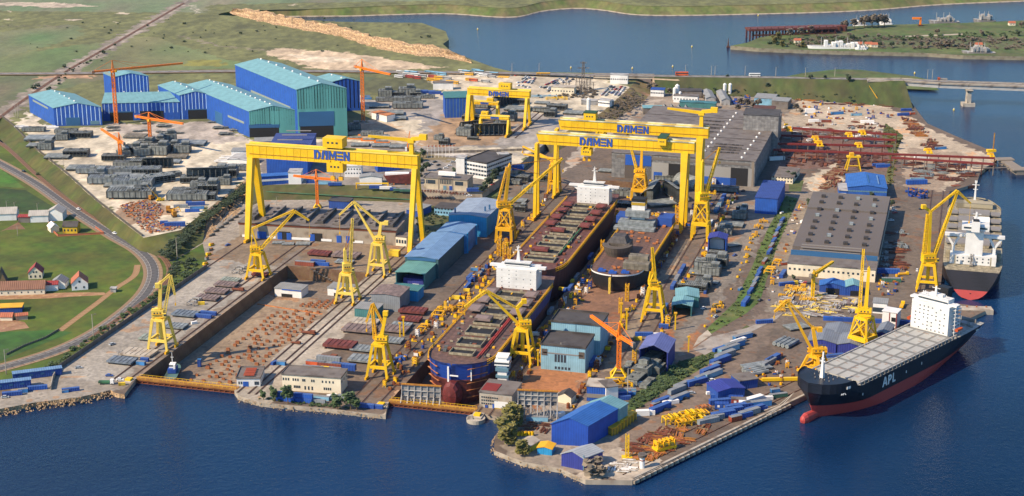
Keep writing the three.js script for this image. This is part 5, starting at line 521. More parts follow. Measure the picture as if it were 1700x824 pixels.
const sh2 = bld('blue_shed', 'blue shed with dark doorway and arched roof in front of the grey workshop', { B: [1360,488], C: [1404,491], A: [1362,466,1], ey: 474, rh: 2.5, wall: C.blueD, roof: C.roofBl, doors: [['f',.5,10,5]], cat: 'shed' }); bld('blue_shed', 'teal roofed blue shed joined to the arched blue shed', { B: [1404,491], C: [1430,492], d: 14, h: 7, rh: 2, wall: C.blueD, roof: C.teal, doors: [['f',.6,7,4]], cat: 'shed' });
bld('gate_house', 'small white building with flat grey roof and pillars beside the quay crane', { B: [1449,520], C: [1472,522], d: 11, h: 8, wall: C.white, roof: C.roofGr, win: [['f',5,1.2,2,3.4]], cat: 'building' });
for (const [B, Cc, t, h] of [[[1365,568],[1410,573], 'blue sided grey roofed shelter, rearmost of four by the quay crane',6],[[1340,582],[1388,587], 'blue sided grey roofed shelter, leftmost of four by the quay crane',7],[[1390,588],[1430,592], 'blue sided grey roofed shelter half hidden by the quay crane legs',7],[[1452,572],[1474,575], 'grey roofed blue shelter, rightmost of four beside the long ship',8]]) bld('blue_shelter', t, { B, C: Cc, d: 22, h, rh: 2, wall: C.blueV, roof: M([.20,.23,.28], { map: corr, bump: .06 }), cat: 'shelter' });
bld('blue_shed', 'dark grey roofed blue shed on the quay near the ship bow', { B: [1228,648], C: [1262,650], d: 12, h: 6, wall: C.blueD, roof: C.roofBr, snap: .35, cat: 'shed' }); bld('blue_shed', 'wide blue tarpaulin covered shed on the quay behind the cabins', { B: [1192,666], C: [1242,668], d: 16, h: 6, rh: 1.5, wall: C.blueD, roof: C.blueV, snap: .35, cat: 'shed' });
bld('white_cabinet', 'white box with red edges and a trefoil mark standing on the quay', { B: [1464,541], C: [1488,545], d: 10, h: 11, wall: C.whiteS, roof: C.whiteS, cat: 'box', doors: [['f',.5,.7,11, C.red, 'red_edge'],['f',.98,.7,11, C.red, 'red_edge'],['f',.78,3,3, C.black, 'symbol',4.5,.5]] });
// upper right services and sheds
const US = [['white_plant_shed', 'long white shed below the road embankment',[1118,170],[1158,172],12,8, C.white, C.roofBr],['grey_shed', 'grey roofed dark shed behind the long white shed',[1125,162],[1165,163],14,8, C.concD, C.roofD],['teal_shed', 'long low teal roofed shed in front of the grey saw tooth shed',[1128,178],[1188,181],10,6, C.tealD, M([.06,.22,.27])],['blue_roof_house', 'white house with blue roof below the road bridge',[1080,160],[1102,161],12,8, C.white, C.blueD],['grey_barrel_shed', 'grey barrel roofed shed nearer the road bank',[1172,172],[1188,172],44,6, C.greyL, C.roofGr],['grey_barrel_shed', 'grey barrel roofed shed below the two white silos',[1198,175],[1212,175],50,6, C.greyL, C.roofGr],['teal_shed', 'small teal roofed shelter beside the stacked timber',[1068,190],[1100,190],14,7, C.concD, C.teal],['grey_saw_shed', 'grey saw tooth roofed shed behind the concrete hall',[1102,200],[1150,202],30,8, C.grey, C.roofGr],['pale_shed', 'pale blue grey shed at the foot of the embankment',[1252,174],[1285,176],26,8, C.blueP, C.roofGr],['pale_shed', 'grey shed with blue roof patches by the junction',[1281,180],[1308,182],20,9, C.concD, C.roofGr],['rust_shed', 'low rusty roofed shed behind the concrete hall corner',[1250,190],[1285,192],16,7, C.concD, C.rustD],['white_plant_shed', 'white wall of tanks beyond the car park',[1013,139],[1042,140],8,11, C.white, C.greyL],['substation_house', 'flat beige switch house beside the electricity pylons',[915,157],[953,159],12,9, C.cream, C.concL],['pale_shed', 'long low grey shed near the top of the rubble bank',[965,174],[1018,176],8,5, C.grey, C.greyL],['white_plant_shed', 'white low box beside the rubble bank',[993,176],[1012,178],9,7, C.white, C.greyL]];
for (const [n, l, B, Cc, d, h, W, Rf] of US) bld(n, l, { B, C: Cc, d, h, wall: W, roof: Rf, rh: n.includes('barrel') ? 2 : 0, lv: B[0] < 1060 ? PL : 0, cat: 'shed', win: n.includes('plant') || n.includes('house') ? [['f',8, h * .45,1.4,1.4]] : [] });
for (let i = 0; i < 4; i++) { const p = G(1108 + i * 12,199.5 + i * .5); const g = thing('saw_tooth_roof', `saw tooth roof light, ${ord(i)} from the left on the grey shed`, 'roof light', p.setY(8.4),0, 'saw tooth roof lights'); mb_().hexa([[-3.6,0,0],[3.6,0,0],[3.6,0,-24],[-3.6,0,-24],[-3.6,.1,0],[-2,5,0],[-2,5,-24],[-3.6,.1,-24]]).build('glazing', C.roofGr, g); mb_().hexa([[-1.9,0,.1],[3.6,0,.1],[3.6,0,-24],[-1.9,0,-24],[-1.9,5,.1],[-1.8,5,.1],[-1.8,5,-24],[-1.9,5,-24]]).build('slope', C.roofD, g); }
// village
bld('village_house', 'white house with bright orange red gable roof and dark windows', { B: [119,483], C: [146,481], A: [113,474], h: 5.5, rh: 5.5, d: 13, wall: C.white, roof: C.tile, win: [['f',2,1.4,1.2,1.6],['f',1,6,1.6,1.6],['l',2,1.5,1.2,1.6]], cat: 'house' });
bld('village_house', 'white house with dark red roof in the upper meadow', { B: [47,464], C: [70,463], h: 5, rh: 5, d: 11, wall: C.cream, roof: C.tileR, win: [['f',3,1.2,1.2,1.8],['f',2,5,1.2,1.3, C.glass,.3,.7]], cat: 'house' });
bld('farm_barn', 'long brown tiled barn with cream wall beside the dirt track', { B: [-14,492], C: [74,489], h: 4.5, rh: 4.5, d: 13, ridge: 'x', wall: C.cream, roof: M([.26,.12,.07], { map: corr, bump: .15 }), win: [['f',8,1.6,.9,1.1]], cat: 'barn' });
bld('village_house', 'small white house with red lean to roof in the middle of the farm', { B: [76,484], C: [96,483], h: 5, rh: 1.5, d: 9, ridge: 'x', wall: C.white, roof: C.tileR, cat: 'house' }); bld('village_house', 'white house with grey slate roof behind the red lean to', { B: [84,480], C: [108,480], h: 4.5, rh: 3.5, d: 11, wall: C.white, roof: C.roofGr, cat: 'house' });
bld('village_house', 'bright yellow house with dark grey roof inside a brick wall', { B: [104,388], C: [128,388], h: 6, rh: 3, d: 11, ridge: 'x', wall: M([.80,.52,.02]), roof: C.roofD, win: [['f',4,2,1.2,1.8]], cat: 'house' }); bld('village_house', 'small cream house with pale gable beside the yellow house', { B: [84,387], C: [98,385], h: 4, rh: 3, d: 10, wall: C.cream, roof: C.white, cat: 'house' });
bld('farm_barn', 'white walled barn with pale grey roof beside the road bend fields', { B: [77,367], C: [104,367], h: 7, rh: 4, d: 14, wall: C.white, roof: M([.5,.47,.42], { map: corr }), cat: 'barn' }); bld('farm_barn', 'long pale grey roofed barn with white walls', { B: [48,370], C: [80,369], h: 6, rh: 3, d: 12, ridge: 'x', wall: C.white, roof: M([.5,.47,.42], { map: corr }), cat: 'barn' }); bld('farm_barn', 'small outbuilding with dark red roof in the barn row', { B: [30,370], C: [50,370], h: 5, rh: 1, d: 8, ridge: 'x', wall: C.concD, roof: C.tileR, cat: 'outbuilding' }); bld('farm_barn', 'white gabled barn at the left end of the barn row', { B: [-4,367], C: [27,366], h: 6, rh: 4, d: 14, ridge: 'x', wall: C.white, roof: M([.5,.47,.42], { map: corr }), cat: 'barn' });
bld('village_house', 'dark A frame hut at the left edge of the meadow', { B: [-6,470], C: [10,469], h: 1, rh: 9, d: 9, wall: C.wood, roof: C.roofD, cat: 'hut' }); bld('farm_shed', 'blue roofed shed in the small farmyard', { B: [-10,521], C: [36,519], h: 4, d: 9, wall: C.blueD, roof: C.yelO, cat: 'shed' }); bld('farm_shed', 'low tiled shed in the small farmyard', { B: [0,533], C: [20,533], h: 3, rh: 2, d: 6, ridge: 'x', wall: C.cream, roof: C.tile, cat: 'shed' }); bld('farm_shed', 'brick shed in the small farmyard', { B: [26,533], C: [46,531], h: 3.4, rh: 1, d: 6, ridge: 'x', wall: C.pink, roof: C.tile, cat: 'shed' }); bld('bus_shelter', 'small grey shelter hut on the meadow beside the road', { B: [183,486], C: [192,486], h: 3, d: 4, wall: C.greyL, roof: C.greyL, cat: 'shelter' });
{ const w = mb_(), P = [[80,378],[96,393],[172,389],[158,379]]; for (let i = 0; i + 1 < P.length; i++) { const a = G(...P[i]), b = G(...P[i + 1]); w.bar([a.x,.9, a.z],[b.x,.9, b.z],.4,1.8); } tag(w.build('garden_wall', C.tile, scene), 'red brick garden wall round the yellow house', 'wall'); }
many('container_house', 'cabin', 'blue cabin rows at the left shore', 'long blue container workshop block on the left shore, % row', proto((g) => { mb_().b(0,.2,0,31,4.6,5).build('body', C.blueD, g); mb_().b(0,4.8,0,31.6,.3,5.6).build('roof', C.roofB, g); for (let i = 0; i < 4; i++) pb('window', C.blueL, g,-11 + i * 7,2.2,2.5,2.4,1.4,.2); }),[[10,645,.32,0,1, 'lower'],[62,626,.36,0,1, 'upper']]);
// ---------- cranes ----------
goliath('huge yellow gantry crane straddling the empty first dock', { s: 320, t0: -59, t1: 84, base: 68.4, top: 79, gw: 8, ovl: 2, ovr: 4, text: 73, ty: .62, ts: 7.4, legs: [{ x: 2, feet: [-16,18], w: 3.6, d: 4, w1: 6, d1: 5, k: .2 }, { x: 144, feet: [-16,18], w: 3.2, d: 3.4, w1: 4.4, d1: 4, k: .1 }], trolleys: [{ x: 75, y: 81.5, w: 17, h: 8, d: 11, leg: 1 }, { x: 76, y: 61, w: 14, h: 8.5, d: 9, hang: 5 }], mast: { x: 141, h: 13, l: -34, c: 10, z: 8 } });
goliath('nearer of the two yellow gantry cranes over the ship docks', { s: 437, t0: 154, t1: 287, base: 66.5, top: 75.6, gw: 8, ovl: -2, ovr: 6, cut: 3, pale: 1, text: 54, ts: 6.8, ty: .55, legs: [{ x: 2, feet: [-4,8], w: 2.6, w1: 3.4, k: .3 }, { x: 131, feet: [-11,12], w: 3, d: 3, w1: 8, d1: 6, k: .2 }], trolleys: [{ x: 112, y: 73, w: 7, h: 6, d: 16, roof: 1, hang: 0 }, { x: 46, y: 59, w: 9, h: 6, d: 8, hang: 3 }], ladder: 131 });
goliath('farther of the two yellow gantry cranes over the ship docks', { s: 512, t0: 153, t1: 288, base: 62.5, top: 71.5, gw: 8, ovl: -4, ovr: 5, cut: 2, pale: 1, text: 72, ts: 6.8, ty: .5, legs: [{ x: 2, feet: [-4,8], w: 2.8, w1: 3.6, k: .3 }, { x: 133, feet: [-11,12], w: 3.4, d: 3, w1: 8.5, d1: 6, k: .2 }], trolleys: [{ x: 33, y: 72.6, w: 11, h: 6.5, d: 9, roof: 1, leg: 0 }, { x: 43, y: 56, w: 9, h: 6, d: 8, hang: 3 }], mast: { x: 133, h: 14, l: -30, c: 11, z: 4 } });
goliath('smaller yellow gantry crane in the rear block yard on the plateau', { s: 743, t0: 2, t1: 67, lv: PL, base: 31.5, top: 38.5, gw: 7, ovl: 1, ovr: 2, text: 33, ts: 5.2, ty: .45, legs: [{ x: 1, feet: [-10,12], w: 4, w1: 5.4 }, { x: 64, feet: [-10,12], w: 2.6, w1: 3.4 }], trolleys: [{ x: 40, y: 40, w: 13, h: 6, d: 8, leg: 1 }, { x: 38, y: 52, w: 12, h: .6, d: 7, m: C.yelO }] });
goliath('front of the two small yellow portal cranes under the rear gantry crane', { s: 700, t0: 27, t1: 58, lv: PL, base: 16.5, top: 19.6, gw: 4, ovl: 0, ovr: 0, legs: [{ x: .5, feet: [-5,6], w: 2, w1: 2.4 }, { x: 30.5, feet: [-5,6], w: 2, w1: 2.4 }], trolleys: [{ x: 5, y: 20.5, w: 7, h: 3.4, d: 5, leg: 1 }, { x: 16, y: 16.8, w: 9, h: 2.4, d: 4.4, m: C.blue }] });
goliath('rear of the two small yellow portal cranes under the rear gantry crane', { s: 772, t0: -3, t1: 26, lv: PL, base: 15, top: 18, gw: 4, ovl: 0, ovr: 0, legs: [{ x: .5, feet: [-5,6], w: 2, w1: 2.4 }, { x: 28.5, feet: [-5,6], w: 2, w1: 2.4 }], trolleys: [{ x: 20, y: 19, w: 7, h: 3.4, d: 5, leg: 1 }, { x: 14, y: 15.4, w: 9, h: 2.4, d: 4.4, m: C.blue }] });
const yp = { m: C.yelP };
jibCrane('pale yellow jib crane with folded lattice boom by the first dock gate', { st: [53,-9], py: 528, b: 7, t: 4, al: .1, tip: [283,458], tower: [266,470], mast: 1, rear: 0, arm: [261,474], fly: [290,490], hh: 5,...yp, hook: 6 });
jibCrane('jib crane with raised double boom on the left edge of the first dock', { st: [217,-10], py: 420, b: 7, t: 3.6, al: .12, tip: [489,351], tower: [418,380], fly: [513,366], hook: 12, m: C.yel });
jibCrane('pale yellow jib crane with steep lattice boom on the right edge of the first dock', { st: [181,77.5], py: 453, b: 7, t: 3.6, al: .25, tip: [585,363], tower: [572,415], mast: 1, hw: 6, hh: 6.5, ho: 0, jr: 2.4,...yp });
jibCrane('pale yellow jib crane with boom swung left and tall rear mast', { st: [249,77.5], py: 403, b: 7, t: 3.6, al: 3.05, tip: [586,336], tower: [632,372], mast: 1, arm: [641,370], fly: [563,357],...yp, box: 1 });
jibCrane('jib crane with folded orange boom among the stored hatch covers', { st: [45,152], py: 570, b: 7, t: 3.6, al: 3.0, tip: [618,506], tower: [637,540], mast: 1, arm: [640,520], fly: [608,535], m2: C.yelO, hook: 5 });
jibCrane('jib crane with folded double boom beside the blue bowed ship', { st: [95,235], py: 545, b: 7.4, t: 3.8, al: 3.3, tip: [806,484], tower: [858,512], mast: 1, arm: [870,500], fly: [771,510], back: [858,512], hook: 4, box: 1 });
jibCrane('jib crane with upright lattice boom beside the brown third dock', { st: [203,304], py: 476, b: 7.6, t: 3.6, al: .2, tip: [1083,411], tower: [1086,450], hw: 6, jr: 0, rear: 1 });
jibCrane('braced portal crane with long lattice boom swung right over the dry dock ship', { st: [361,149], py: 346, b: 6.6, t: 4, al: .28, tip: [934,263], tower: [846,274], braced: 1, mast: 1, mx: -1, rear: 1, hw: 11, hh: 5, ho: -2, m: C.yelO, m2: C.yel, hook: 10 });
jibCrane('bright yellow braced portal crane with boom raised behind the right gantry leg', { st: [412,304], py: 333, b: 6.6, t: 4.6, al: .45, tip: [1195,245], tower: [1167,268], braced: 1, mast: 1, mx: -.5, hw: 8.5, hh: 5.4, hd: 7, ho: 0, hook: 12 });
jibCrane('braced portal crane between the docks with boom behind the gantry girders', { st: [520,231], py: 291, b: 6.6, t: 4.4, al: 2.9, tip: [1038,207], tower: [1066,246], braced: 1, mast: 1, hw: 9, hh: 5, ho: 0, m: C.yelO, m2: C.yel });
jibCrane('small jib crane half hidden behind the left legs of the gantry cranes', { st: [520,151], py: 273, b: 5, t: 3.4, al: 2.4, tip: [868,243], tower: [870,256], box: 1, m: C.yelO, hook: 5 });
jibCrane('tall bright yellow quay crane leaning over the bulk carrier', { st: [325,491], py: 437, b: 7.4, t: 4, al: .18, tip: [1590,318], tower: [1545,352], arm: [1534,343], mast: 1, mx: -1, rear: 1, fly: [1612,338], back: [1545,352], hw: 10, hh: 6.5, ho: -.5, box: 0 });
jibCrane('braced quay crane with tall upright mast beside the container ship', { st: [177,453], py: 526, b: 7, t: 4.4, al: 2.9, tip: [1434,414], tower: [1443,446], braced: 1, mast: 1, hw: 9, hh: 5.4, ho: 0, rot: AQ, jr: 3.4, hook: 10 });
jibCrane('golden quay crane with boom swung left behind the ship bow', { st: [129,426], py: 590, b: 7, t: 3.6, al: 3.2, tip: [1306,500], tower: [1350,545], mast: 1, arm: [1361,547], fly: [1286,518], box: 1, rot: AQ, m: C.yelO, hook: 3, hw: 10 });
towerCrane('tall orange tower crane in front of the low blue hall', { lv: PL, at: [193,206], jy: 117, ay: 100, tip: [303,106], sl: 0, c: 22, w: 3 });
towerCrane('orange tower crane with low mast among the steel blocks, right of two', { lv: PL, at: [250,246], jy: 198, ay: 186, tip: [304,209], c: 20, w: 2.4 });
towerCrane('orange tower crane with boom pointing left among the steel blocks', { lv: PL, at: [200,266], jy: 235, ay: 220, tip: [168,218], c: 14, w: 2.4 });
towerCrane('orange tower crane beside the right corner of the tallest hall', { lv: PL, at: [603,202], jy: 114, ay: 98, tip: [648,127], c: 14, w: 3 });
towerCrane('small orange tower crane on a yellow base behind the long workshop', { at: [527,345], jy: 297, ay: 281, tip: [487,294], c: 20, w: 2, pyr: 3 });
towerCrane('orange tower crane on a yellow pyramid base beside the pale blue dock building', { at: [1027,625], jy: 560, ay: 536, tip: [966,524], sl: .08, c: 18, w: 2.3, pyr: 5, L: 36 });
towerCrane('slender yellow tower crane standing in the pipe yard', { at: [1349,495], jy: 457, ay: 449, tip: [1383,442], c: 5, w: 1.8, m: C.yel, sl: .1 });
many('mobile_crane', 'mobile crane', 'mobile cranes', 'yellow mobile crane with raised thin boom, %', proto((g) => { mb_().b(0,.6,0,9,1.6,2.6).b(-1,2.2,0,4,1.8,2.4).b(3.5,2,.2,2,1.4,2).build('chassis', C.yel, g); mb_().bar([-2,3.4,0],[-14,20,0],.9,.9,.4,.4).build('boom', C.yelO, g); for (const x of [-3,0,3]) for (const z of [-1.2,1.2]) mb_().hcyl([x,.7, z - .2],[x,.7, z + .2],.7,8).build('wheel', C.rub, g); }),[[1462,172,-.3,0,1, 'near the bridge abutment'],[266,334,.4, PL,.8, 'at the edge of the scrap yard'],[1305,208,.5,0,.5, 'in the steel stockyard']]);

// ---------- ships ----------
const bulkHB = (B, o = {}) => (f, y) => { const dep = (y - o.k) / (o.d - o.k); let b = 1; const fb0 = L2(.80,.86, ss(0,1, dep)), e = Math.max(0, (f - fb0) / (1 - fb0)); b *= Math.sqrt(Math.max(0,1 - Math.pow(e,2.2))); const a0 = L2(.26,.12, dep), q = Math.max(0,1 - f / a0); b *= 1 - Math.pow(q,1.7) * L2(.95,.12, Math.pow(dep,.45)); if (dep < .12) b *= L2(.86,1, dep / .12); return B / 2 * Math.max(.02, b); };
function bulker(label, o) {
 const g = thing('bulk_carrier', label, 'ship', S(o.s, o.t, o.k), o.flip ? DROT + Math.PI : DROT), D = o.D, len = o.len, h = { len, hb: bulkHB(o.B, { k: 0, d: D }), z: (f, y) => f * len - (f < .05 ? (1 - y / D) * 5 * (1 - f / .05) : 0) - (f > .92 ? (1 - y / D) * 3 * (f - .92) / .08 : 0), deck: (f) => D + 2.2 * ss(.93,1, f) * (o.fc ?? 1) };
 hullBands(g, { ...h, bands: o.bands }); deckSheet(g, 'deck', o.deckM, h,0,1,-.15,.05); const bl = mb_(); for (let i = 0; i < 40; i++) { const f = .86 + i / 40 * .14, f2 = .86 + (i + 1) / 40 * .14; for (const s of [-1,1]) { const P = (q, y) => [s * h.hb(q, D), h.deck(q) + y,-h.z(q, D)]; bl.quad(P(f,0), P(f2,0), P(f2,1), P(f,1)); } } bl.build('bulwark', o.bulw ?? o.bands[o.bands.length - 1][1], g); return [g, h];
}
// holds: coaming frames with dark openings and hatch covers drawn to the sides
function holds(g, D, list, o) { for (const [z, w, l, st] of list) { const c = mb_(); for (const s of [-1,1]) c.b(s * w / 2, D,-z,.5,1.8, l).b(0, D,-z + s * l / 2, w,1.8,.5); const k = c.build('hatch_coaming', o.co, g); if (st !== 'c') pb('hold_opening', C.dark, k,0, D + .3,-z, w - .5,.2, l - .5); for (const s of [-1,1]) { if (st === 'o' || st === 'O') pb('hatch_cover', o.cv, g, s * (w * .5 + (o.cw ?? 5.5)), D + 2.2,-z, w * .48,1.1, l); else if (st === 'c') pb('hatch_cover', o.cv, g, s * w * .253, D + 1.8,-z, w * .5,1.1, l * 1.04); else if (st === 'h' && s < 0) pb('hatch_cover', o.cv, g, w * .2, D + 1.8,-z, w * .6,2, l * .6); } } }
function rails(g, h, mat, f0, f1, n) { const m = mb_(); for (const s of [-1,1]) for (let i = 0; i < n; i++) { const a = L2(f0, f1, i / n), b = L2(f0, f1, (i + 1) / n), P = (f, y) => [s * (h.hb(f, h.deck(f)) + .5), h.deck(f) + y,-h.z(f, h.deck(f))]; m.bar(P(a,-1.2), P(a,1.6),.35).bar(P(a,1.5), P(b,1.5),.3).bar(P(a,.3), P(b,.3),.3).bar(P(a,-1.2), P(b,-1.2),.9,.2); } return m.build('scaffold_rail', mat, g); }
function litter(g, D, n, z0, z1, w, sd) { const r = rng(sd), q = [mb_(), mb_(), mb_(), mb_()]; for (let i = 0; i < n; i++) { const x = rr2(r,-w, w); if (Math.abs(x) < 9 && r() < .6) continue; q[Math.floor(r() * 4)].b(x, D,-rr2(r, z0, z1), rr2(r,.7,2.6), rr2(r,.5,1.6), rr2(r,.7,3)); } q.forEach((m, i) => { m.build('deck_fittings',[C.yelO, C.rust, C.deckC, C.steelD][i], g).userData.kind = 'stuff'; }); }
{ // ship one: blue and red bow towards the lake
 const D = 27,[g, h] = bulker('nearest bulk carrier in the dry dock with blue and dark red bulbous bow', { s: 232, t: 204, k: -11, flip: 1, len: 197, B: 44, D, fc: .4, deckM: C.deckB, bands: [['hull_bottom', C.hullM,0,16.5],['waterline_band', M([.20,.06,.05]),16.5,17.3],['hull_side', C.hullB, (f) => 17.3, 'd']], bulw: C.hullB });
 const bb = mb_(), n = 12; for (let i = 0; i < n; i++) for (let j = 0; j < 5; j++) { const a = i / n * 6.283, b = (i + 1) / n * 6.283, rj = [6.4,6.4,6,4.6,.2], zj = [-188,-196,-199,-201,-202], P = (t, k) => [rj[k] * .95 * Math.cos(t),8 + rj[k] * 1.5 * Math.sin(t), zj[k]]; if (j < 4) bb.quad(P(b, j), P(a, j), P(a, j + 1), P(b, j + 1)); } bb.build('bulbous_bow', M([.22,.03,.03], { map: plateT }), g);
 const wm = mb_(); wm.b(2,16.6,-197.6,1.1,10.4,.5).b(-1.6,20.5,-197.2,6,.8,.5).b(-12,17,-193,.6,8,.5); wm.build('bow_mark', C.white, g); const sc = mb_(); for (let i = 0; i < 5; i++) for (const s of [-1,1]) { const f = .93 - i * .01, y = 5 + i * 5; sc.bar([s * h.hb(.985, y), y,-h.z(.985, y) - 1],[s * (h.hb(.93, y) + 1), y,-h.z(.93, y)],1,.3); } sc.build('scaffold_stage', C.rustL, g).userData.kind = 'stuff';
 holds(g, D,[[172,16,9, 'x'],[153,17,13, 'x'],[131,18,14, 'x'],[110,19,14, 'h'],[90,19,14, 'o'],[70,19,14, 'o'],[52,19,12, 'o']], { co: C.deckC, cv: C.primL }); rails(g, h, C.yelO,.1,.93,60);
 accommodation(g, { x: 1, y: D, z: -20, w: 30, h: 15, d: 16, wing: 42, r: Math.PI, mh: 8, nw: 5 }); g.children.forEach((c) => { if (c.name === 'accommodation') { c.rotation.y = 0; c.position.z = -36; } });
 const pp = mb_(); pp.bar([-12, D + 1,-180],[-12, D + 1,-50],.8).bar([-13.5, D + 1.4,-175],[-13.5, D + 1.4,-55],.7); pp.build('deck_pipe', C.red, g); litter(g, D,110,30,185,20,63);
}
{ // ship two
 const D = 27,[g, h] = bulker('dry dock bulk carrier with red hatch covers and white bridge under the gantries', { s: 474, t: 202, k: -11, flip: 1, len: 238, B: 44, D, fc: .2, deckM: C.deckR, bands: [['hull_bottom', C.hullM,0,12],['hull_side', M([.15,.045,.035], { map: plateT }),12, 'd']] });
 holds(g, D,[[205,24,10, 'x'],[186,22,12, 'h'],[168,21,11, 'x'],[150,21,11, 'x'],[131,19,12, 'h'],[112,18,12, 'o'],[92,18,12, 'o'],[72,18,12, 'o'],[52,18,12, 'o']], { co: C.deckC, cv: C.primer, cw: 5.5 }); rails(g, h, C.yelO,.1,.95,64);
 const a = accommodation(g, { x: -4, y: D, z: -38, w: 28, h: 14, d: 14, wing: 44, mh: 9, nw: 6 }); const pl = mb_(); pl.bar([-12, D + 1.2,-190],[-12, D + 1.2,-60],1); pl.build('deck_pipe', C.green, g); litter(g, D,110,50,225,20,64); const bs = mb_(); for (let i = 0; i < 5; i++) bs.b(h.hb(.97,10) * .5 + 6,3 + i * 5,-h.z(.97,10) - 2,4,.4,5); bs.build('scaffold_stage', C.rustL, g).userData.kind = 'stuff'; const st = mb_(); st.frus(-8,18,-h.z(1,20) - .6,1.2,1,4,2,10); st.build('anchor_pipe', C.greyL, g);
}
{ // ship three
 const D = 12.5, len = 172,[g, h] = bulker('black hulled ship with white bulwark rim standing on the brown building dock', { s: 424, t: 262, k: 0, flip: 1, len, B: 41, D, fc: .3, deckM: C.deckB, bands: [['hull_bottom', M([.035,.02,.018]),0,3],['hull_side', M([.018,.017,.02], { map: plateT }),3, 'd']], bulw: C.white });
 rails(g, h, C.yelO,.08,.8,44); const ld = mb_(); ld.lattice([1,0,-len - 1.6],[1, D,-len - 1.6],2,1,6,.3); ld.build('bow_ladder', C.yelP, g); for (let k = 0; k < 3; k++) { const t = mb_(); t.b(-8 + k * 9, D + .1,-160 - (k % 2) * 3,6,1.4,3).b(-7 + k * 9, D + 1.4,-159 - (k % 2) * 3,3,.8,2); t.build('blue_tarpaulin', C.blue, g); }
 const b2 = mb_(); for (const [x, z, w, d, hh] of [[-14,-146,20,9,5],[-14,-137,15,8,8]]) b2.b(x, D, z, w, hh, d); b2.build('deck_block', C.steelB, g);
 const bc = mb_(); for (let i = 0; i < 14; i++) { const a = i / 14 * 3.1416, b = (i + 1) / 14 * 3.1416, P = (t, r, y) => [8 + r * Math.cos(t), y,-112 - r * Math.sin(t) * 1.2]; bc.quad(P(a,9, D), P(b,9, D), P(b,12, D + 8), P(a,12, D + 8)).quad(P(a,12, D + 8), P(b,12, D + 8), P(b,7, D + 8), P(a,7, D + 8)); } bc.b(8, D,-104,18,8,16); bc.build('bow_block', M([.16,.13,.10], { map: plateT }), g);
 const bc2 = mb_(); bc2.frus(8, D + 8,-104,14,14,10,10,5); bc2.build('bow_block', M([.10,.09,.09], { map: plateT }), g);
 const cas = mb_(); cas.b(8, D,-26,11,22,9); cas.build('engine_casing', C.whiteS, g); const cs = mb_(); cs.b(8, D + 8,-30,20,5,10).b(8, D,-34,30,5,14).b(8, D,-44,34,2.4,8); cs.build('cabin_block', C.steelL, g); pb('yellow_band', C.yelH, g,8, D + 17,-26,11.6,2.4,9.6); pb('black_band', C.black, g,8, D + 20,-26,11.6,2.4,9.6); pb('blue_side', C.blueD, g,22, D,-20,10,6,16); pb('blue_side', C.blueD, g,-14, D,-20,12,7,16);
 const pt = mb_(); const r = rng(61); for (let i = 0; i < 70; i++) { const f = .1 + .8 * r(); pt.b((r() - .5) * 34, D,-f * len,.8 + r() * 2.2,.5 + r(),.8 + r() * 2); } const dg = pt.build('deck_fittings', C.rustL, g); dg.userData.kind = 'stuff';
}
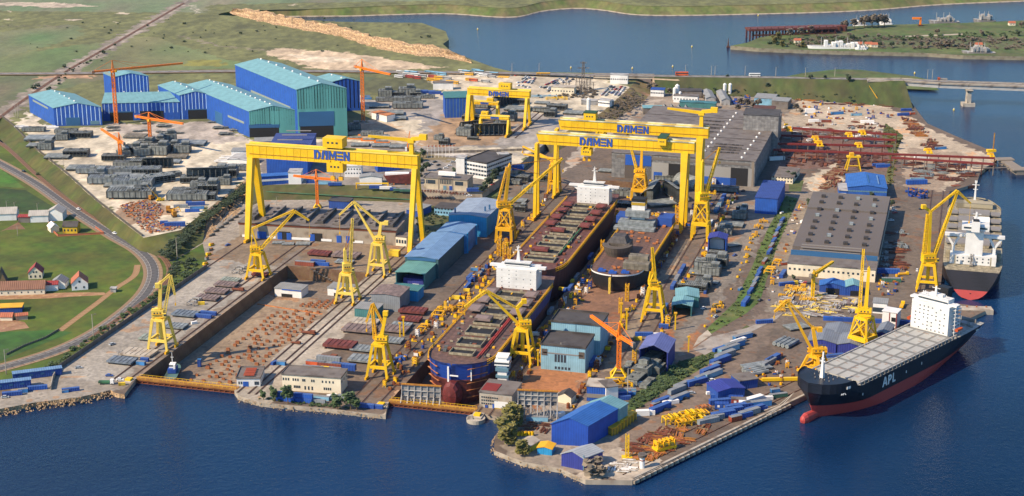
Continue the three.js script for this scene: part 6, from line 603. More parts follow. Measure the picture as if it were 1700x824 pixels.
{ // bulk carrier afloat, stern to the viewer
 const D = 21, len = 205,[g, h] = bulker('bulk carrier moored at the right quay with black stern and pale deck', { s: 321, t: 523, k: -3, len, B: 44, D, fc: 1, deckM: C.deckC, bands: [['hull_bottom', C.hullR,0, (f) => 7 * Math.max(0,1 - f / .06)],['hull_side', M([.016,.013,.018], { r: .5 }), (f) => 7 * Math.max(0,1 - f / .06), 'd']], bulw: C.deckC });
 pb('forecastle', C.deckC, g,0, D,-len + 20,30,4,12); for (const z of [70,92,114,136,158]) { const c = mb_(); c.b(0, D,-z,24,2,15); c.build('hatch_coaming', C.deckC, g); for (const s of [-1,1]) pb('hatch_cover', z === 136 && s > 0 ? C.white : C.greyL, g, s * (s > 0 ? 6.3 : 6.4), D + 2,-z,12.4,1.2,15); for (const s of [-1,1]) pb('hatch_cover', C.greyL, g, s * 17, D + 1.2,-z - 1,8,1,10); }
 const b = mb_(); b.b(0, D,-22,34,7,11).b(0, D + 7,-23,13,20,10).b(0, D + 27,-22,20,4,12); b.build('accommodation', C.whiteS, g); const w = mb_(); w.b(0, D + 20,-24,44,2,4); for (const s of [-1,1]) w.bar([s * 20, D + 20,-24],[s * 15, D + 12,-24],1.6).bar([s * 11, D + 20,-24],[s * 15, D + 12,-24],1.6).bar([s * 15, D + 12,-24],[s * 15, D,-24],2.2); w.build('bridge_wing', C.whiteS, g); for (let i = 0; i < 6; i++) for (const s of [-1,1]) pb('window', C.glass, g, s * (3 + (i % 3) * 4.2), D + 2 + (i > 2 ? 2.6 : 0),-16.4,1,1,.2);
 pb('bridge_window', C.glass, g,0, D + 28.5,-15.9,17,1.2,.3); pb('funnel', C.whiteS, g,0, D + 27,-15,6,8,6); pb('funnel_top', C.black, g,0, D + 35,-15,4.4,1,4.4); const m = mb_(); m.frus(0, D + 31,-23,3,3,1,1,9).b(0, D + 38,-23,7,.4,.5).b(0, D + 36,-23,5,.4,.5); m.build('radar_mast', C.whiteS, g); const fm = mb_(); fm.frus(0, D + 4,-len + 12,1.8,1.8,.8,.8,17).b(0, D + 17,-len + 12,6,.5,.5).b(0, D + 13,-len + 12,4,.5,.5).b(0, D + 19,-len + 12,2,2,1); fm.build('foremast', C.whiteS, g);
 const tp = mb_(); tp.lattice([-1, D + .5,-11],[-1, D + 8,-18],2,1,5,.3); tp.build('stair', C.grey, g); for (const s of [-1,1]) { const d = mb_(); d.b(s * 17, D,-36,7,6,9).b(s * 13, D,-12,1,8,1); d.build('deck_house', C.deckC, g); } lettering('CPO AMERICA',1.5, C.white, g,0,14.3,1.2,0, 'ship_name',1,-.25); lettering('MONROVIA',1.2, C.white, g,0,11.8,.6,0, 'home_port',1,-.25); pb('rudder', M([.08,.02,.018]), g,0,0,1.5,1.2,5,5);
}
{ // container ship
 const a0 = 243, bc = 352.5, ca = Math.cos(28.3 * Math.PI / 180), sa = Math.sin(28.3 * Math.PI / 180), P = (a, b) => S(a * ca - b * sa, a * sa + b * ca,-3), D = 19, len = 190, B = 36;
 const g = thing('container_ship', 'empty container ship with black hull, red bottom and white bridge at the quay', 'ship', P(a0 + len + 5, bc), DROT - 28.3 * Math.PI / 180 + Math.PI);
 const h = { len, hb: (f, y) => { const d = Math.min(1, y / D), fd = L2(.68,.88, Math.pow(d,1.1)), e = Math.max(0, (f - fd) / (1 - fd)); let b = Math.pow(Math.max(0,1 - Math.pow(e, L2(1.5,2.1, d))), L2(1,.62, d)); const a = L2(.5,.16, d), q = Math.max(0,1 - f / a); b *= 1 - Math.pow(q,1.6) * L2(1,.1, Math.pow(d,.7)); return Math.max(.12, B / 2 * b); }, z: (f, y) => f * len - (f > .8 ? (1 - Math.min(1, y / D)) * 8 * (f - .8) / .2 : 0) + (f < .06 ? (1 - y / D) * 9 * (1 - f / .06) : 0), deck: (f) => D + 6.5 * ss(.845,.875, f) };
 hullBands(g, { ...h, n: 60, bands: [['hull_bottom', C.hullR,0, (f) => 8 + 1.2 * ss(.8,1, f)],['hull_side', C.navy, (f) => 8 + 1.2 * ss(.8,1, f), 'd']] }); deckSheet(g, 'deck', C.deckW, h,0,.855,-.1,.05); deckSheet(g, 'forecastle_deck', C.navy, h,.872,1,-1.2,.3);
 const bb = mb_(), n = 12, zj = [-len + 18,-len + 4,-len - 1,-len - 4,-len - 5], rj = [2.2,3.2,3.4,2.4,.1]; for (let i = 0; i < n; i++) for (let j = 0; j < 4; j++) { const p = i / n * 6.283, q = (i + 1) / n * 6.283, Q = (t, k) => [rj[k] * .8 * Math.cos(t),1.8 + rj[k] * 1.15 * Math.sin(t), zj[k]]; bb.quad(Q(q, j), Q(p, j), Q(p, j + 1), Q(q, j + 1)); } bb.build('bulbous_bow', C.hullR, g);
 for (let i = 0; i < 8; i++) { const z = 53 + i * 13.8, w = 2 * h.hb(z / len, D) - 3; for (let k = 0; k < 4; k++) { const cv = pb('hatch_cover', k % 2 ? C.deckW : M([.47,.47,.44], { map: plateT }), g, w * ((k + .5) / 4 - .5), D + .4,-z, w / 4 * .998,1.4,13.7); } const r = mb_(); for (let q = 0; q < 9; q++) r.b((hash2(i, q,3) - .5) * w * .9, D + 1.8,-z + (hash2(i, q,4) - .5) * 11,2.4,.12,.4);  r.build('lashing_rail', M([.52,.36,.28]), g); }
 const ls = mb_(); for (let i = 0; i < 26; i++) for (const s of [-1,1]) { const z = 40 + i * 4.7, x = s * (h.hb(z / len, D) - .7); ls.b(x, D,-z,1,2.3,.7).b(x, D + 1.9,-z - 2.3,1,.5,4.6); } ls.build('side_stanchions', C.greyL, g).userData.kind = 'stuff';
 const ac = new THREE.Group(); ac.name = 'accommodation'; ac.position.set(1.5, D,-38); g.add(ac); const W = 28; ac.scale.y = .84; mb_().b(0,0,0, W,25,12).b(0,25,-.5,35,1.4,5).b(0,26,1, W * .8,3.2,8).build('block', C.whiteS, ac); for (let i = 0; i < 7; i++) for (let k = 0; k < 8; k++) if (hash2(i, k,5) > .3) pb('window', C.glass, ac, (k - 3.5) * 3.1,2.4 + i * 3.1,-6.05,.95,.9,.12); pb('bridge_window', C.glass, ac,0,26.7,-3.6, W * .78,1,.3);
 const sd = mb_(); for (let i = 1; i < 8; i++) sd.b(0, i * 3.1,2, W + 5,.25,8); for (const s of [-1,1]) for (const z of [-1.6,5.6]) sd.b(s * (W / 2 + 2.3),0, z,.35,24,.35); sd.build('side_balcony', C.whiteS, ac); const rf = mb_(); for (let k = 0; k < 9; k++) rf.b((k - 4) * 2.6,29.2,-2 + (k % 3) * 2,.4,1.8 + (k % 2),.4); rf.b(0,29.2,2,10,2,4).frus(0,29,0,2,2,.8,.8,9).b(0,36,0,6,.4,.5); rf.b(0,30.8,-4, W * .8,.15,.15); rf.build('mast_and_aerials', C.whiteS, ac); const fn = mb_(); fn.b(0,14,12,8,20,6); fn.build('funnel', C.black, ac); for (const s of [-1,1]) { const lb = mb_(); lb.hcyl([s * 18.2,6,-2],[s * 18.2,6,4.5],1.3,10); lb.build('lifeboat', C.orangeF, ac); }
 const fm = mb_(); fm.frus(0, D + 5.5,-len * .92,2.4,2.4,1,1,14).b(0, D + 16,-len * .92,3.4,.5,.6).b(0, D + 18,-len * .92,2.2,.4,.5).b(0, D + 19.4,-len * .92,.9,3,.9); fm.build('foremast', C.whiteS, g); const bt = mb_(); for (let i = 0; i < 14; i++) bt.b((i % 5 - 2) * 3.4, D + 5.3,-len * (.885 + .012 * Math.floor(i / 5) * 2),.5,.8,.5); bt.build('bollard', C.greyL, g); const md = mb_(); md.b(0, D,-14,30,1,.5).b(8, D,-10,6,2,5).b(-8, D,-12,5,1.6,5).b(0, D,-4,24,2.4,.5).b(13, D,-3,1.2,6,1.2); md.build('mooring_deck_gear', C.grey, g);
 const side = (txt, size, f, y, dy, nm) => { const x = -h.hb(f, y) - .15, z = -h.z(f, y), fl = Math.atan2(h.hb(f, y + 2) - h.hb(f, y - 2),4), df = Math.atan2(h.hb(f + .02, y) - h.hb(f - .02, y),.04 * len); const m = lettering(txt, size, C.white, g, x, y, z,0, nm,1); m.rotation.set(0,-Math.PI / 2 + df,0); m.rotateX(-fl); return m; };
 const ap = side('APL',6.4,.66,14,0, 'ship_logo'); const ul = side('APL',1.6,.925,18.5,0, 'ship_name'); side('APL',1.7,.05,16.6,0, 'ship_name'); const mk = mb_(); for (const f of [.9,.91]) mk.b(-h.hb(f,22) - .1,21,-h.z(f,22),.3,1.6,1.6); for (const [f, y] of [[.82,12],[.45,13],[.55,12.5]]) mk.b(-h.hb(f, y) - .1, y,-h.z(f, y),.3,1.6,.5); mk.build('hull_marks', C.white, g);
}
// ---------- docks and their edges ----------
const same = (name, cat, group, label, pr, at) => many(name, cat, group, label, pr, at).forEach((o) => { o.userData.label = label; o.userData.group = group; });
function dockGate(label, s, t0, t1) { const g = thing('dock_gate', label, 'dock gate', S(s, t0,0), DROT), L = t1 - t0; mb_().box(0,-13.5,-3.4, L,-.9,-.8).build('gate_body', C.rustD, g); mb_().box(-1,-.9,-4.6, L + 1,.2,.4).build('walkway', M([.44,.27,.05], { map: rustT }), g); const k = mb_(); for (let i = 0; i <= 18; i++) k.b(L * i / 18,-3.6,-.3,.7,2.7,1); k.box(0,-1.6,-.8, L,-.9,.2).box(0,-3.2,-.8, L,-2.8,.2); k.build('gate_rib', C.rust, g); const r = mb_(); for (let i = 0; i < 24; i++) for (const z of [0,-4.2]) r.b(L * i / 23,.2, z,.15,1.2,.15); r.b(L / 2,1.3,0, L,.15,.15).b(L / 2,1.3,-4.2, L,.15,.15); r.build('handrail', C.yel, g); return g; }
dockGate('yellow topped steel gate closing the empty first dock',-1,0,70); dockGate('yellow topped steel gate closing the ship dock',6,172,228);
{ const at = []; for (const t of [24,31,37,43,49,55,61,66]) for (let s = 9; s < 186; s += 7.4) { if (hash2(t, Math.round(s),9) < (t === 24 ? .05 : .14)) continue; if (s > 178 && t < 30) continue; at.push({ p: S(s + rr(-1.6,1.6), t + rr(-1.4,1.4),-11), r: AC + rr(-.2,.2), s: rr(.9,1.35) }); } for (let s = 190; s < 224; s += 4.2) for (let t = 36; t < 66; t += 5) if (t > 70 - (224 - s) * 1.3 && at.length < 262) at.push({ p: S(s, t,-11), r: AC, s: rr(.85,1.2) });
 same('keel_block', 'keel block', 'keel blocks on the first dock floor', 'small rusty orange keel block on the empty dock floor', proto((g) => { mb_().b(0,0,0,2.2,1.1,1.2).build('concrete_base', M([.44,.26,.13], { map: rustT }), g); mb_().b(0,1.1,0,2,.45,1).build('timber_cap', M([.40,.19,.085], { map: rustT }), g); }), at); }
{ const a = S(186,2,-11), b = S(176,68,-11), q = mb_(); q.bar([a.x,-10.7, a.z],[b.x,-10.7, b.z],.9,.6); tag(q.build('floor_pipe', C.rustL, scene), 'rusty pipe lying across the empty dock floor', 'pipe'); }
const cover = proto((g) => { mb_().b(0,0,0,22,6,14).build('curtain', C.white, g); mb_().hexa([[-11.3,6,7.3],[11.3,6,7.3],[11.3,6,-7.3],[-11.3,6,-7.3],[-11.3,7,7.3],[11.3,6.6,7.3],[11.3,6.6,-7.3],[-11.3,7,-7.3]]).build('tarpaulin_roof', C.roofGr, g); pb('blue_edge', C.blue, g,3,5.6,7.3,16,.8,.2); pb('opening', C.dark, g,-1,0,7.05,9,2.6,.2); });
many('covered_block', 'covered block', 'covered sections on the dock floor', 'white curtained ship section with grey roof on the dock floor', cover,[[484,489, AC,-11],[570,488, AC,-11,.95]]);
{ const g = thing('tug_boat', 'small tug with green deck and white wheelhouse docked beside the first gate', 'tug', S(16,14,-10), DROT + .25); const h = { len: 26, hb: (f, y) => 4.6 * Math.sqrt(Math.max(.02,1 - Math.pow(Math.max(0, (f - .55) / .45),2.2))) * (.55 + .45 * Math.min(1, y / 3.5)) * (f < .1 ? .82 + f * 1.8 : 1), z: (f) => f * 26, deck: (f) => 4.6 + 1.4 * f }; hullBands(g, { ...h, n: 20, bands: [['hull_bottom', C.hullR,.4,1.6],['hull_side', C.black,1.6, 'd']] }); deckSheet(g, 'deck', M([.08,.17,.16]), h,0,1,-.4,.2); pb('deck_house', C.blueD, g,0,5,-13,5.4,3,8); pb('wheelhouse', C.white, g,0,8,-13.6,4,2.6,4.4); pb('wheelhouse_window', C.glass, g,0,9,-13.6,4.1,1,4.5); pb('funnel', C.white, g,1.8,8,-10,1.2,3,1.6); const m = mb_(); m.cyl(0,10.5,-13,.3,.15,8,6).b(0,15,-13,2,.25,.3); m.build('mast', C.white, g); const k = mb_(); for (const z of [-6,-13,-19]) k.b(0,0, z,3,.6,1.4); k.build('keel_block', C.rustL, g); }
many('work_tank', 'tank', '', 'upright blue bin on the dock floor beside the tug', proto((g) => { mb_().b(0,.2,0,2.4,5,2.4).build('body', C.blueD, g); mb_().b(0,5.2,0,2.6,.3,2.6).build('lid', C.blueL, g); }),[[331,609,0,-11]]);
many('site_ramp', 'stair', '', 'stairway running down the end wall of the empty dock', proto((g) => { const m = mb_(); for (let i = 0; i < 11; i++) m.b(i * 2,-1 - i * .95,.9,2,.5,1.6); m.build('steps', C.conc, g); }),[{ p: S(249,22,0), r: AC }]);
// fence wall and stored covers on the left jetty
{ const a = G(97,614), b = G(343,446), n = 44, g = thing('concrete_fence', 'long grey panel fence between the road bank and the left jetty', 'fence', V(0,0,0)), d = b.clone().sub(a), r = Math.atan2(-d.z, d.x), L = d.length() / n, pm = M([.24,.245,.25]); for (let i = 0; i < n; i++) { const p = a.clone().addScaledVector(d, (i + .5) / n); pb('fence_panel', i % 5 ? pm : M([.30,.30,.30]), g, p.x,0, p.z, L * .96,3.4,.25, r); pb('post', C.concD, g, p.x - d.x / n / 2,0, p.z - d.z / n / 2,.4,3.6,.4, r); }
 const c = GP([[97,614],[88,630],[84,648]]), g2 = thing('concrete_fence', 'pale curved concrete wall at the lower end of the jetty fence', 'wall', V(0,0,0)); for (let i = 0; i < 2; i++) mb_().bar([c[i].x,1.5, c[i].z],[c[i + 1].x,1.5, c[i + 1].z],.5,3).build('wall_segment', C.concL, g2); }
{ const c = GP([[10,590],[40,575],[75,562],[98,548]],.2), g = thing('meadow_fence', 'low pale fence along the lower edge of the meadow', 'fence', V(0,0,0)); for (let i = 0; i < 3; i++) for (let k = 0; k < 8; k++) { const p = c[i].clone().lerp(c[i + 1], k / 8), q = c[i].clone().lerp(c[i + 1], (k + 1) / 8); mb_().bar([p.x,.8, p.z],[q.x,.8, q.z],.15,1.2).b(p.x,0, p.z,.35,1.8,.35).build('fence_panel', C.conc, g); } }
const HV = { g: hatchP(C.greyB,18,11), b: hatchP(C.primL,18,11), w: hatchP(C.steelL,18,11), r: hatchP(C.primer,18,10,1.6,1.4), W: hatchP(C.concL,20,12,1.2,.5), G: hatchP(M([.36,.42,.36], { map: plateT }),18,11) };
many('hatch_cover', 'hatch cover', 'hatch covers stored on the left jetty', '% hatch cover stored on the left jetty by the first dock', (a) => HV[a[6]],[[203,602, AC,0,1, 'lowest blue grey', 'g'],[231,588, AC,0,1.1, 'white slab', 'W'],[252,564, AC,0,.9, 'pale green', 'G'],[291,544, AC,0,.9, 'grey', 'w'],[308,524, AC,0,1, 'upper blue grey', 'g'],[345,497, AC,0,.95, 'brown', 'b'],[360,486, AC,0,.95, 'brown', 'b'],[376,475, AC,0,.95, 'brown', 'b'],[383,467, AC,0,.8, 'pale olive', 'G']]);
many('steel_trestle', 'trestle', 'steel trestles on the left jetty', 'bundle of pale lattice steel on the left jetty', frameP(2, C.greyL),[[322,504, AL,0,1.1],[397,451, AL,0,1.2],[205,587,.2,0,.6]]);
// generic stored plates between the docks
many('hatch_cover', 'hatch cover', 'covers stored between the first and second docks', '% hatch cover stored between the first two docks', (a) => HV[a[6]],[[597,550, AC,0,1.25, 'wide brown', 'b'],[565,577, AC,0,1.2, 'dark red', 'r'],[604,582, AC,0,.95, 'grey green', 'w'],[655,550, AC,0,1.1, 'brown', 'b'],[686,520, AC,0,1.1, 'tall dark red', 'r'],[681,533, AC,0,.9, 'small dark red', 'r'],[667,542, AC,0,.8, 'grey', 'w'],[606,536, AC,0,1, 'white', 'W'],[604,600, AC,0,1.1, 'pale grey', 'w'],[650,568, AC,0,.9, 'dull grey', 'w'],[432,458, AC,0,.7, 'rusty', 'r']]);
many('hatch_cover', 'steel panel', 'panels on the apron behind the first dock', '% steel panel on trestles on the apron behind the first dock', (a) => HV[a[6]],[[531,424, AC,0,1, 'rusty', 'r'],[575,427, AC,0,1.2, 'brown', 'b'],[572,437, AC,0,.8, 'grey', 'w']]);
many('steel_block', 'ship section', 'small grey sections on the apron', 'flat grey steel section lying on the apron by the long workshop', BLKL[4],[[462,404,0,0,.5],[478,406,0,0,.5],[503,406,0,0,.6]]);
many('shipping_container', 'container', 'containers on the apron', '% container at the head of the empty dock', (a) => BX[a[6]],[[506,441, AC,0,1.3, 'orange red', 'r'],[528,437, AC,0,1, 'blue', 'b'],[534,441, AC,0,1, 'blue', 'B'],[655,425, AC,0,[1.4,1.8,2], 'yellow', 'y']]);
many('shipping_container', 'container', 'red cabins behind the cream office', '% container in the red row behind the cream waterfront office', (a) => BX[a[6]],[{ p: G(511,633).setY(2.6), r: AC, w: 'orange red',6: 'o', s: [1.4,1,1] },...[[512,626, 'o'],[527,627, 'o'],[542,628, 'y'],[556,629, 'o'],[519,617, 'o'],[533,618, 'o'],[548,620, 'r'],[571,622, 'b'],[546,610, 'c']].map(([x, y, k]) => ({ p: G(x, y).setY(3.4), r: AC, s: [1.35,1.6,1.3], w: { o: 'orange red', y: 'yellow', r: 'brown red', b: 'blue', c: 'grey' }[k],6: k }))].map((a) => Object.assign(a, { 6: a[6] })));
many('shipping_container', 'container', 'blue cabins on the waterfront', '% container stacked on the shore below the cream office', (a) => BX[a[6]],[[474,666, AC,0,1, 'blue', 'B'],[503,668, AC,0,1, 'blue', 'B'], { p: G(476,665).setY(2.7), r: AC, w: 'upper blue',6: 'B' }, { p: G(504,667).setY(2.7), r: AC, w: 'upper blue',6: 'B' },[532,664, AC,0,1, 'pale blue', 'p'],[528,669, AC,0,.8, 'grey', 'c'],[551,662,.4,0,1, 'white', 'W'],[575,662, AC,0,.9, 'grey', 'c'],[606,677, AC,0,1, 'blue', 'b'],[622,678, AC,0,.9, 'blue', 'b'],[467,606, AC,0,1, 'light blue', 'T'],[455,605,1,0,.8, 'blue', 't']]);
many('shipping_container', 'container', 'containers on the left jetty', '% container on the left jetty', (a) => BX[a[6]],[[234,606, AC,0,1, 'light blue', 'T'],[240,600, AC,0,.9, 'dark blue', 't'],[338,528, AC,0,1, 'blue', 'b'],[346,523, AC,0,1, 'dark blue', 'b'],[322,538,.6,0,.7, 'white', 'W'],[334,506,.2,0,.8, 'yellow', 'y'],[62,647,.25,0,1, 'blue', 'B'],[20,657,.25,0,1, 'blue', 'b'],[38,652,.25,0,1, 'light blue', 'T'],[117,650,.3,0,.9, 'blue', 'b'],[108,652,.3,0,.7, 'blue', 'T'],[202,640,.3,0,.7, 'yellow', 'y']]);
// along the ship docks
many('shipping_container', 'container', 'containers beside the ship dock', '% container by the rails left of the dry dock ships', (a) => BX[a[6]],[[776,478, AL,0,1, 'blue', 'B'],[783,466, AL,0,1, 'blue', 'B'],[780,462, AL,0,1, 'blue', 'b'],[797,457, AL,0,1, 'light blue', 'T'],[809,444, AL,0,1, 'blue', 't'],[793,450, AC,0,.9, 'light blue', 'l'],[775,484, AC,0,.8, 'yellow', 'y'],[757,497, AC,0,1, 'yellow', 'y'],[664,598, AL,0,.9, 'blue', 't'],[672,597, AL,0,.9, 'blue', 't'],[655,603, AL,0,.9, 'blue', 'b']]);
many('shipping_container', 'container', 'containers on the middle jetty', '% container on the jetty between the two ship docks', (a) => BX[a[6]],[[981,428, AL,0,1, 'blue', 'b'],[958,462, AL,0,1, 'grey', 'c'],[947,480, AL,0,1, 'blue', 'b'],[938,484, AL,0,.9, 'blue', 't'],[914,519, AL,0,1, 'grey blue', 'c'],[889,557,0,0,.9, 'white', 'W'],[880,571, AL,0,1, 'blue', 'b'],[866,672,0,0,.9, 'blue', 't'],[933,482, AC,0,.8, 'yellow', 'y'],[950,470, AL,0,.9, 'yellow', 'y']]);
many('railway_wagon', 'wagon', 'containers right of the pale blue building', '% container parked right of the pale blue dock building', (a) => BX[a[6]],[[984,604, AL,0,1.2, 'blue', 'b'],[993,588, AL,0,1.2, 'rusty', 'R'],[1000,576, AL,0,1.2, 'blue', 'b'],[1006,565, AL,0,1.1, 'pale', 'c']]);
many('shipping_container', 'container', 'containers along the right jetty', '% container along the rails of the right jetty', (a) => BX[a[6]],[[1118,477, AL,0,1.1, 'blue', 'b'],[1124,465, AL,0,1.1, 'grey', 'c'],[1130,455, AL,0,1.1, 'blue', 'b'],[1134,448, AL,0,1.1, 'blue', 'b'],[1190,350, AL,0,1.3, 'light blue', 'l'],[1196,340, AL,0,1.3, 'pale blue', 'p'],[1201,331, AL,0,1.3, 'blue', 'b'],[1103,516, AL,0,1.3, 'blue', 'B'],[1069,558,0,0,1, 'blue', 'B'],[1059,565,0,0,.9, 'yellow', 'y'],[1102,545, AC,0,1.1, 'dark blue', 't'],[1108,528, AL,0,.8, 'light blue', 'T'],[1171,487, AL,0,.8, 'blue', 't'],[1090,558,0,0,.8, 'white', 'W'],[1167,378, AL,0,1, 'blue', 't'],[1180,372, AL,0,1, 'white', 'w']]);
{ const put = (n, s0, s1, t, js, jt, seed, set) => { const r = rng(seed), a = []; n = Math.round(n * 1.6); for (let i = 0; i < n; i++) a.push({ p: S(s0 + (s1 - s0) * (i + r()) / n + rr2(r,-js, js), t + rr2(r,-jt, jt),0), r: AC + (r() > .5 ? 1.57 : 0) + rr2(r,-.1,.1), s: rr2(r,.6,1.35), k: Math.floor(r() * 4), c: set[Math.floor(r() * set.length)] }); return a; };
 const fam = { y: UN, o: UO, b: UBl, w: UW, r: UR }, pr = (a) => fam[a.c][a.k], T1 = 'yyyyoobwrrr';
 const zones = [['left edge of the ship dock',44,20,330,163,2,6,31],['jetty between the ship docks',66,10,560,235.5,2,3.4,32],['left edge of the brown dock',34,20,420,243.5,2,2,33],['right edge of the brown dock',40,20,440,284.5,2,1.6,34],['right jetty by the teal shelters',52,60,560,314,2,3,35],['rails left of the dry dock ships',46,60,540,152,3,3,36],['block yard under the gantries',42,430,620,260,4,40,37]];
 const cn = { y: 'yellow', o: 'golden', b: 'blue', w: 'white', r: 'rusty' };
 for (const [where, n, s0, s1, t, js, jt, seed] of zones) { const L = put(n, s0, s1, t, js, jt, seed, T1); for (const c in cn) { const k = L.filter((q) => q.c === c); if (k.length) many('site_machine', 'site equipment', `${cn[c]} site equipment on the ${where}`, `${cn[c]} site unit on the ${where}`, pr, k); } } }
// scaffolding towers beside hulls
many('scaffold_tower', 'scaffold tower', 'scaffold towers beside the hulls', 'yellow scaffold tower standing %', proto((g) => { const m = mb_(); m.lattice([0,0,0],[0,17,0],3,3,7,.32); m.build('frame', C.yelO, g); const k = mb_(); for (let i = 1; i < 7; i++) k.b(0, i * 2.4,0,3.2,.2,3.2); k.build('platform', C.yelD, g); }),[[907,604, AC,0,1, 'beside the pale blue dock building'],[901,605, AC,0,.9, 'beside the pale blue dock building'],[1000,425, AC,0,.8, 'beside the dry dock hull'],[888,470, AC,0,.8, 'beside the dry dock hull'],[1115,385, AC,0,.9, 'by the right gantry leg'],[1107,398, AC,0,.8, 'by the right gantry leg'],[1124,372, AC,0,1, 'by the right gantry leg'],[1053,612, AC,0,.8, 'behind the blue open shelter'],[829,425, AC,0,1, 'at the foot of the braced portal crane'],[838,432, AC,0,.9, 'at the foot of the braced portal crane'],[846,438, AC,0,.8, 'at the foot of the braced portal crane'],[1030,520, AC,0,.7, 'on the brown dock floor edge'],[1041,500, AC,0,.8, 'on the brown dock floor edge'],[1060,450, AC,0,.7, 'on the brown dock floor edge']]);
many('yellow_post', 'lamp mast', 'yellow masts on the jetties', 'slender yellow mast %', proto((g) => { mb_().b(0,0,0,1,14,1).build('mast', C.yel, g); mb_().b(0,13.4,0,2.4,1.2,1.6).build('head', C.yelO, g); }),[[664,562,0,0,.8, 'left of the blue bowed ship'],[670,558,0,0,1, 'left of the blue bowed ship'],[1040,548,0,0,1.1, 'beside the third dock'],[1031,535,0,0,1, 'beside the third dock'],[893,608,0,0,.8, 'left of the pale blue building'],[1143,585,0,0,.8, 'beside the blue open shelter'],[1121,548,0,0,.9, 'in front of the teal shelters']]);
many('lifting_beam', 'lifting beam', 'yellow lifting frames', 'yellow lifting frame lying %', frameP(2, C.yelO),[[731,523, AL,0,1.5, 'on the rails left of the dry dock ships'],[764,512, AL,0,1, 'on the rails left of the dry dock ships'],[702,548, AL,0,1.1, 'on the rails left of the dry dock ships'],[1032,640,.2,0,1.2, 'by the orange tower crane base'],[1290,438,1.2,0,1, 'in the planted strip'],[1278,452,1.2,0,1.2, 'in the planted strip'],[1086,360, AC,0,1.1, 'inside the curved steel sections']]);
many('site_trailer', 'trailer', 'rusty trailers', 'low rusty trailer on the apron %', proto((g) => { mb_().b(0,.8,0,9,.6,2.6).b(2.6,1.4,0,3,1,2.2).build('platform', C.rust, g); for (const x of [-3,-1.6,3]) for (const z of [-1.1,1.1]) mb_().hcyl([x,.5, z - .2],[x,.5, z + .2],.5,8).build('wheel', C.rub, g); }),[[512,555, AC,0,1.2, 'right of the empty dock'],[491,571, AC,0,.8, 'right of the empty dock'],[546,596, AC,0,1.4, 'behind the cream office'],[395,483, AC,0,1.1, 'left of the empty dock']]);
// gate trusses, dolphin
function gateTruss(label, a, b, h, lift) { const A = G(...a), B = G(...b), w = A.distanceTo(B), g = thing('caisson_frame', label, 'caisson frame', A, Math.atan2(A.z - B.z, B.x - A.x)); mb_().box(0, lift,-1.6, w, lift + h,-.8).build('plate', C.grey, g); const k = mb_(), n = 6; for (let i = 0; i <= n; i++) { k.b(w * i / n, lift,-.5,.5, h,.8); k.bar([w * i / n, lift + h * .5,-.4],[w * i / n,0,3.6],.5); if (lift) k.b(w * i / n,0,-.6,.6, lift,.6); } for (let j = 0; j <= 3; j++) k.box(0, lift + h * j / 3 - .15,-.8, w, lift + h * j / 3 + .15,.1); if (lift) for (let i = 0; i < n; i++) k.bar([w * i / n,0,-.6],[w * (i + 1) / n, lift,-.6],.35).bar([w * i / n, lift,-.6],[w * (i + 1) / n,0,-.6],.35); k.build('frame_bar', C.greyL, g); const t = mb_(); t.box(-.5, lift + h,-2, w + .5, lift + h + .4,.3); for (let i = 0; i < 16; i++) t.b(w * i / 15, lift + h + .4,.1,.12,1,.12); t.build('walkway', C.yelD, g); }
gateTruss('grey ribbed caisson frame with raking struts beside the blue ship bow',[667,666],[731,670],11,0); gateTruss('tall grey caisson frame on braced stilts near the brown third dock',[860,694],[925,697],9,9);
many('mooring_dolphin', 'dolphin', '', 'round pale concrete dolphin in the water before the ship dock', proto((g) => { mb_().cyl(0,-4,0,5.8,5.8,6.5,20).build('drum', C.concL, g); mb_().frus(-3.5,2.5,1,4,4,3,3,1.2).build('cap', C.conc, g); }),[[790,700,0,-3]]);
many('gate_pier', 'pier', 'concrete gate piers', 'concrete gate pier with dark side %', proto((g) => { mb_().b(0,-6,0,7,6.3,9).build('pier', C.concL, g); mb_().b(0,.3,0,4,1.2,4).build('bollard', C.yel, g); }),[{ p: S(-5,-3.6,0), r: AC, w: 'left of the first dock gate' }, { p: S(-1,169,0), r: AC, w: 'left of the ship dock gate' }, { p: S(-1,232,0), r: AC, w: 'right of the ship dock gate' }]);
// grey hull blocks at the head of the docks and on the right jetty
const BK = (l, g, at) => many('hull_block', 'ship section', g, l, (a) => (a[6] === 'L' ? BLKL : a[6] === 'B' ? BLKB : BLK)[a[5]], at.map((a) => { const b = [...a]; b[6] = a[6]; return b; })).forEach((o) => 0);
const blocks = (where, group, list) => { const L = list.map(([x, y, v, r, s, c, lv]) => ({ 0: x,1: y, p: G(x, y, lv ?? 0), r: r ?? AC, s: s ?? 1, v, c, w: c === 'L' ? 'light grey' : c === 'B' ? 'brownish grey' : ['dark grey open', 'dark grey stepped', 'large dark grey', 'dark grey ribbed', 'flat dark grey', 'curved dark grey'][v] })); many('hull_block', 'ship section', group, `% ship section ${where}`, (a) => (a.c === 'L' ? BLKL : a.c === 'B' ? BLKB : BLK)[a.v], L); };
blocks('at the head of the ship docks', 'ship sections at the head of the ship docks',[[1078,328,5,1.3,1.5],[1122,328,5,-1.3,1.5],[1096,340,4,.3,1.3],[1110,300,2, AC,1],[1140,310,5,2.2,1.2],[1030,325,2, AC,1.3],[1012,340,3, AC,1],[1040,345,0, AC,.9],[1000,320,4, AC,1.2],[1085,318,1, AC,.8],[1203,318,2, AC,1],[1110,365,4,.2,1.2, 'L'],[1090,377,4,.2,1, 'L'],[862,300,0, AC,.9],[845,305,2, AC,.9],[878,320,1, AC,.8],[858,335,4, AC,.9],[835,345,1, AC,.7],[865,350,3, AC,.7],[905,300,3, AC,.9],[1008,285,4, AC,.8]]);
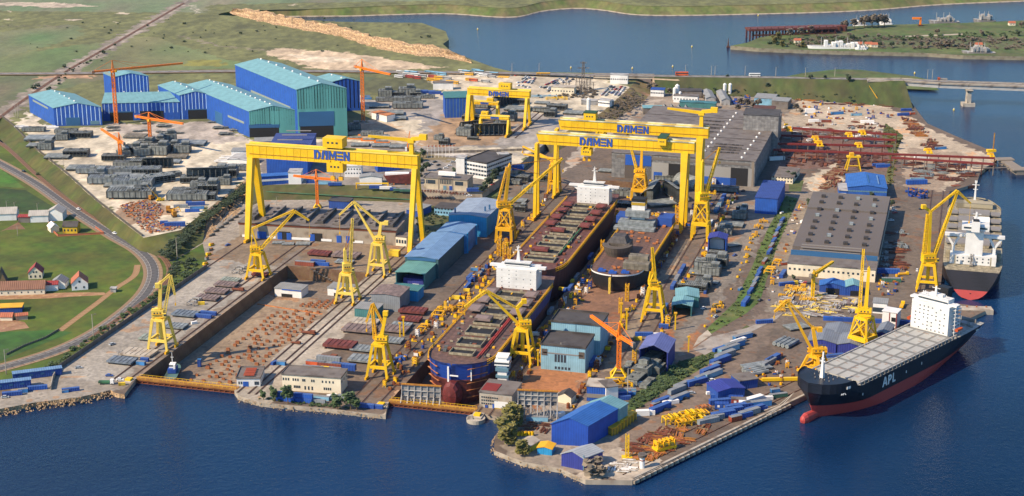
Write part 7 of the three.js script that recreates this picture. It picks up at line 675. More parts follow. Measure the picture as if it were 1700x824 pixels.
blocks('on the right jetty', 'grey blocks on the right jetty',[[1228,363,1, AC,.8],[1215,375,4, AC,1],[1232,351,3, AC,.7],[1204,388,1, AC,.8],[1190,424,0, AC,.6],[1172,449,1, AC,1.1],[1192,441,3, AC,1.1],[1163,455,4, AC,.9],[1181,456,1, AC,.9],[1150,482,0, AC,1],[1168,476,3, AC,.9],[1140,490,4, AC,.8],[1180,470,4, AC,.6],[1217,408,4,.4,.6]]);
blocks('at the blue open shelter', 'grey blocks at the blue open shelter',[[1081,606,0,1.1,1],[1069,622,1,1.1,.9],[1056,634,0,1.1,.8],[1088,618,3,1.1,.8],[1045,618,1,1.1,.6],[1075,640,2,1.1,.6]]);
blocks('under the rear gantry crane', 'ship sections under the rear gantry crane',[[785,200,0, AC,1, '', PL],[815,224,5,.1,1.5, '', PL],[832,213,3, AC,1, '', PL],[772,225,1, AC,1, '', PL],[782,213,5,.4,1, '', PL],[835,175,5,.9,1.6, '', PL],[860,183,4, AC,1.4, '', PL],[858,172,0, AC,1, '', PL],[904,186,2, AC,1, '', PL],[925,182,0, AC,1, '', PL],[914,193,3, AC,.9, '', PL],[953,189,4, AC,1.1, '', PL],[795,178,2, AC,.9, '', PL],[845,200,1, AC,1, '', PL],[738,240,3, AC,.7, '', PL],[729,232,1, AC,.6, '', PL],[785,232,0, AC,.5, '', PL],[900,172,4, AC,.8, '', PL]]);
// ---------- plateau yard ----------
blocks('in the western block yard', 'ship sections in the western block yard',[[56,218,2,0,.9, '', PL],[110,221,2,0,.9, '', PL],[135,228,0,0,1, '', PL],[66,232,4,0,1.4, 'L', PL],[103,232,1,.1,.8, '', PL],[76,248,1,0,.9, '', PL],[62,243,4,0,1, '', PL],[127,259,0,0,1.1, '', PL],[96,262,4,0,1.2, '', PL],[133,281,4,0,1.2, '', PL],[225,228,4,-.1,1.1, 'B', PL],[320,240,4,-.05,1.3, 'L', PL],[279,235,1,.2,1.1, '', PL],[262,240,3,.1,1, '', PL],[243,247,1,-.2,1.1, '', PL],[222,254,3,0,1.1, '', PL],[235,258,1,.3,1, '', PL],[189,266,0,0,1, '', PL],[205,260,1,.4,.8, '', PL],[265,256,1,-.1,1.2, '', PL],[285,249,3,0,1, '', PL],[303,253,1,0,1, '', PL],[294,262,4,0,1, 'B', PL],[284,270,4,0,.9, 'L', PL],[214,277,2,-.1,1.1, '', PL],[240,276,0,0,1.2, '', PL],[262,278,5,.1,1.2, '', PL],[155,287,2,0,1.2, 'L', PL],[196,288,2,0,1.2, 'L', PL],[244,290,0,0,1.2, 'L', PL],[163,297,3,0,1.1, 'L', PL],[180,304,2,0,1.4, 'L', PL],[213,296,4,0,1.5, 'L', PL],[222,309,2,0,1.4, 'L', PL],[192,309,4,0,1, '', PL],[207,316,4,0,1.4, 'L', PL],[265,302,0,.5,1.2, 'L', PL],[280,294,2,.5,.9, '', PL],[218,328,2,0,1.6, '', PL],[236,322,3,0,1, '', PL]]);
blocks('at the edge of the bushy bank', 'ship sections by the bushy bank',[[320,303,0,0,1, '', PL],[345,300,5,.1,1.6, 'L', PL],[362,293,3,0,1.2, '', PL],[381,292,3,0,1.1, '', PL],[395,282,2,0,1, 'L', PL],[313,322,2,0,1.1, '', PL],[347,320,3,0,1.3, '', PL],[312,331,2,0,1.4, '', PL],[338,331,0,0,1, '', PL],[372,306,1,0,.8, '', PL],[330,314,1,0,.9, '', PL]]);
blocks('behind the tall hall', 'dark sections behind the tall hall',[[640,160,1,0,1, '', PL],[655,160,0,0,1, '', PL],[676,159,1,0,1.2, '', PL],[690,161,3,0,.9, '', PL],[641,168,2,0,.9, '', PL],[676,169,2,0,1.2, '', PL],[677,179,2,0,1.3, '', PL],[630,178,4,0,1.1, '', PL],[650,190,4,.1,1.3, '', PL],[657,198,4,.1,1.1, '', PL],[618,225,2,0,.9, '', PL],[632,229,4,0,.9, '', PL],[598,242,4,0,.9, '', PL],[633,243,4,0,.9, '', PL],[660,245,4,0,.8, '', PL],[588,215,1,.2,.8, '', PL],[707,163,2,0,.8, '', PL]]);
many('plate_stack', 'steel pile', 'flat plate piles in front of the halls', 'low dark pile of steel plate before the halls', stackP(1, C.steelD, C.steel),[[187,213,0, PL,1.2],[183,218,0, PL,.7],[193,217,0, PL,.7],[228,219,0, PL,.9],[241,218,0, PL,.9],[266,220,0, PL,.9],[283,220,0, PL,.9],[297,222,0, PL,.9],[245,206,0, PL,1.1],[272,211,0, PL,1.4],[365,214,0, PL,1.4],[375,224,0, PL,1.4],[392,218,-.3, PL,1.3],[352,204,0, PL,.9],[383,209,0, PL,.9]]);
many('white_stack', 'white panel pile', 'white panels in the western yard', 'small pile of white sheeting in the western yard', stackP(2, C.white, C.greyL),[[36,212,.2, PL,1],[84,213,0, PL,1.2],[383,265,0, PL,1.4],[372,270,0, PL,1.2],[282,225,0, PL,.6],[398,257,0, PL,1]]);
{ const r = rng(77), q = { a: mb_(), b: mb_(), c: mb_() }, P = [[198,342],[215,336],[240,333],[262,338],[270,352],[262,368],[295,372],[300,380],[246,388],[225,368],[205,352]]; const W = GP(P, PL), xs = W.map((p) => p.x), zs = W.map((p) => p.z); let n = 0; while (n < 900) { const x = rr2(r, Math.min(...xs), Math.max(...xs)), z = rr2(r, Math.min(...zs), Math.max(...zs)); let c = false; for (let i = 0, j = W.length - 1; i < W.length; j = i++) if ((W[i].z > z) !== (W[j].z > z) && x < (W[j].x - W[i].x) * (z - W[i].z) / (W[j].z - W[i].z) + W[i].x) c = !c; if (!c) continue; n++; const m = r() < .6 ? q.a : r() < .8 ? q.b : q.c, s = rr2(r,.4,1.6), a = r() * 3; m.bar([x, PL + s * .2, z],[x + Math.cos(a) * s * 1.8, PL + s * rr2(r,.1,.9), z + Math.sin(a) * s * 1.8], s * .9, s * .5); } const g = thing('scrap_heap', 'heaps of rusty scrap and timber at the corner of the yard', 'scrap', V(0,0,0)); g.userData.kind = 'stuff'; q.a.build('rusty_scrap', C.rustL, g); q.b.build('pale_scrap', C.concL, g); q.c.build('blue_scrap', C.blueD, g); }
many('shipping_container', 'container', 'boxes at the scrap yard', '% container at the edge of the scrap yard', (a) => BX[a[6]],[[326,341,.1, PL,1.2, 'blue', 'b'],[319,352,.1, PL,1, 'blue', 'B'],[327,347,.1, PL,1, 'light blue', 'l'],[300,345,.1, PL,1, 'grey', 'c'],[313,338,0, PL,.8, 'blue', 't'],[290,376,.1, PL,1.4, 'blue', 'b'],[272,372,.1, PL,1, 'blue', 't'],[356,330,.2, PL,.9, 'white', 'W'],[360,322,.2, PL,.8, 'blue', 'T'],[398,298,.2, PL,.8, 'blue', 'T']]);
many('wheel_loader', 'excavator', 'diggers in the scrap yard', 'yellow and black digger in the scrap yard', proto((g) => { mb_().b(0,.8,0,5,1.8,2.6).b(-1.4,2.6,0,2.4,1.6,2.4).build('body', C.yelD, g); for (const x of [-1.6,1.6]) for (const z of [-1.2,1.2]) mb_().hcyl([x,.8, z - .3],[x,.8, z + .3],.8,8).build('wheel', C.rub, g); mb_().bar([2,2,0],[5,3.6,0],.5).bar([5,3.6,0],[6.4,.6,0],.4).build('arm', C.yelO, g); }),[[283,353,0, PL,1.4],[289,360,2, PL,1.3],[252,332,1, PL,1.1]]);
many('pipe_roll', 'pipe stack', 'dark rolls on the slope foot', 'dark rolled steel at the foot of the rocky bank', proto((g) => { mb_().b(0,.2,0,5,1.2,2).b(1,1.4,.2,3,.8,1.4).build('roll', C.steelD, g); mb_().b(-1,0,0,4,.3,2.4).build('support', C.rustD, g); }),[[352,392,.6,0,1],[359,385,.6,0,1],[367,379,.6,0,1],[375,373,.6,0,1],[383,367,.6,0,1],[391,362,.6,0,1],[399,356,.6,0,1],[406,351,.6,0,1]]);
many('pallet_row', 'pallet stack', 'yellow pallets by the jetty gate', 'yellow and grey pallet stack by the rocky bank', (a) => a[6],[[341,440,1,0,1.2, '', UN[3]],[343,432,1,0,1.2, '', UG[0]],[346,424,1,0,1.2, '', UN[3]],[349,416,1,0,1.2, '', UG[3]],[351,408,1,0,1.2, '', UN[3]],[340,446,1,0,1.2, '', UG[0]]]);
// steel yard south of the halls
many('rail_wagon_set', 'wheel sets', 'dark wheel sets by the beige office', 'row of rusty wheel sets before the beige office', proto((g) => { for (let i = 0; i < 6; i++) { mb_().hcyl([i * 2.4 - 6,.9,-.9],[i * 2.4 - 6,.9,.9],.9,8).build('wheel', i % 2 ? C.rustD : C.rust, g); mb_().hcyl([i * 2.4 - 6,.9,-2],[i * 2.4 - 6,.9,2],.25,6).build('axle', C.greyL, g); } }),[[708,319,-.05, PL,1.1],[727,320,-.05, PL,1.1],[745,322,-.05, PL,1.1],[762,324,-.05, PL,1.1],[703,327,-.05,0,1],[720,330,-.05,0,1]]);
many('shipping_container', 'container', 'boxes along the retaining wall', '% container along the top of the retaining wall', (a) => BX[a[6]],[[624,313,0, PL,1, 'blue', 'b'],[640,314,0, PL,.9, 'white', 'w'],[652,316,0, PL,.9, 'blue', 't'],[663,317,0, PL,.9, 'green', 'g'],[674,318,0, PL,.9, 'green', 'g'],[536,306,0, PL,1.2, 'pale blue', 'p'],[520,304,0, PL,1, 'blue', 'b'],[556,308,0, PL,1, 'blue', 'b'],[788,318,0, PL,1.2, 'blue', 'b'],[850,282,0, PL,1.8, 'blue', 'B'],[700,154,0, PL,1.2, 'blue', 'b'],[712,155,0, PL,1.2, 'blue', 'b'],[722,156,0, PL,1.2, 'blue', 'b'],[610,162,0, PL,1, 'light blue', 'T'],[608,165,0, PL,1, 'light blue', 'l'],[735,158,0, PL,1, 'blue', 't']]);
{ const g = thing('steel_portal', 'long low yellow steel portal above the grass bank', 'portal', G(585,313, PL),0); mb_().b(18,4.4,0,30,.9,1.2).build('beam', C.yel, g); for (const x of [3.6,32.4]) mb_().b(x,0,0,1,4.4,1.2).build('leg', C.yelO, g); }
{ const g = thing('keel_section', 'dark red and white keel section on a cradle beside the gantry leg', 'ship section', G(645,306, PL),0); mb_().hexa([[0,2,3],[20,1,3],[22,1,-3],[2,2,-3],[-4,9,4],[24,11,4],[24,11,-4],[-4,9,-4]]).build('hull', C.primer, g); mb_().b(8,8,0,22,3,6).build('upper_part', C.white, g); for (const x of [5,16]) mb_().b(x,0,0,1.4,2,6).build('cradle', C.rustL, g); }
{ const a = G(430,318, PL - 3), b = G(690,332, PL - 5), q = mb_(); q.hcyl(a.toArray(), b.toArray(),.6,6); for (let i = 0; i <= 14; i++) { const p = a.clone().lerp(b, i / 14); q.b(p.x,-.2, p.z,.4, p.y,.4); } tag(q.build('heating_pipe', C.green, scene), 'green pipe on short posts along the grass bank', 'pipe'); }
many('flag_pole', 'flagpole', 'flagpoles by the car park', 'thin white flagpole in the row by the office car park', proto((g) => { mb_().cyl(0,0,0,.2,.12,13,6).build('pole', C.white, g); mb_().b(.9,11,0,1.6,1.2,.06).build('flag', C.redO, g); }),[710,716,722,728,734,740,746,752].map((x) => [x,262 - (x - 710) * .02,0, PL,1]));
{ const g = thing('guard_fence', 'long pale fence wall along the plateau road behind the gantry', 'fence', V(0,0,0)), a = G(692,256, PL), b = G(880,250, PL); for (let i = 0; i < 34; i++) { const p = a.clone().lerp(b, (i + .5) / 34); pb('fence_panel', i % 2 ? C.concL : C.conc, g, p.x, PL, p.z,3.6,2.4,.3,.05); } }
many('stillage', 'stillage', 'orange stillage rows', 'low orange stillage with dark sections before the plateau road', proto((g) => { mb_().b(0,.3,0,16,.8,3).build('frame', C.org, g); mb_().b(0,1.1,0,12,1.4,2.4).build('load', C.steel, g); }),[[590,231,-.05, PL,1],[612,234,-.05, PL,1],[634,237,-.05, PL,1],[606,225,-.05, PL,.9],[676,246,-.05, PL,.9]]);
{ const g = thing('orange_derrick', 'small orange derrick standing before the gantry mast', 'derrick', G(676,250, PL)); mb_().b(0,0,0,3,3,3).build('base', C.org, g); mb_().bar([0,3,0],[3,20,0],1.2,1.2,.6,.6).build('boom', C.org, g); mb_().b(-1,0,2,2,4,2).build('cab', C.white, g); }
// scrub, trees, poles
brush('bank_bushes', 'dense dark bushes along the crest of the rocky bank',[[262,424],[285,404],[345,352],[412,298],[414,318],[340,372],[292,424],[275,432]],3,420, 'd',.6,1.7,1, (x, z) => 4.5);
brush('bank_bushes', 'bushes along the railway by the left jetty fence',[[60,622],[150,560],[240,500],[330,440],[335,448],[240,510],[150,572],[85,618]],0,170, 'g',.5,1.5,2); brush('bank_bushes', 'dark bushes beside the road bend under the jetty fence',[[280,440],[320,430],[330,440],[300,458],[282,465]],0,60, 'd',.6,1.6,22);
brush('bank_scrub', 'brown scrub on the rubble bank left of the service road',[[990,193],[1045,148],[1074,164],[1066,176],[1022,200],[990,208]],4,300, 'b',.6,1.5,3, () => 4.5); brush('bank_scrub', 'rough scrub on the bank behind the gantry girders',[[940,222],[1000,190],[1012,204],[962,240]],2,120, 'b',.5,1.1,4, () => 3);
brush('strip_shrubs', 'rows of low green shrubs in the planted strip right of the docks',[[1305,325],[1325,332],[1290,412],[1262,500],[1240,520],[1182,555],[1175,548],[1222,500],[1250,440],[1275,380]],0,190, 'y',.4,1.1,5); brush('strip_shrubs', 'green bushes on the bank above the quay containers',[[1075,642],[1130,602],[1180,588],[1195,590],[1120,640],[1080,665],[1042,690],[1045,668]],0,190, 'g',.6,1.6,6); brush('strip_shrubs', 'shrubs between the stockyard and the coast road',[[1490,250],[1500,225],[1470,205],[1465,225],[1478,260],[1470,300],[1480,310],[1485,310]],0,110, 'o',.5,1.4,7);
brush('field_bushes', 'scattered bushes along the diagonal railway',[[60,160],[110,118],[200,66],[205,68],[115,124],[70,165]], PL,36, 'd',.5,1.7,8); brush('embankment_bushes', 'bushes on the green road embankment',[[1100,146],[1300,142],[1440,148],[1440,165],[1300,158],[1110,152]],6,70, 'd',.5,1.6,9, (x, z) => 5); brush('peninsula_bushes', 'dark scrub covering the far peninsula',[[1320,64],[1400,54],[1420,60],[1700,62],[1700,84],[1400,80],[1300,78]],2,260, 'b',.8,2.4,10); brush('peninsula_bushes', 'green scrub along the far peninsula shore',[[1250,74],[1300,66],[1480,60],[1700,52],[1700,60],[1480,68],[1340,76]],2,150, 'g',.8,2.2,11);
brush('shore_weeds', 'weeds along the waterfront below the cream office',[[425,664],[480,671],[590,682],[590,678],[480,666],[425,660]],0,40, 'g',.4,1,12); brush('verge_weeds', 'dry weeds behind the blasting shed',[[690,350],[740,345],[748,365],[715,398],[697,400]],0,90, 'd',.5,1.3,13); brush('far_bushes', 'tiny dark bushes dotted over the far fields',[[0,110],[0,40],[400,20],[740,44],[740,80],[420,90]], PL,60, 'd',.5,1.6,14);
many('willow_tree', 'tree', 'olive trees on the shore corner', 'round olive tree on the wooded shore corner', tree('o'),[[851,712,0,0,[2.1,2,2.1]],[843,738,0,0,[2.3,2.1,2.3]],[868,757,0,0,[1.4,1.3,1.4]],[858,700,0,0,[1.7,1.6,1.7]],[845,722,0,0,[1.8,1.7,1.8]]]); many('bare_tree', 'bush', '', 'grey brown bare bush beside the small blue shed', bush('b'),[[987,790,0,0,[3.6,3.4,3.4]]]);
many('green_tree', 'tree', 'trees along the waterfront', 'dark green tree on the waterfront below the cream office', tree('g'),[[478,671,0,0,[1.3,1.6,1.3]],[455,667,0,0,[1,1.3,1]],[437,664,0,0,.8],[560,680,0,0,[1.4,1.3,1.4]],[582,680,0,0,[1.5,1.5,1.5]],[592,681,0,0,1.1]]);
many('green_tree', 'tree', 'dark trees beside the white office', 'dark green tree beside the white office block', tree('d'),[[806,318,0, PL,1.1],[812,312,0, PL,1.3],[818,305,0, PL,1.2],[822,298,0, PL,1.3],[828,292,0, PL,1.2],[833,288,0, PL,1.1],[800,322,0, PL,1],[700,290,0, PL,1.2],[708,284,0, PL,1.2],[698,276,0, PL,1.3],[694,268,0, PL,1.3],[703,262,0, PL,1.2],[755,290,0, PL,.9],[696,300,0, PL,1]]);
many('green_tree', 'tree', 'trees by the grey workshop', 'dark tree beside the grey workshop', tree('d'),[[1345,347,0,0,1.2],[1318,440 + 26,0,0,.6],[1480,345,0,0,1],[1447,330,0,0,.9],[1318,300,0,0,1.1],[1307,296,0,0,1],[1411,465,0,0,.6]]); many('bare_tree', 'tree', 'brown trees behind the concrete hall', 'bare brown tree behind the concrete hall', tree('b'),[[1230,178,0,0,1.4],[1240,180,0,0,1.5],[1250,181,0,0,1.3],[1259,178,0,0,1.3],[1225,186,0,0,1.2],[1094,195,0,0,1.1],[1102,188,0,0,1],[1088,150,0,0,1.2],[1078,152,0,0,1.2],[1112,158,0,0,1.1],[1170,168,0,0,1],[1258,172,0,0,.9],[1322,185,0,0,1.2],[1330,190,0,0,1]]);
many('green_tree', 'tree', 'trees along the embankment road', 'small dark tree along the embankment road', tree('d'),[[1346,133,0,16,.9],[1370,133,0,17,.8],[1409,137,0,17,1.3],[1418,140,0,14,.8],[1208,131,0,12,.7],[1408,156,0,2,1.2],[1430,162,0,0,1],[1445,168,0,0,1.1],[1310,174,0,0,1.2],[1275,148,0,6,1]]);
many('green_tree', 'bush', 'bushes along the railway', 'dark round bush beside the railway and road', bush('d'),[[97,287,0,0,1],[107,311,0,0,1.1],[130,330,0,0,1],[148,328,0,3,1],[188,376,0,0,1.4],[240,398,0,3,1.4],[106,112,0, PL,1.4],[55,148,0, PL,1.8],[62,144,0, PL,1.5],[62,291,0,0,.9]]);
many('utility_pole', 'lamp post', 'poles along the road and jetty', 'slender pale pole %', (a) => a[4] > 1.2 ? POLE : POLES,[[155,563,0,0,1.3, 'by the road above the jetty fence'],[10,622,0,0,1.25, 'at the left edge of the lower road'],[294,431,0,0,1.3, 'on the bank by the road bend'],[29,392,0,0,.9, 'beside the farm barns'],[62,354,0,0,.9, 'beside the farm barns'],[24,352,0,0,.9, 'beside the farm barns'],[11,350,0,0,.9, 'beside the farm barns'],[105,277,0, PL,.9, 'at the western yard fence'],[26,196,0, PL,1.25, 'at the western end of the low hall'],[30,196,0, PL,1.25, 'at the western end of the low hall'],[459,341,0,0,.8, 'behind the long workshop'],[850,121,0,9,1.2, 'along the lake road'],[895,121,0,9,1.2, 'along the lake road'],[1138,124,0,13,1.2, 'along the lake road'],[1181,126,0,15,1.2, 'along the lake road'],[1187,126,0,15,1.2, 'along the lake road'],[1237,126,0,15,1.2, 'along the lake road'],[1288,128,0,16,1.2, 'along the lake road'],[1337,129,0,17,1.2, 'along the lake road'],[1386,129,0,18,1.2, 'along the lake road'],[1540,132,0,22,1.2, 'on the bridge deck'],[1548,132,0,22,1.2, 'on the bridge deck'],[931,615,0,0,1.4, 'before the pale blue dock building'],[1042,660,0,0,1.4, 'beside the blue and white offices'],[1308,372,0,0,.9, 'beside the planted strip'],[1286,352,0,0,.9, 'at the white tank']]);
{ const P = GP([[2,194],[20,208],[60,249],[110,289],[160,334],[205,369],[236,393]], PL), g = thing('yard_fence', 'dark panel fence along the top of the western grass bank', 'fence', V(0,0,0)), fm = M([.17,.16,.13]); for (let i = 0; i + 1 < P.length; i++) for (let k = 0; k < 8; k++) { const d = P[i + 1].clone().sub(P[i]), p = P[i].clone().addScaledVector(d, (k + .5) / 8); pb('fence_panel', k % 3 ? fm : C.concD, g, p.x, PL, p.z, d.length() / 8 * .97,2.2,.25, Math.atan2(-d.z, d.x)); } }
// ---------- right hand yards, quay, stockyard, bridge, far shore ----------
many('shipping_container', 'container', 'train of containers in the planted strip', '% container in the row along the planted strip', (a) => BX[a[6]],[[1299,368,1.2,0,1, 'blue', 'b'],[1295,376,1.2,0,1, 'grey', 'c'],[1292,384,1.2,0,1, 'blue', 'b'],[1288,393,1.2,0,1, 'rusty', 'r'],[1285,402,1.2,0,1, 'blue', 'b'],[1281,411,1.2,0,1, 'rusty', 'r'],[1278,420,1.2,0,1, 'blue', 'b'],[1270,436,1.2,0,1, 'rusty', 'r'],[1262,451,1.2,0,1, 'blue', 'b'],[1259,459,1.2,0,1, 'blue', 'b'],[1255,468,1.2,0,1, 'light blue', 'l'],[1251,477,1.2,0,1, 'rusty', 'r'],[1246,486,1.2,0,1, 'blue', 'b'],[1238,504,1.2,0,1.3, 'blue', 'B'],[1229,482,1,0,.8, 'light blue', 'T'],[1269,537,.2,0,1, 'blue', 'b']]);
many('shipping_container', 'container', 'blue containers on the bank road', '% container in the long row beside the bank road', (a) => BX[a[6]],[[1233,563,.6,0,1.3, 'light blue', 'l'],[1226,570,.7,0,1.1, 'white', 'w'],[1219,577,.7,0,1.5, 'light blue', 'l'],[1210,584,.7,0,1.5, 'pale blue', 'p'],[1204,594,.75,0,1.5, 'grey', 'c'],[1196,603,.75,0,1.5, 'blue', 'b'],[1188,611,.75,0,1.3, 'rusty', 'R'],[1179,619,.75,0,1.4, 'blue', 'b'],[1184,625,.75,0,1.3, 'pale blue', 'p'],[1168,629,.75,0,1.2, 'light blue', 'l'],[1157,638,.6,0,1.3, 'blue', 'b'],[1163,634,.6,0,1, 'dark blue', 't'],[1133,643,.75,0,1.2, 'grey', 'c'],[1124,651,.75,0,1.2, 'grey', 'c'],[1194,582,.7,0,.9, 'blue', 'B'],[1147,636,.6,0,.8, 'pale blue', 'p']]);
many('shipping_container', 'container', 'containers near the bright blue shed', '% container near the bright blue shed', (a) => BX[a[6]],[[1128,664,.75,0,1.3, 'light blue', 'l'],[1119,668,.75,0,1.1, 'light blue', 'T'],[1096,682,.75,0,1.4, 'blue', 'B'],[1098,670,.75,0,1.2, 'dark blue', 'b'],[1088,676,.75,0,1.1, 'rusty', 'R'],[1067,690,.1,0,1.3, 'white', 'W'],[1078,689,.1,0,1.1, 'white', 'W'],[1113,671,.3,0,.9, 'white', 'w'],[1033,658,.1,0,1, 'blue', 'B'],[1040,652,.1,0,1, 'pale blue', 'p'],[1048,656,.1,0,.9, 'pale blue', 'T'],[1057,641,.3,0,.9, 'white', 'W'],[1066,640,.3,0,.9, 'white', 'W'],[1013,634,.1,0,1, 'yellow', 'y'],[1022,636,.1,0,1, 'rusty', 'R'],[892,699,-.1,0,1.1, 'pale blue', 'p'],[930,692,.6,0,1, 'white', 'W'],[1031,664,.1,0,1, 'blue', 'b']]);
many('shipping_container', 'container', 'blue cabins on the quay', '% container on the quay near the ship bow', (a) => a[6] === 'cb' ? CB.b : a[6] === 'cr' ? CB.r : BX[a[6]],[[1196,662,-.1,0,1, 'blue', 'B'],[1198,671,.2,0,1.3, 'blue', 'b'],[1208,669,.2,0,1.1, 'blue', 'b'],[1226,672,-.1,0,1.5, 'brown red cabin', 'cr'],[1222,668,-.1,0,1.4, 'blue cabin', 'cb'],[1198,679,-.1,0,1.4, 'blue cabin', 'cb'],[1226,680,.3,0,1.4, 'blue', 'b'],[1201,692,.4,0,1.3, 'blue', 'B'],[1214,686,.4,0,1.3, 'blue', 'b'],[1221,699,.5,0,1.3, 'rusty roofed', 'R'],[1232,694,.5,0,1.2, 'blue', 'b'],[1244,689,.6,0,1.3, 'grey', 'c'],[1253,683,.6,0,1.2, 'blue', 'b'],[1176,703,.5,0,1.2, 'grey blue', 'c'],[1185,698,.5,0,1.2, 'grey blue', 'c'],[1259,675,.3,0,1.4, 'light blue', 'l'],[1247,670,.6,0,1.5, 'white', 'w'],[1276,664,.2,0,.9, 'white', 'W'],[1268,680,.3,0,.8, 'blue', 't'],[1283,600,.9,0,1.3, 'dark blue', 'b'],[1276,606,.9,0,1.3, 'grey', 'c'],[1376,600,.2,0,1.1, 'blue', 'b'],[1384,596,.3,0,1.2, 'blue', 'B'],[1368,594,.3,0,1, 'blue', 't'],[1287,652,.3,0,1, 'blue', 'T'],[1292,660,.3,0,1, 'dark green', 'g'],[1178,655,.3,0,.7, 'white', 'W']]);
many('steel_rack', 'steel rack', 'yellow racks on the quay', 'yellow steel rack stacked with bars on the quay', (a) => a[6],[[1118,703,.35,0,1.4, '', frameP(0, C.yel)],[1130,699,.35,0,1.4, '', frameP(2, C.yelO)],[1146,696,.35,0,1.4, '', frameP(0, C.yel)],[1157,692,.35,0,1.2, '', frameP(2, C.yelO)],[1135,707,.35,0,1.3, '', frameP(1, C.yelO)],[1152,701,.35,0,1.3, '', frameP(2, C.yel)],[1168,683,.4,0,1, '', frameP(0, C.rustL)]]);
many('steel_rack', 'cable drum', 'green and yellow racks by the bright blue shed', 'green yellow rack in the line beside the bright blue shed', proto((g) => { mb_().b(0,0,0,5,4.6,4).build('load', M([.34,.32,.05], { map: rustT }), g); const k = mb_(); for (const x of [-2.4,0,2.4]) k.b(x,0,2.05,.3,5,.3); k.b(0,4.6,0,5.4,.4,4.4); k.build('frame', C.yelO, g); }),[[1017,721,.7,0,1],[1022,717,.7,0,1],[1027,713,.7,0,1],[1032,709,.7,0,1.1],[1037,705,.7,0,1.1],[1043,701,.7,0,1],[1048,697,.7,0,1]]);
const rs = (n, sd, poly, name, cat, grp, lab, prs, s0, s1, lv = 0) => { const r = rng(sd), W = poly.map((p) => p), xs = W.map((p) => p[0]), ys = W.map((p) => p[1]), at = []; while (at.length < n) { const x = rr2(r, Math.min(...xs), Math.max(...xs)), y = rr2(r, Math.min(...ys), Math.max(...ys)); let c = false; for (let i = 0, j = W.length - 1; i < W.length; j = i++) if ((W[i][1] > y) !== (W[j][1] > y) && x < (W[j][0] - W[i][0]) * (y - W[i][1]) / (W[j][1] - W[i][1]) + W[i][0]) c = !c; const sc = rr2(r, s0, s1); if (c) at.push({ p: G(x, y, lv), r: AC + (r() < .6 ? 0 : 1.57) + rr2(r,-.12,.12), s: [sc, sc * .65, sc], q: prs[Math.floor(r() * prs.length)] }); } const ym = [...at].sort((a, b) => a.p.z - b.p.z)[n >> 1].p.z; for (const back of [0,1]) many(name, cat, grp, lab + (n > 99 ? back ? ' in front' : ' at back' : ''), (a) => a.q, n > 99 ? at.filter((a) => (a.p.z > ym ? 1 : 0) === back) : back ? [] : at); };
const stY = [0,1,2].map((v) => stackP(v + 4, M([.50,.30,.03], { map: rustT }), C.rustL)), stR = [0,1,2].map((v) => stackP(v + 8, C.rustD, C.rust)), stP = [0,1,2].map((v) => stackP(v + 12, C.rust, C.wood)), stG = [0,1,2].map((v) => stackP(v + 16, C.steel, C.steelL)), stW = [0,1,2].map((v) => stackP(v + 20, C.concL, C.white));
rs(46,5,[[1075,735],[1120,712],[1170,706],[1180,716],[1100,756],[1060,770],[1050,756]], 'bar_stack', 'steel pile', 'yellow and rusty bar piles at the quay edge', 'pile of yellow and rusty bars near the quay edge',[...stY,...stP,...stY],.4,.8); rs(28,6,[[1040,748],[1090,715],[1120,708],[1110,726],[1060,752]], 'bar_stack', 'steel pile', 'brown piles on the quay tip', 'brown pile of bent steel on the tip of the quay',[...stR,...stP],.4,.9); rs(14,7,[[1000,770],[1050,765],[1060,778],[1010,790]], 'rubble_pile', 'rubble pile', 'pale rubble at the quay tip', 'small pile of pale rubble on the quay tip', stW,.3,.7); rs(14,8,[[858,700],[915,705],[910,716],[850,728]], 'bar_stack', 'steel pile', 'rusty piles beside the shore trees', 'rusty steel pile beside the shore trees',[...stR,...stP],.4,.8);
many('chain_drum', 'yellow drum', 'yellow drums by the shore trees', 'small yellow drum in the row by the shore trees', UN[1],[855,861,867,873,879,884].map((x) => [x,724,0,0,1])); many('lifting_spreader', 'lifting frame', '', 'large orange yellow spreader frame at the quay edge', proto((g) => { mb_().b(0,1,0,12,1.2,5).b(0,3.6,0,10,.8,4).build('beam', C.yel, g); const k = mb_(); for (const x of [-5,-1.7,1.7,5]) for (const z of [-2,2]) k.b(x,0, z,.7,5.6,.7); for (let i = 0; i < 5; i++) k.b(-5 + i * 2.4,4.4,0,1,1.6,3); k.build('frame_post', C.yelO, g); }),[[1103,747,.5,0,1.15]]); many('light_mast', 'mast', '', 'short yellow lattice mast at the quay tip', proto((g) => { mb_().lattice([0,1,0],[0,15,0],1.8,1.8,8,.3).build('frame', C.yel, g); mb_().b(0,0,0,6,1.2,4).build('base', C.yel, g); }),[[1041,761,0,0,1]]); many('water_tank', 'tank', '', 'white tank on a red ringed column at the quay tip', proto((g) => { mb_().cyl(0,0,0,1.5,1.5,7,12).build('column', C.white, g); mb_().cyl(0,4.6,0,1.6,1.6,.6,12).build('ring', C.red, g); mb_().cyl(0,7,0,2.6,2.6,1.6,12).build('tank', C.concD, g); }),[[1066,777,0,0,1]]);
many('quay_fender', 'fender', 'fenders along the right quay', 'pale concrete fender along the edge of the right quay', proto((g) => { mb_().b(0,-2.2,0,4.2,1.9,1.2).build('block', C.concL, g); mb_().b(2.6,-2.4,0,1,2,1).build('tyre', C.rub, g); }), Array.from({ length: 30 }, (_, i) => { const a = G(1052,797), b = G(1313,669), p = a.lerp(b, (i + .3) / 30); return { p: V(p.x + .6,0, p.z + .7), r: AQ }; })); 
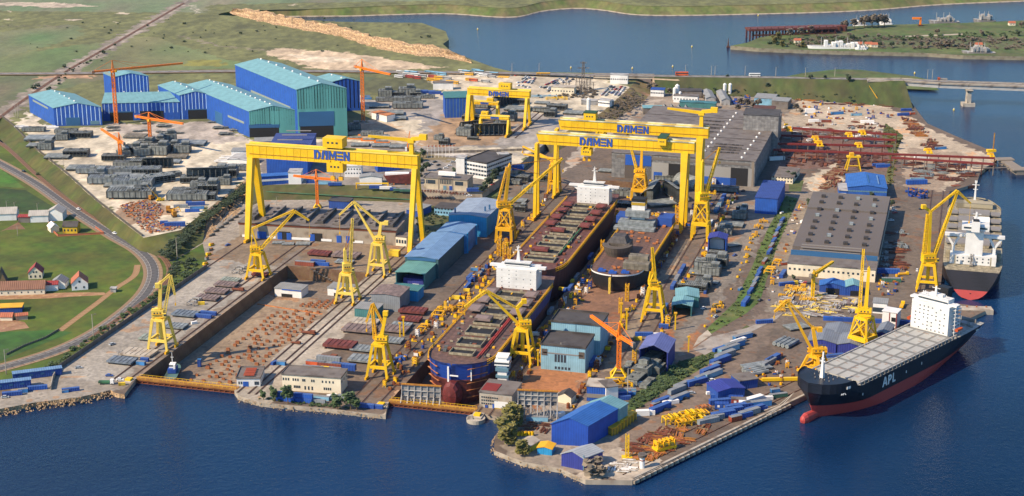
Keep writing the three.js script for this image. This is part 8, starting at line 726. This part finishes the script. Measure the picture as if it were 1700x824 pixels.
{ const q = mb_(), a = G(1052,796), b = G(1590,534), mk = (o, w, h, y) => { const n = V(-(b.z - a.z),0, b.x - a.x).normalize(); q.bar([a.x - n.x * o, y, a.z - n.z * o],[b.x - n.x * o, y, b.z - n.z * o], w, h); }; mk(1,1.6,.5,.25); str(q.build('quay_kerb', C.concL, scene)); for (const o of [8,19]) { const k = mb_(), n = V(-(b.z - a.z),0, b.x - a.x).normalize(); k.bar([a.x - n.x * o,.2, a.z - n.z * o],[b.x - n.x * o,.2, b.z - n.z * o],.4,.4); str(k.build('crane_rail', C.rustD, scene)); } }
{ const b0 = G(1319,652,16), rope = (t) => { const q = mb_(), e = G(...t,.8), m = b0.clone().lerp(e,.5); m.y -= 2.4; q.hcyl(b0.toArray(), m.toArray(),.22,5).hcyl(m.toArray(), e.toArray(),.22,5); return q.build('mooring_rope', C.concL, scene); }; tag(rope([1268,682]), 'upper mooring rope from the ship bow to the quay', 'rope'); tag(rope([1272,690]), 'lower mooring rope from the ship bow to the quay', 'rope'); }
many('pipe_bundle', 'pipe bundle', 'grey pipe bundles on the quay', 'bundle of large grey corrugated pipes on the quay', proto((g) => { for (let i = 0; i < 4; i++) mb_().hcyl([-7,1.5, i * 3 - 4.5],[7,1.5, i * 3 - 4.5],1.4,8).build('pipe', C.steelL, g); mb_().b(0,0,0,10,.4,11).build('support', C.rustD, g); }),[[1305,572,.9,0,1.1],[1254,619,.5,0,1]]); blocks('on the quay by the golden crane', 'plates on the quay',[[1256,612,4,.4,.9, 'L'],[1390,605,4,.2,1.3],[1400,612,4,.2,1],[1322,545,4,.4,.8]]);
{ const g = thing('yellow_girder', 'long yellow girder lying on the quay behind the ship bow', 'girder', G(1270,634),.06); mb_().b(18,.6,0,40,2,2).build('beam', C.yel, g); for (const x of [2,18,34]) mb_().b(x,0,0,2,.6,3).build('trestle', C.rustD, g); }
many('blue_barrier', 'blue wall', '', 'long low blue container wall across the quay', proto((g) => { for (let i = 0; i < 10; i++) pb('container_segment', i % 3 ? C.blueD : C.blue, g, i * 7.2,0,0,7,2.8,2.4); }),[[1375,532,-.16,0,1]]);
rs(34,11,[[1240,620],[1300,590],[1330,600],[1310,650],[1260,640]], 'site_machine', 'site equipment', 'small equipment on the quay by the bow', 'small site unit on the quay by the ship bow',[...UO,...UR,...UBl,...UW],.6,1.1); rs(60,12,[[1310,478],[1360,478],[1430,500],[1424,528],[1300,524],[1290,500]], 'pipe_rack', 'pipe rack', 'pipe racks in the pale pipe yard', 'low rack of pale pipes in the yard by the grey workshop',[0,1,2].map((v) => stackP(v + 30, C.concL, C.yelP)).concat([0,1,2].map((v) => stackP(v + 40, C.greyL, C.primL))),.7,1.1); rs(26,13,[[1310,476],[1350,476],[1350,500],[1290,520],[1290,495]], 'yellow_trestle', 'trestle', 'yellow trestles in the pipe yard', 'yellow trestle among the pipe racks by the grey workshop',[0,1].map((v) => frameP(v, C.yelO)),.5,.9); rs(42,14,[[1470,385],[1512,385],[1500,450],[1458,450]], 'plate_pile', 'steel pile', 'steel piles right of the grey workshop', 'low steel pile in the lane right of the grey workshop',[...stG,...stR,...stY.slice(0,1)],.5,1); rs(26,15,[[1455,455],[1500,455],[1490,500],[1455,490]], 'site_machine', 'site equipment', 'equipment by the quay crane', 'small site equipment in the lane before the quay crane',[...UO,...UR,...UW,...UBl],.7,1.2); many('shipping_container', 'container', 'containers right of the grey workshop', '% container in the lane right of the grey workshop', (a) => BX[a[6]],[[1475,454,-.1,0,1.4, 'blue', 'B'],[1300,458,1.2,0,1.2, 'blue', 'b'],[1306,474,.3,0,1, 'blue', 'b'],[1319,472,.3,0,.9, 'yellow', 'y'],[1303,440,.3,0,.9, 'rusty', 'R'],[1338,380,.8,0,1, 'blue', 'b'],[1333,370,.8,0,.9, 'white', 'W'],[1480,468,-.1,0,1.2, 'green', 'g']]);
rs(34,16,[[1228,440],[1244,400],[1264,360],[1272,366],[1250,420],[1190,520],[1170,545],[1165,540],[1215,480]], 'yellow_trestle', 'trestle', 'yellow trestles beside the planted strip', 'yellow trestle on the verge of the planted strip',[...UN,...UO, frameP(1, C.yelO)],.6,1.1); rs(26,17,[[1288,440],[1302,400],[1330,330],[1338,335],[1310,420],[1270,520]], 'site_machine', 'site equipment', 'equipment along the workshop lane', 'small site equipment along the lane left of the grey workshop',[...UO,...UR,...UBl,...UW],.6,1.1); rs(30,18,[[1504,318],[1540,318],[1540,330],[1504,330]], 'tarpaulin_bale', 'bale', 'blue covered bales on the quay', 'blue tarpaulin covered bale by the bulk carrier quay', UBl,1,1.6); 
many('storage_tank', 'tank', 'white upright tanks', 'white upright tank %', proto((g) => { mb_().cyl(0,1,0,2,2,12,14).cyl(0,13,0,2,.4,1.4,14).build('shell', C.whiteS, g); const k = mb_(); for (let i = 0; i < 3; i++) k.b(1.4 * Math.cos(i * 2.1),0,1.4 * Math.sin(i * 2.1),.4,1.2,.4); k.build('leg', C.grey, g); }),[[1274,354,0,0,1, 'in front of the blue flat roofed building'],[1124,166,0,0,1.3, 'beside the long white shed'],[1120,167,0,0,1.1, 'beside the long white shed'],[1129,168,0,0,.8, 'beside the long white shed'],[1203,158,0,0,1, 'of the pair below the embankment'],[1212,158,0,0,1, 'of the pair below the embankment'],[977,186,0, PL,1.1, 'beside the white low box'],[1023,136,0, PL,.6, 'with blue pipe at the tank wall'],[1033,137,0, PL,.6, 'with blue pipe at the tank wall']]);
// red runway beams, portal cranes and plate stacks of the steel stockyard
const runway = (label, a, b, lv, n) => { const A = G(...a, lv), B = G(...b, lv), g = thing('runway_beam', label, 'crane runway', V(0,0,0)), d = B.clone().sub(A), L = d.length(), r = Math.atan2(-d.z, d.x), md = A.clone().lerp(B,.5), bm = pb('beam', M([.27,.042,.042], { map: rustT }), g, md.x, lv - .8, md.z, L,2,1.8, r); pb('crane_rail', C.rustD, g, md.x, lv + .9, md.z, L,.25,.3, r); for (let i = 0; i <= n; i++) { const p = A.clone().lerp(B, i / n); pb('column', i % 2 ? C.conc : C.rustD, g, p.x,0, p.z,.9, lv - .8,.9, r); } };
runway('rearmost red crane runway beam of the steel stockyard',[1316,213],[1489,224],10,10); runway('second red crane runway beam from the back of the steel stockyard',[1297,225],[1487,233],10,11); runway('third red crane runway beam from the back of the steel stockyard',[1289,239],[1483,243],10,11); runway('long red runway beam reaching out over the shore track',[1284,249],[1652,263],10,20); runway('front red runway beam running out towards the jetty',[1480,262],[1650,273],11,9);
many('overhead_crane', 'overhead crane', 'yellow cranes on the red runways', 'small yellow overhead crane on the red runway beams', proto((g) => { mb_().b(0,0,0,6,1,3).b(0,0,-12,6,1,3).build('end_carriage', C.yel, g); mb_().b(-1.8,1,-6,.9,1.6,14).b(1.8,1,-6,.9,1.6,14).build('bridge_beam', C.yel, g); mb_().b(0,1.4,-5,5,2.6,3.4).build('trolley', C.yelO, g); }),[[1311,218,.02,10.8],[1362,243,.02,10.8,1.1],[1356,234,.02,10.8],[1412,228,.02,10.8],[1428,245,.02,10.8],[1434,224,.02,10.8],[1544,255,.02,10.8],[1648,261,.02,10.8,.8]]);
{ const g = thing('portal_crane', 'yellow trestle portal crane at the front of the steel stockyard', 'gantry crane', G(1416,283),.02); for (const x of [-7,7]) for (const z of [-4,4]) mb_().bar([x,0, z],[x * .55,13, z * .5],1).build('leg', C.yel, g); mb_().b(0,13,0,13,1.6,5).b(0,5,3,10,.7,.7).build('beam', C.yel, g); mb_().b(-2,14.6,0,4,3,4).build('trolley', C.yelO, g); }
rs(120,21,[[1290,246],[1480,254],[1478,280],[1300,276]], 'plate_stack', 'plate stack', 'rusty plate stacks under the red runways', 'low rusty plate stack under the red runway beams',[0,1,2,3].map((v) => proto((g) => { const m = mb_(), r = rng(v + 5); for (let i = 0; i < 3; i++) m.b(rr2(r,-1,1), i * .45, rr2(r,-.4,.4), rr2(r,7,11),.38, rr2(r,2,3)); m.build('plate',[C.rustD, C.rust, C.rustD, M([.10,.06,.06], { map: rustT })][v], g); const k = mb_(); k.b(-3,-.2,0,.4,.3,3).b(3,-.2,0,.4,.3,3); k.build('bearer', C.wood, g); })),.8,1.3); rs(70,22,[[1300,206],[1350,200],[1470,205],[1482,238],[1300,236]], 'profile_stack', 'steel pile', 'profile stacks at the back of the stockyard', 'pale rusty profile stack at the back of the stockyard',[...stP,...stW,...stG,...stR],.5,1); rs(60,23,[[1510,268],[1600,272],[1622,290],[1600,300],[1510,296]], 'plate_stack', 'plate stack', 'dark plate stacks on the shore yard', 'dark plate stack on the shore yard beside the coast road',[...stR,...stG,...stR],.6,1.1); rs(46,24,[[1330,172],[1420,168],[1490,180],[1500,196],[1440,200],[1340,196]], 'site_machine', 'site equipment', 'coloured equipment in the sandy yard', 'small coloured unit in the sandy yard below the embankment',[...UBl,...UW,...UO,...UR,...UBl],.8,1.5); rs(34,25,[[1500,196],[1520,204],[1545,226],[1560,246],[1545,250],[1520,226]], 'bar_stack', 'steel pile', 'rusty bar stacks along the coast road', 'rusty orange bar stack along the coast road',[...stP,...stR,...stY.slice(0,1)],.7,1.2); rs(30,26,[[1290,166],[1440,160],[1500,172],[1500,178],[1290,172]], 'bar_stack', 'steel pile', 'low stacks along the foot of the embankment', 'low rusty stack along the foot of the road embankment',[...stP,...stR,...stY],.6,1);
rs(24,27,[[1395,272],[1405,300],[1365,318],[1372,296]], 'sand_heap', 'sand heap', 'sand and timber heaps', 'heap of pale sand and timber behind the bright blue hall', stP,.7,1.2); rs(16,28,[[1218,174],[1240,174],[1245,168],[1220,166]], 'crate_stack', 'crate stack', 'blue and timber crates', 'blue crate stack below the white silos', UBl,1.4,2.2); many('shipping_container', 'container', 'boxes in the sandy yard', '% container in the sandy yard below the embankment', (a) => BX[a[6]],[[1345,188,0,0,1.8, 'white', 'W'],[1353,203,0,0,1.1, 'white', 'w'],[1370,203,0,0,1.1, 'brown red', 'r'],[1440,205,-.1,0,1.2, 'white', 'w'],[1500,192,.2,0,1.1, 'blue', 'b'],[1515,190,.3,0,1, 'red', 'o'],[1505,184,.1,0,1, 'blue', 'b'],[1390,190,.3,0,1.2, 'blue', 'l'],[1422,192,.2,0,1, 'light blue', 'p'],[1300,172,.3,0,1, 'blue', 'b'],[1530,265,.1,0,1.2, 'white', 'w'],[1522,306,.1,0,1.6, 'blue', 'B'],[1523,300,.1,0,1.1, 'light blue', 'p'],[1459,276,.1,0,1, 'blue', 'b'],[1467,278,.1,0,1.2, 'blue', 'B'],[1290,266,.2,0,1.3, 'white', 'w'],[1562,248,.3,0,1, 'light blue', 'l']]);
// shore jetty
{ const g = thing('shore_jetty', 'concrete jetty head with walkways beside the right shore', 'jetty', G(1690,286,-3),.1), bx = (nm, x, z, w, d, y, h, m = C.concL) => pb(nm, m, g, x, y, z, w, h, d); bx('jetty_head',0,-12,11,46,0,4); bx('jetty_block',-1,6,16,11,4,1.2); bx('jetty_block',0,-34,17,10,4,1.2); bx('walkway',-24,-6,38,2,3,.6, C.conc); bx('walkway',-24,-21,38,2,3,.6, C.conc); for (const x of [-38,-26,-14]) for (const z of [-6,-21]) bx('pile', x, z,1.2,1.2,-2,5, C.concD); }
{ const g = thing('quay_dolphin', 'pale concrete pier wall between the container ship stern and the bulk carrier', 'pier', G(1618,513,0),-.05); mb_().b(-2,-5,0,30,5.6,9).build('pier_body', C.concL, g); for (let i = 0; i < 4; i++) pb('bollard', C.rustL, g,-12 + i * 7,.6,-2,1,1,1); }
many('mooring_float', 'barge', '', 'rusty flat barge moored behind the bulk carrier berth', proto((g) => { mb_().b(0,-1,0,30,3,8).build('hull', C.rustD, g); mb_().b(-6,2,0,8,1,5).build('cargo', C.rust, g); }),[[1596,312,.35,-2.6,1]]);
many('yellow_post', 'mast', '', 'lone yellow mast on a hut at the end of the runway beam', proto((g) => { mb_().b(0,0,0,9,2.4,4).build('hut', C.yel, g); mb_().b(2,2.4,0,.8,17,.8).build('mast', C.yelD, g); }),[[1646,252,.1,0,1]]);
// bridge
{ const g = thing('road_bridge', 'long concrete road bridge crossing to the right edge', 'bridge', V(0,0,0)); const P = [1440,1497,1560,1607,1700,1800,1950].map((x) => G(x, x < 1500 ? 132.5 : 134.5 + (x - 1500) * .037,20.5 + Math.min(1, Math.max(0, (x - 1440) / 60)) * 1.4)); for (let i = 0; i + 1 < P.length; i++) { const a = P[i], b = P[i + 1]; mb_().bar([a.x, a.y - .6, a.z],[b.x, b.y - .6, b.z],13,1.4).build('deck_segment', C.conc, g); mb_().bar([a.x, a.y - 3.4, a.z],[b.x, b.y - 3.4, b.z],10.5,4.4).build('girder', C.greyL, g); for (const s of [-6.3,6.3]) mb_().bar([a.x, a.y + .6, a.z + s],[b.x, b.y + .6, b.z + s],.25,.9).build('guard_rail', C.concL, g); }
 const pier = (px, py, lv) => { const p = G(px, py, lv); mb_().b(p.x, lv, p.z,14,4,11).frus(p.x, lv + 4, p.z,5,8,4.4,7,13).frus(p.x, lv + 16.4, p.z,5.5,8,7.5,12,2.6).build('pier', C.concL, g); }; pier(1607,176,-3); const q = G(1498,163,0); mb_().b(q.x,-1, q.z,3.4,19.5,11).build('abutment_pier', C.concL, g); const e = G(1436,164,0), f = G(1456,164,0); mb_().hexa([[e.x,0, e.z + 10],[f.x + 14,0, f.z + 10],[f.x + 14,0, f.z - 12],[e.x,0, e.z - 12],[e.x,17, e.z - 16],[f.x,17, f.z - 16],[f.x,17, f.z - 22],[e.x,17, e.z - 22]]).build('abutment_slope', C.conc, g); }
{ const g = thing('road_bridge', 'short concrete bridge span over the channel beside the car park', 'bridge', V(0,0,0)), a = G(985,124.5,11), b = G(1087,126,13); mb_().bar([a.x, a.y - 1.4, a.z + 5],[b.x, b.y - 1.4, b.z + 5],3,2.4).build('girder', C.concL, g); for (const s of [-6,7]) mb_().bar([a.x, a.y + .7, a.z + s],[b.x, b.y + .7, b.z + s],.25,1).build('guard_rail', C.conc, g); const w = G(1085,148,2), v = G(1155,150,2); mb_().hexa([[w.x,0, w.z],[v.x,0, v.z],[v.x,0, v.z - 8],[w.x,0, w.z - 8],[w.x,12, w.z - 14],[w.x + 30,12, v.z - 14],[w.x + 30,12, v.z - 20],[w.x,12, w.z - 20]]).build('abutment_wall', M([.48,.37,.25]), g); }
// far peninsula: rusted ore jetty, laid up ships, houses, trees
{ const g = thing('ore_jetty', 'long rusty disused loading jetty on the far peninsula', 'jetty', G(1245,66,-3),.16); const m = M([.16,.055,.05], { map: rustT }); for (let i = 0; i < 14; i++) for (const z of [0,-16]) pb('column', m, g, i * 9.5,0, z,2,13,2); mb_().b(62,12,-8,128,3,20).build('deck', m, g); mb_().b(66,5,0,120,2,2).build('cross_beam', C.rustD, g); for (let i = 0; i < 13; i++) pb('parapet_post', m, g, i * 10,15,1,1,2,1); }
{ const g = thing('ore_jetty', 'inner stretch of the rusty loading jetty behind the bare trees', 'jetty', G(1348,54,0),.05); const m = M([.17,.06,.05], { map: rustT }); mb_().b(22,0,0,54,10,12).build('wall', m, g); for (let i = 0; i < 7; i++) pb('buttress', C.rustD, g,-2 + i * 8,0,7,2,10,2); }
function laidUp(label, px, py, L, H, v, mat = C.white) { const g = thing('moored_ship', label, 'ship', G(px, py,-3),.02); const h = { len: L, hb: (f) => 5.5 * Math.sqrt(Math.max(.03,1 - Math.pow(Math.max(0, (f - .72) / .28),2))) * (f < .1 ? .8 + f * 2 : 1), z: (f, y) => f * L + (f > .9 ? y * .35 : 0), deck: (f) => H + 2.4 * Math.pow(f,3) }; const hg = new THREE.Group(); hg.name = 'ship_body'; hg.rotation.y = Math.PI / 2; g.add(hg); hullBands(hg, { ...h, n: 24, bands: [['hull_bottom', C.hullR,0,1.3],['hull_side', mat,1.3, 'd']] }); deckSheet(hg, 'deck', C.greyL, h,0,1,-.2,.1); const r = rng(v), s = mb_(); for (let i = 0; i < 9; i++) s.b(rr2(r,-1,1), H,-L * (.2 + .065 * i), rr2(r,6,10), rr2(r,3,9), L * .055); s.build('deck_house', mat, hg); for (let i = 0; i < 8; i++) pb('window', C.glass, hg,-4.6, H + 1.2,-L * (.2 + .065 * i),.2,.8,1.6); const m = mb_(); for (const f of [.35,.55,.8]) m.b(0, H,-L * f,.6,13,.6).b(0, H + 9,-L * f,4,.4,.4); m.build('mast', C.greyL, hg); return g; }
laidUp('long white laid up ship moored at the far peninsula quay',1440,86,78,7,3); laidUp('smaller pale laid up ship moored near the right edge',1652,94,42,6,4, C.greyL); laidUp('grey navy ship behind the far peninsula, left of two',1592,42,42,6,5, C.greyL); laidUp('grey navy ship behind the far peninsula, right of two',1652,40,30,6,6, C.greyL); laidUp('small white ship behind the bare trees of the peninsula',1440,46,20,5,7); laidUp('small white ship right of the bare trees of the peninsula',1482,43,18,5,8); laidUp('white work boat moored ahead of the long laid up ship',1442,88,24,3,9);
{ const g = thing('harbour_crane', 'orange harbour crane on the far peninsula', 'crane', G(1528,43,2)); mb_().b(0,0,0,2.4,11,2.4).build('tower', C.org, g); mb_().bar([1,11,0],[-12,11,0],2.4,3).build('jib', C.org, g); mb_().b(0,0,0,6,2,6).build('base', C.rustD, g); }
many('far_house', 'house', 'houses on the far peninsula', 'small pale house with red roof on the far peninsula shore', proto((g) => { mb_().b(0,0,0,9,3.6,7).build('wall', C.cream, g); const q = mb_(); q.frus(0,3.6,0,9.8,7.8,9.8,.3,2.6); q.build('roof', C.tile, g); pb('window', C.glass, g,-2,1.4,3.5,1.2,1.2,.15); pb('window', C.glass, g,2,1.4,3.5,1.2,1.2,.15); }),[[1426,77,0,2],[1442,77,0,2],[1451,78,0,2],[1324,71,0,2],[1625,78,0,2],[1680,42,0,2]]);
many('bare_tree', 'tree', 'bare trees on the peninsula', 'tall bare brown tree on the far peninsula', tree('b'),[[1435,46,0,2,2.4],[1448,46,0,2,2.6],[1458,45,0,2,2.5],[1468,45,0,2,2.3],[1402,50,0,2,1.9],[1418,48,0,2,1.9],[1312,64,0,2,1.8],[1330,60,0,2,1.6],[1347,57,0,2,1.6],[1556,58,0,2,1.2],[1570,77,0,2,1.3],[1540,78,0,2,1.2],[1560,79,0,2,1.2],[1600,74,0,2,1.2],[1580,78,0,2,1.3],[1630,60,0,2,1.2],[1696,46,0,2,1.2]]); many('willow_tree', 'tree', 'yellow willows on the peninsula shore', 'yellow green willow on the far peninsula shore', tree('o'),[[1286,72,0,2,1.5],[1299,78,0,2,1.2],[1293,66,0,2,1.4],[1333,79,0,2,1.1]]); many('green_tree', 'tree', 'dark trees on the peninsula shore', 'dark tree on the far peninsula shore', tree('d'),[[1461,78,0,2,1],[1481,79,0,2,1.1],[1500,77,0,2,.9],[1415,68,0,2,1.2],[1530,79,0,2,.9],[1690,60,0,2,1.2],[1670,66,0,2,1]]);
{ const g = thing('channel_beacon', 'small rusty beacon standing in the lake before the peninsula', 'beacon', G(1209,79,-3)); mb_().b(0,0,0,4,2,4).build('base', C.rustD, g); mb_().frus(0,2,0,2,2,.4,.4,11).build('tower', C.rustD, g); }
many('buoy', 'buoy', 'small buoys on the lake', 'small pale buoy floating on the far lake', proto((g) => { mb_().cyl(0,0,0,1,1,1.4,8).build('float', C.yelP, g); mb_().cyl(0,1.4,0,.4,.1,1.6,6).build('top', C.white, g); }),[[948,113,0,-3],[1050,114,0,-3],[1117,111,0,-3],[1149,78,0,-3],[793,49,0,-3],[1519,122,0,-3],[1259,26,0,-3],[1584,183,0,-3]]);
// substation pylons
many('lattice_pylon', 'pylon', 'grey pylons of the substation', 'grey lattice pylon of the substation beside the car park', proto((g) => { mb_().lattice([0,0,0],[0,17,0],2.4,2.4,7,.25,.8,.8).build('tower', C.concD, g); mb_().b(0,13,0,7,.4,.4).b(0,16,0,4,.4,.4).build('cross_arm', C.concD, g); }),[[935,152,0, PL,.8],[945,153,0, PL,.8],[957,148,0, PL,1],[962,154,0, PL,1],[968,150,0, PL,2],[974,155,0, PL,1],[980,150,0, PL,1],[985,156,0, PL,.8],[940,146,0, PL,.7],[964,160,0, PL,.8],[976,160,0, PL,.8]]); brush('substation_weeds', 'dry trees and weeds around the substation pylons',[[910,150],[960,145],[995,150],[985,165],[930,162]], PL,120, 'b',.6,1.5,44);
// vehicles
const carAt = (where, grp, list) => many('parked_car', 'car', grp, `% car ${where}`, (a) => CAR[a[6]], list.map(([x, y, r, lv, c]) => { const b = [x, y, r, lv,1.15, { w: 'white', s: 'silver', k: 'black', r: 'red', b: 'blue', g: 'green' }[c], c]; return b; }));
carAt('on the pale left jetty', 'cars on the left jetty',[[186,573,.9,0, 's'],[130,612,.3,0, 's'],[181,625,0,0, 'b'],[199,632,0,0, 'w'],[63,644,.2,0, 'k'],[69,641,.2,0, 'k'],[8,661,.2,0, 's'],[378,408,.9,0, 'b']]); carAt('driving on the road left of the yard', 'cars on the road',[[130,348.5,-.75,.35, 'w'],[190,388.5,-.7,.35, 'w'],[39,285.5,-.7,.35, 'k'],[258,477,1.3,.35, 's']]); carAt('on the grey road right of the docks', 'cars on the right hand road',[[1168,513,.9,0, 'w'],[1192,519,.6,0, 'k'],[1188,527,.9,0, 's'],[1220,425,.9,0, 'b'],[1234,318,.9,0, 'k'],[1218,331,.9,0, 'k'],[1251,558,.7,0, 'k'],[1137,663,.2,0, 'k'],[1148,654,.2,0, 's'],[1182,633,.5,0, 'w'],[1159,641,.2,0, 'k'],[1106,682,.3,0, 'k'],[1262,500,.9,0, 'k'],[1293,459,1,0, 'k'],[1291,452,1,0, 's'],[1484,350,.5,0, 'w'],[1486,354,.5,0, 'r'],[1483,346,.5,0, 's'],[1480,367,0,0, 'w'],[1530,348,.2,0, 'k'],[1523,450,1.3,0, 'w'],[1345,472,0,0, 'k'],[1338,471,0,0, 'r'],[1330,470,0,0, 'w'],[1352,472,0,0, 'g']]); carAt('on the road beside the white office', 'cars beside the white office',[[805,317,1, PL, 's'],[818,307,1, PL, 'r'],[728,275,.8, PL, 'k'],[730,282,.4, PL, 'k'],[740,280,.4, PL, 'w'],[746,276,.4, PL, 'w'],[722,270,.7, PL, 'k'],[715,274,.6, PL, 's'],[760,268,.2, PL, 'w'],[752,270,.3, PL, 's'],[772,324,.2, PL, 's'],[779,326,.2, PL, 'w']]);
const lot = (poly, n, sd, grp, where, lv) => { const r = rng(sd),[a, b, c, d] = poly.map((p) => G(...p, lv)), cols = 'wwssskkrbwsw', L = []; for (let i = 0; i < n; i++) { const u = Math.floor(r() * 16) / 16 + .03, v = Math.floor(r() * 5) / 5 + .1, p = a.clone().lerp(b, u).lerp(d.clone().lerp(c, u), v), k = cols[Math.floor(r() * cols.length)]; L.push({ p, r: .9 + rr2(r,-.08,.08), s: 1.2, k }); } for (const k of 'wskrb') { const q = L.filter((o) => o.k === k); const nm = { w: 'white', s: 'silver', k: 'black', r: 'red', b: 'blue' }[k]; if (q.length) same('parked_car', 'car', `${nm} ${grp}`, `${nm} car parked ${where}`, CAR[k], q); } };
lot([[892,146],[930,130],[955,132],[912,158]],52,71, 'cars in the pale car park by the substation', 'in the pale car park by the substation', PL); lot([[994,160],[1012,143],[1042,144],[1030,160]],64,72, 'cars in the car park above the rubble bank', 'in the car park above the rubble bank', PL); lot([[852,141],[872,128],[890,130],[880,148]],26,73, 'cars behind the rear gantry crane', 'behind the rear gantry crane', PL); lot([[840,124],[900,124],[900,126],[840,126]],9,74, 'cars along the lake road', 'along the lake road verge', PL);
many('coach', 'bus', 'coaches on the rear parking ground', '% coach on the rear parking ground', (a) => BUS[a[6]],[...[[665,121.5, 'w'],[672,122, 'b'],[679,121.5, 'w'],[686,122.5, 'b'],[676,125, 'w'],[690,126, 'w'],[668,127, 'g'],[680,129, 'r'],[662,129, 'w'],[692,131, 'r'],[701,128, 'g'],[712,122, 'b'],[720,123, 'b'],[728,124, 'b'],[734,125, 'b'],[718,129, 'r'],[728,131, 'y'],[716,134, 'y'],[728,136, 'y'],[738,137, 'g'],[748,138, 'y'],[754,139, 'y'],[742,132, 'g'],[768,120, 'w'],[774,121, 'b'],[771,124, 'w'],[779,125, 'y'],[790,119, 'b'],[796,121, 'b'],[795,125, 'w'],[802,127, 'w'],[810,126, 'g'],[816,129, 'g'],[812,123, 'g'],[820,124, 'b'],[780,134, 'y'],[786,135, 'o'],[806,137, 'g']].map(([x, y, k]) => [x, y,-.35, PL,1, { w: 'white', b: 'blue', r: 'red', y: 'yellow orange', g: 'grey', o: 'orange' }[k], k])]);
many('coach', 'bus', 'buses on the lake road', '% bus on the lake road', (a) => BUS[a[6]],[[1253,127,-.01,15.8,1.2, 'white', 'w'],[905,125.5,-.01,8,1.1, 'yellow', 'y'],[898,125.2,-.01,8,1, 'orange', 'y'],[1132,125.6,-.01,13.8,1.4, 'orange', 'o']]); many('truck', 'truck', 'trucks on the roads', '% truck', (a) => TRK[a[6]],[[1565,133.5, Math.PI,22,1.2, 'orange tanker on the bridge', 'r'],[176,638,0,0,1.1, 'green tipper near the first dock gate', 'g'],[1498,510,1.2,0,1.1, 'yellow tipper near the quay crane', 'y'],[1500,457,.1,0,.9, 'green and yellow loader beside the lane', 'y'],[1228,305,.3,0,1, 'yellow forklift before the concrete hall', 'y'],[1217,133,-.1,11,.9, 'white van on the embankment slip road', 'w'],[683,158,0, PL,.7, 'blue and white lorry among the dark sections', 'w'],[1298,355,1,0,.6, 'white lorry beside the blue building', 'w']]);
many('lattice_gantry', 'loading frame', 'blue yellow frame row', 'long blue and yellow frame beyond the rear gantry crane', (a) => a[6],[[898,162,-.02, PL,[3,1,1.2], '', frameP(2, C.blueP)],[924,165,-.02, PL,[2,1,1.2], '', frameP(2, C.yel)]]);
renderer.render(scene, camera);
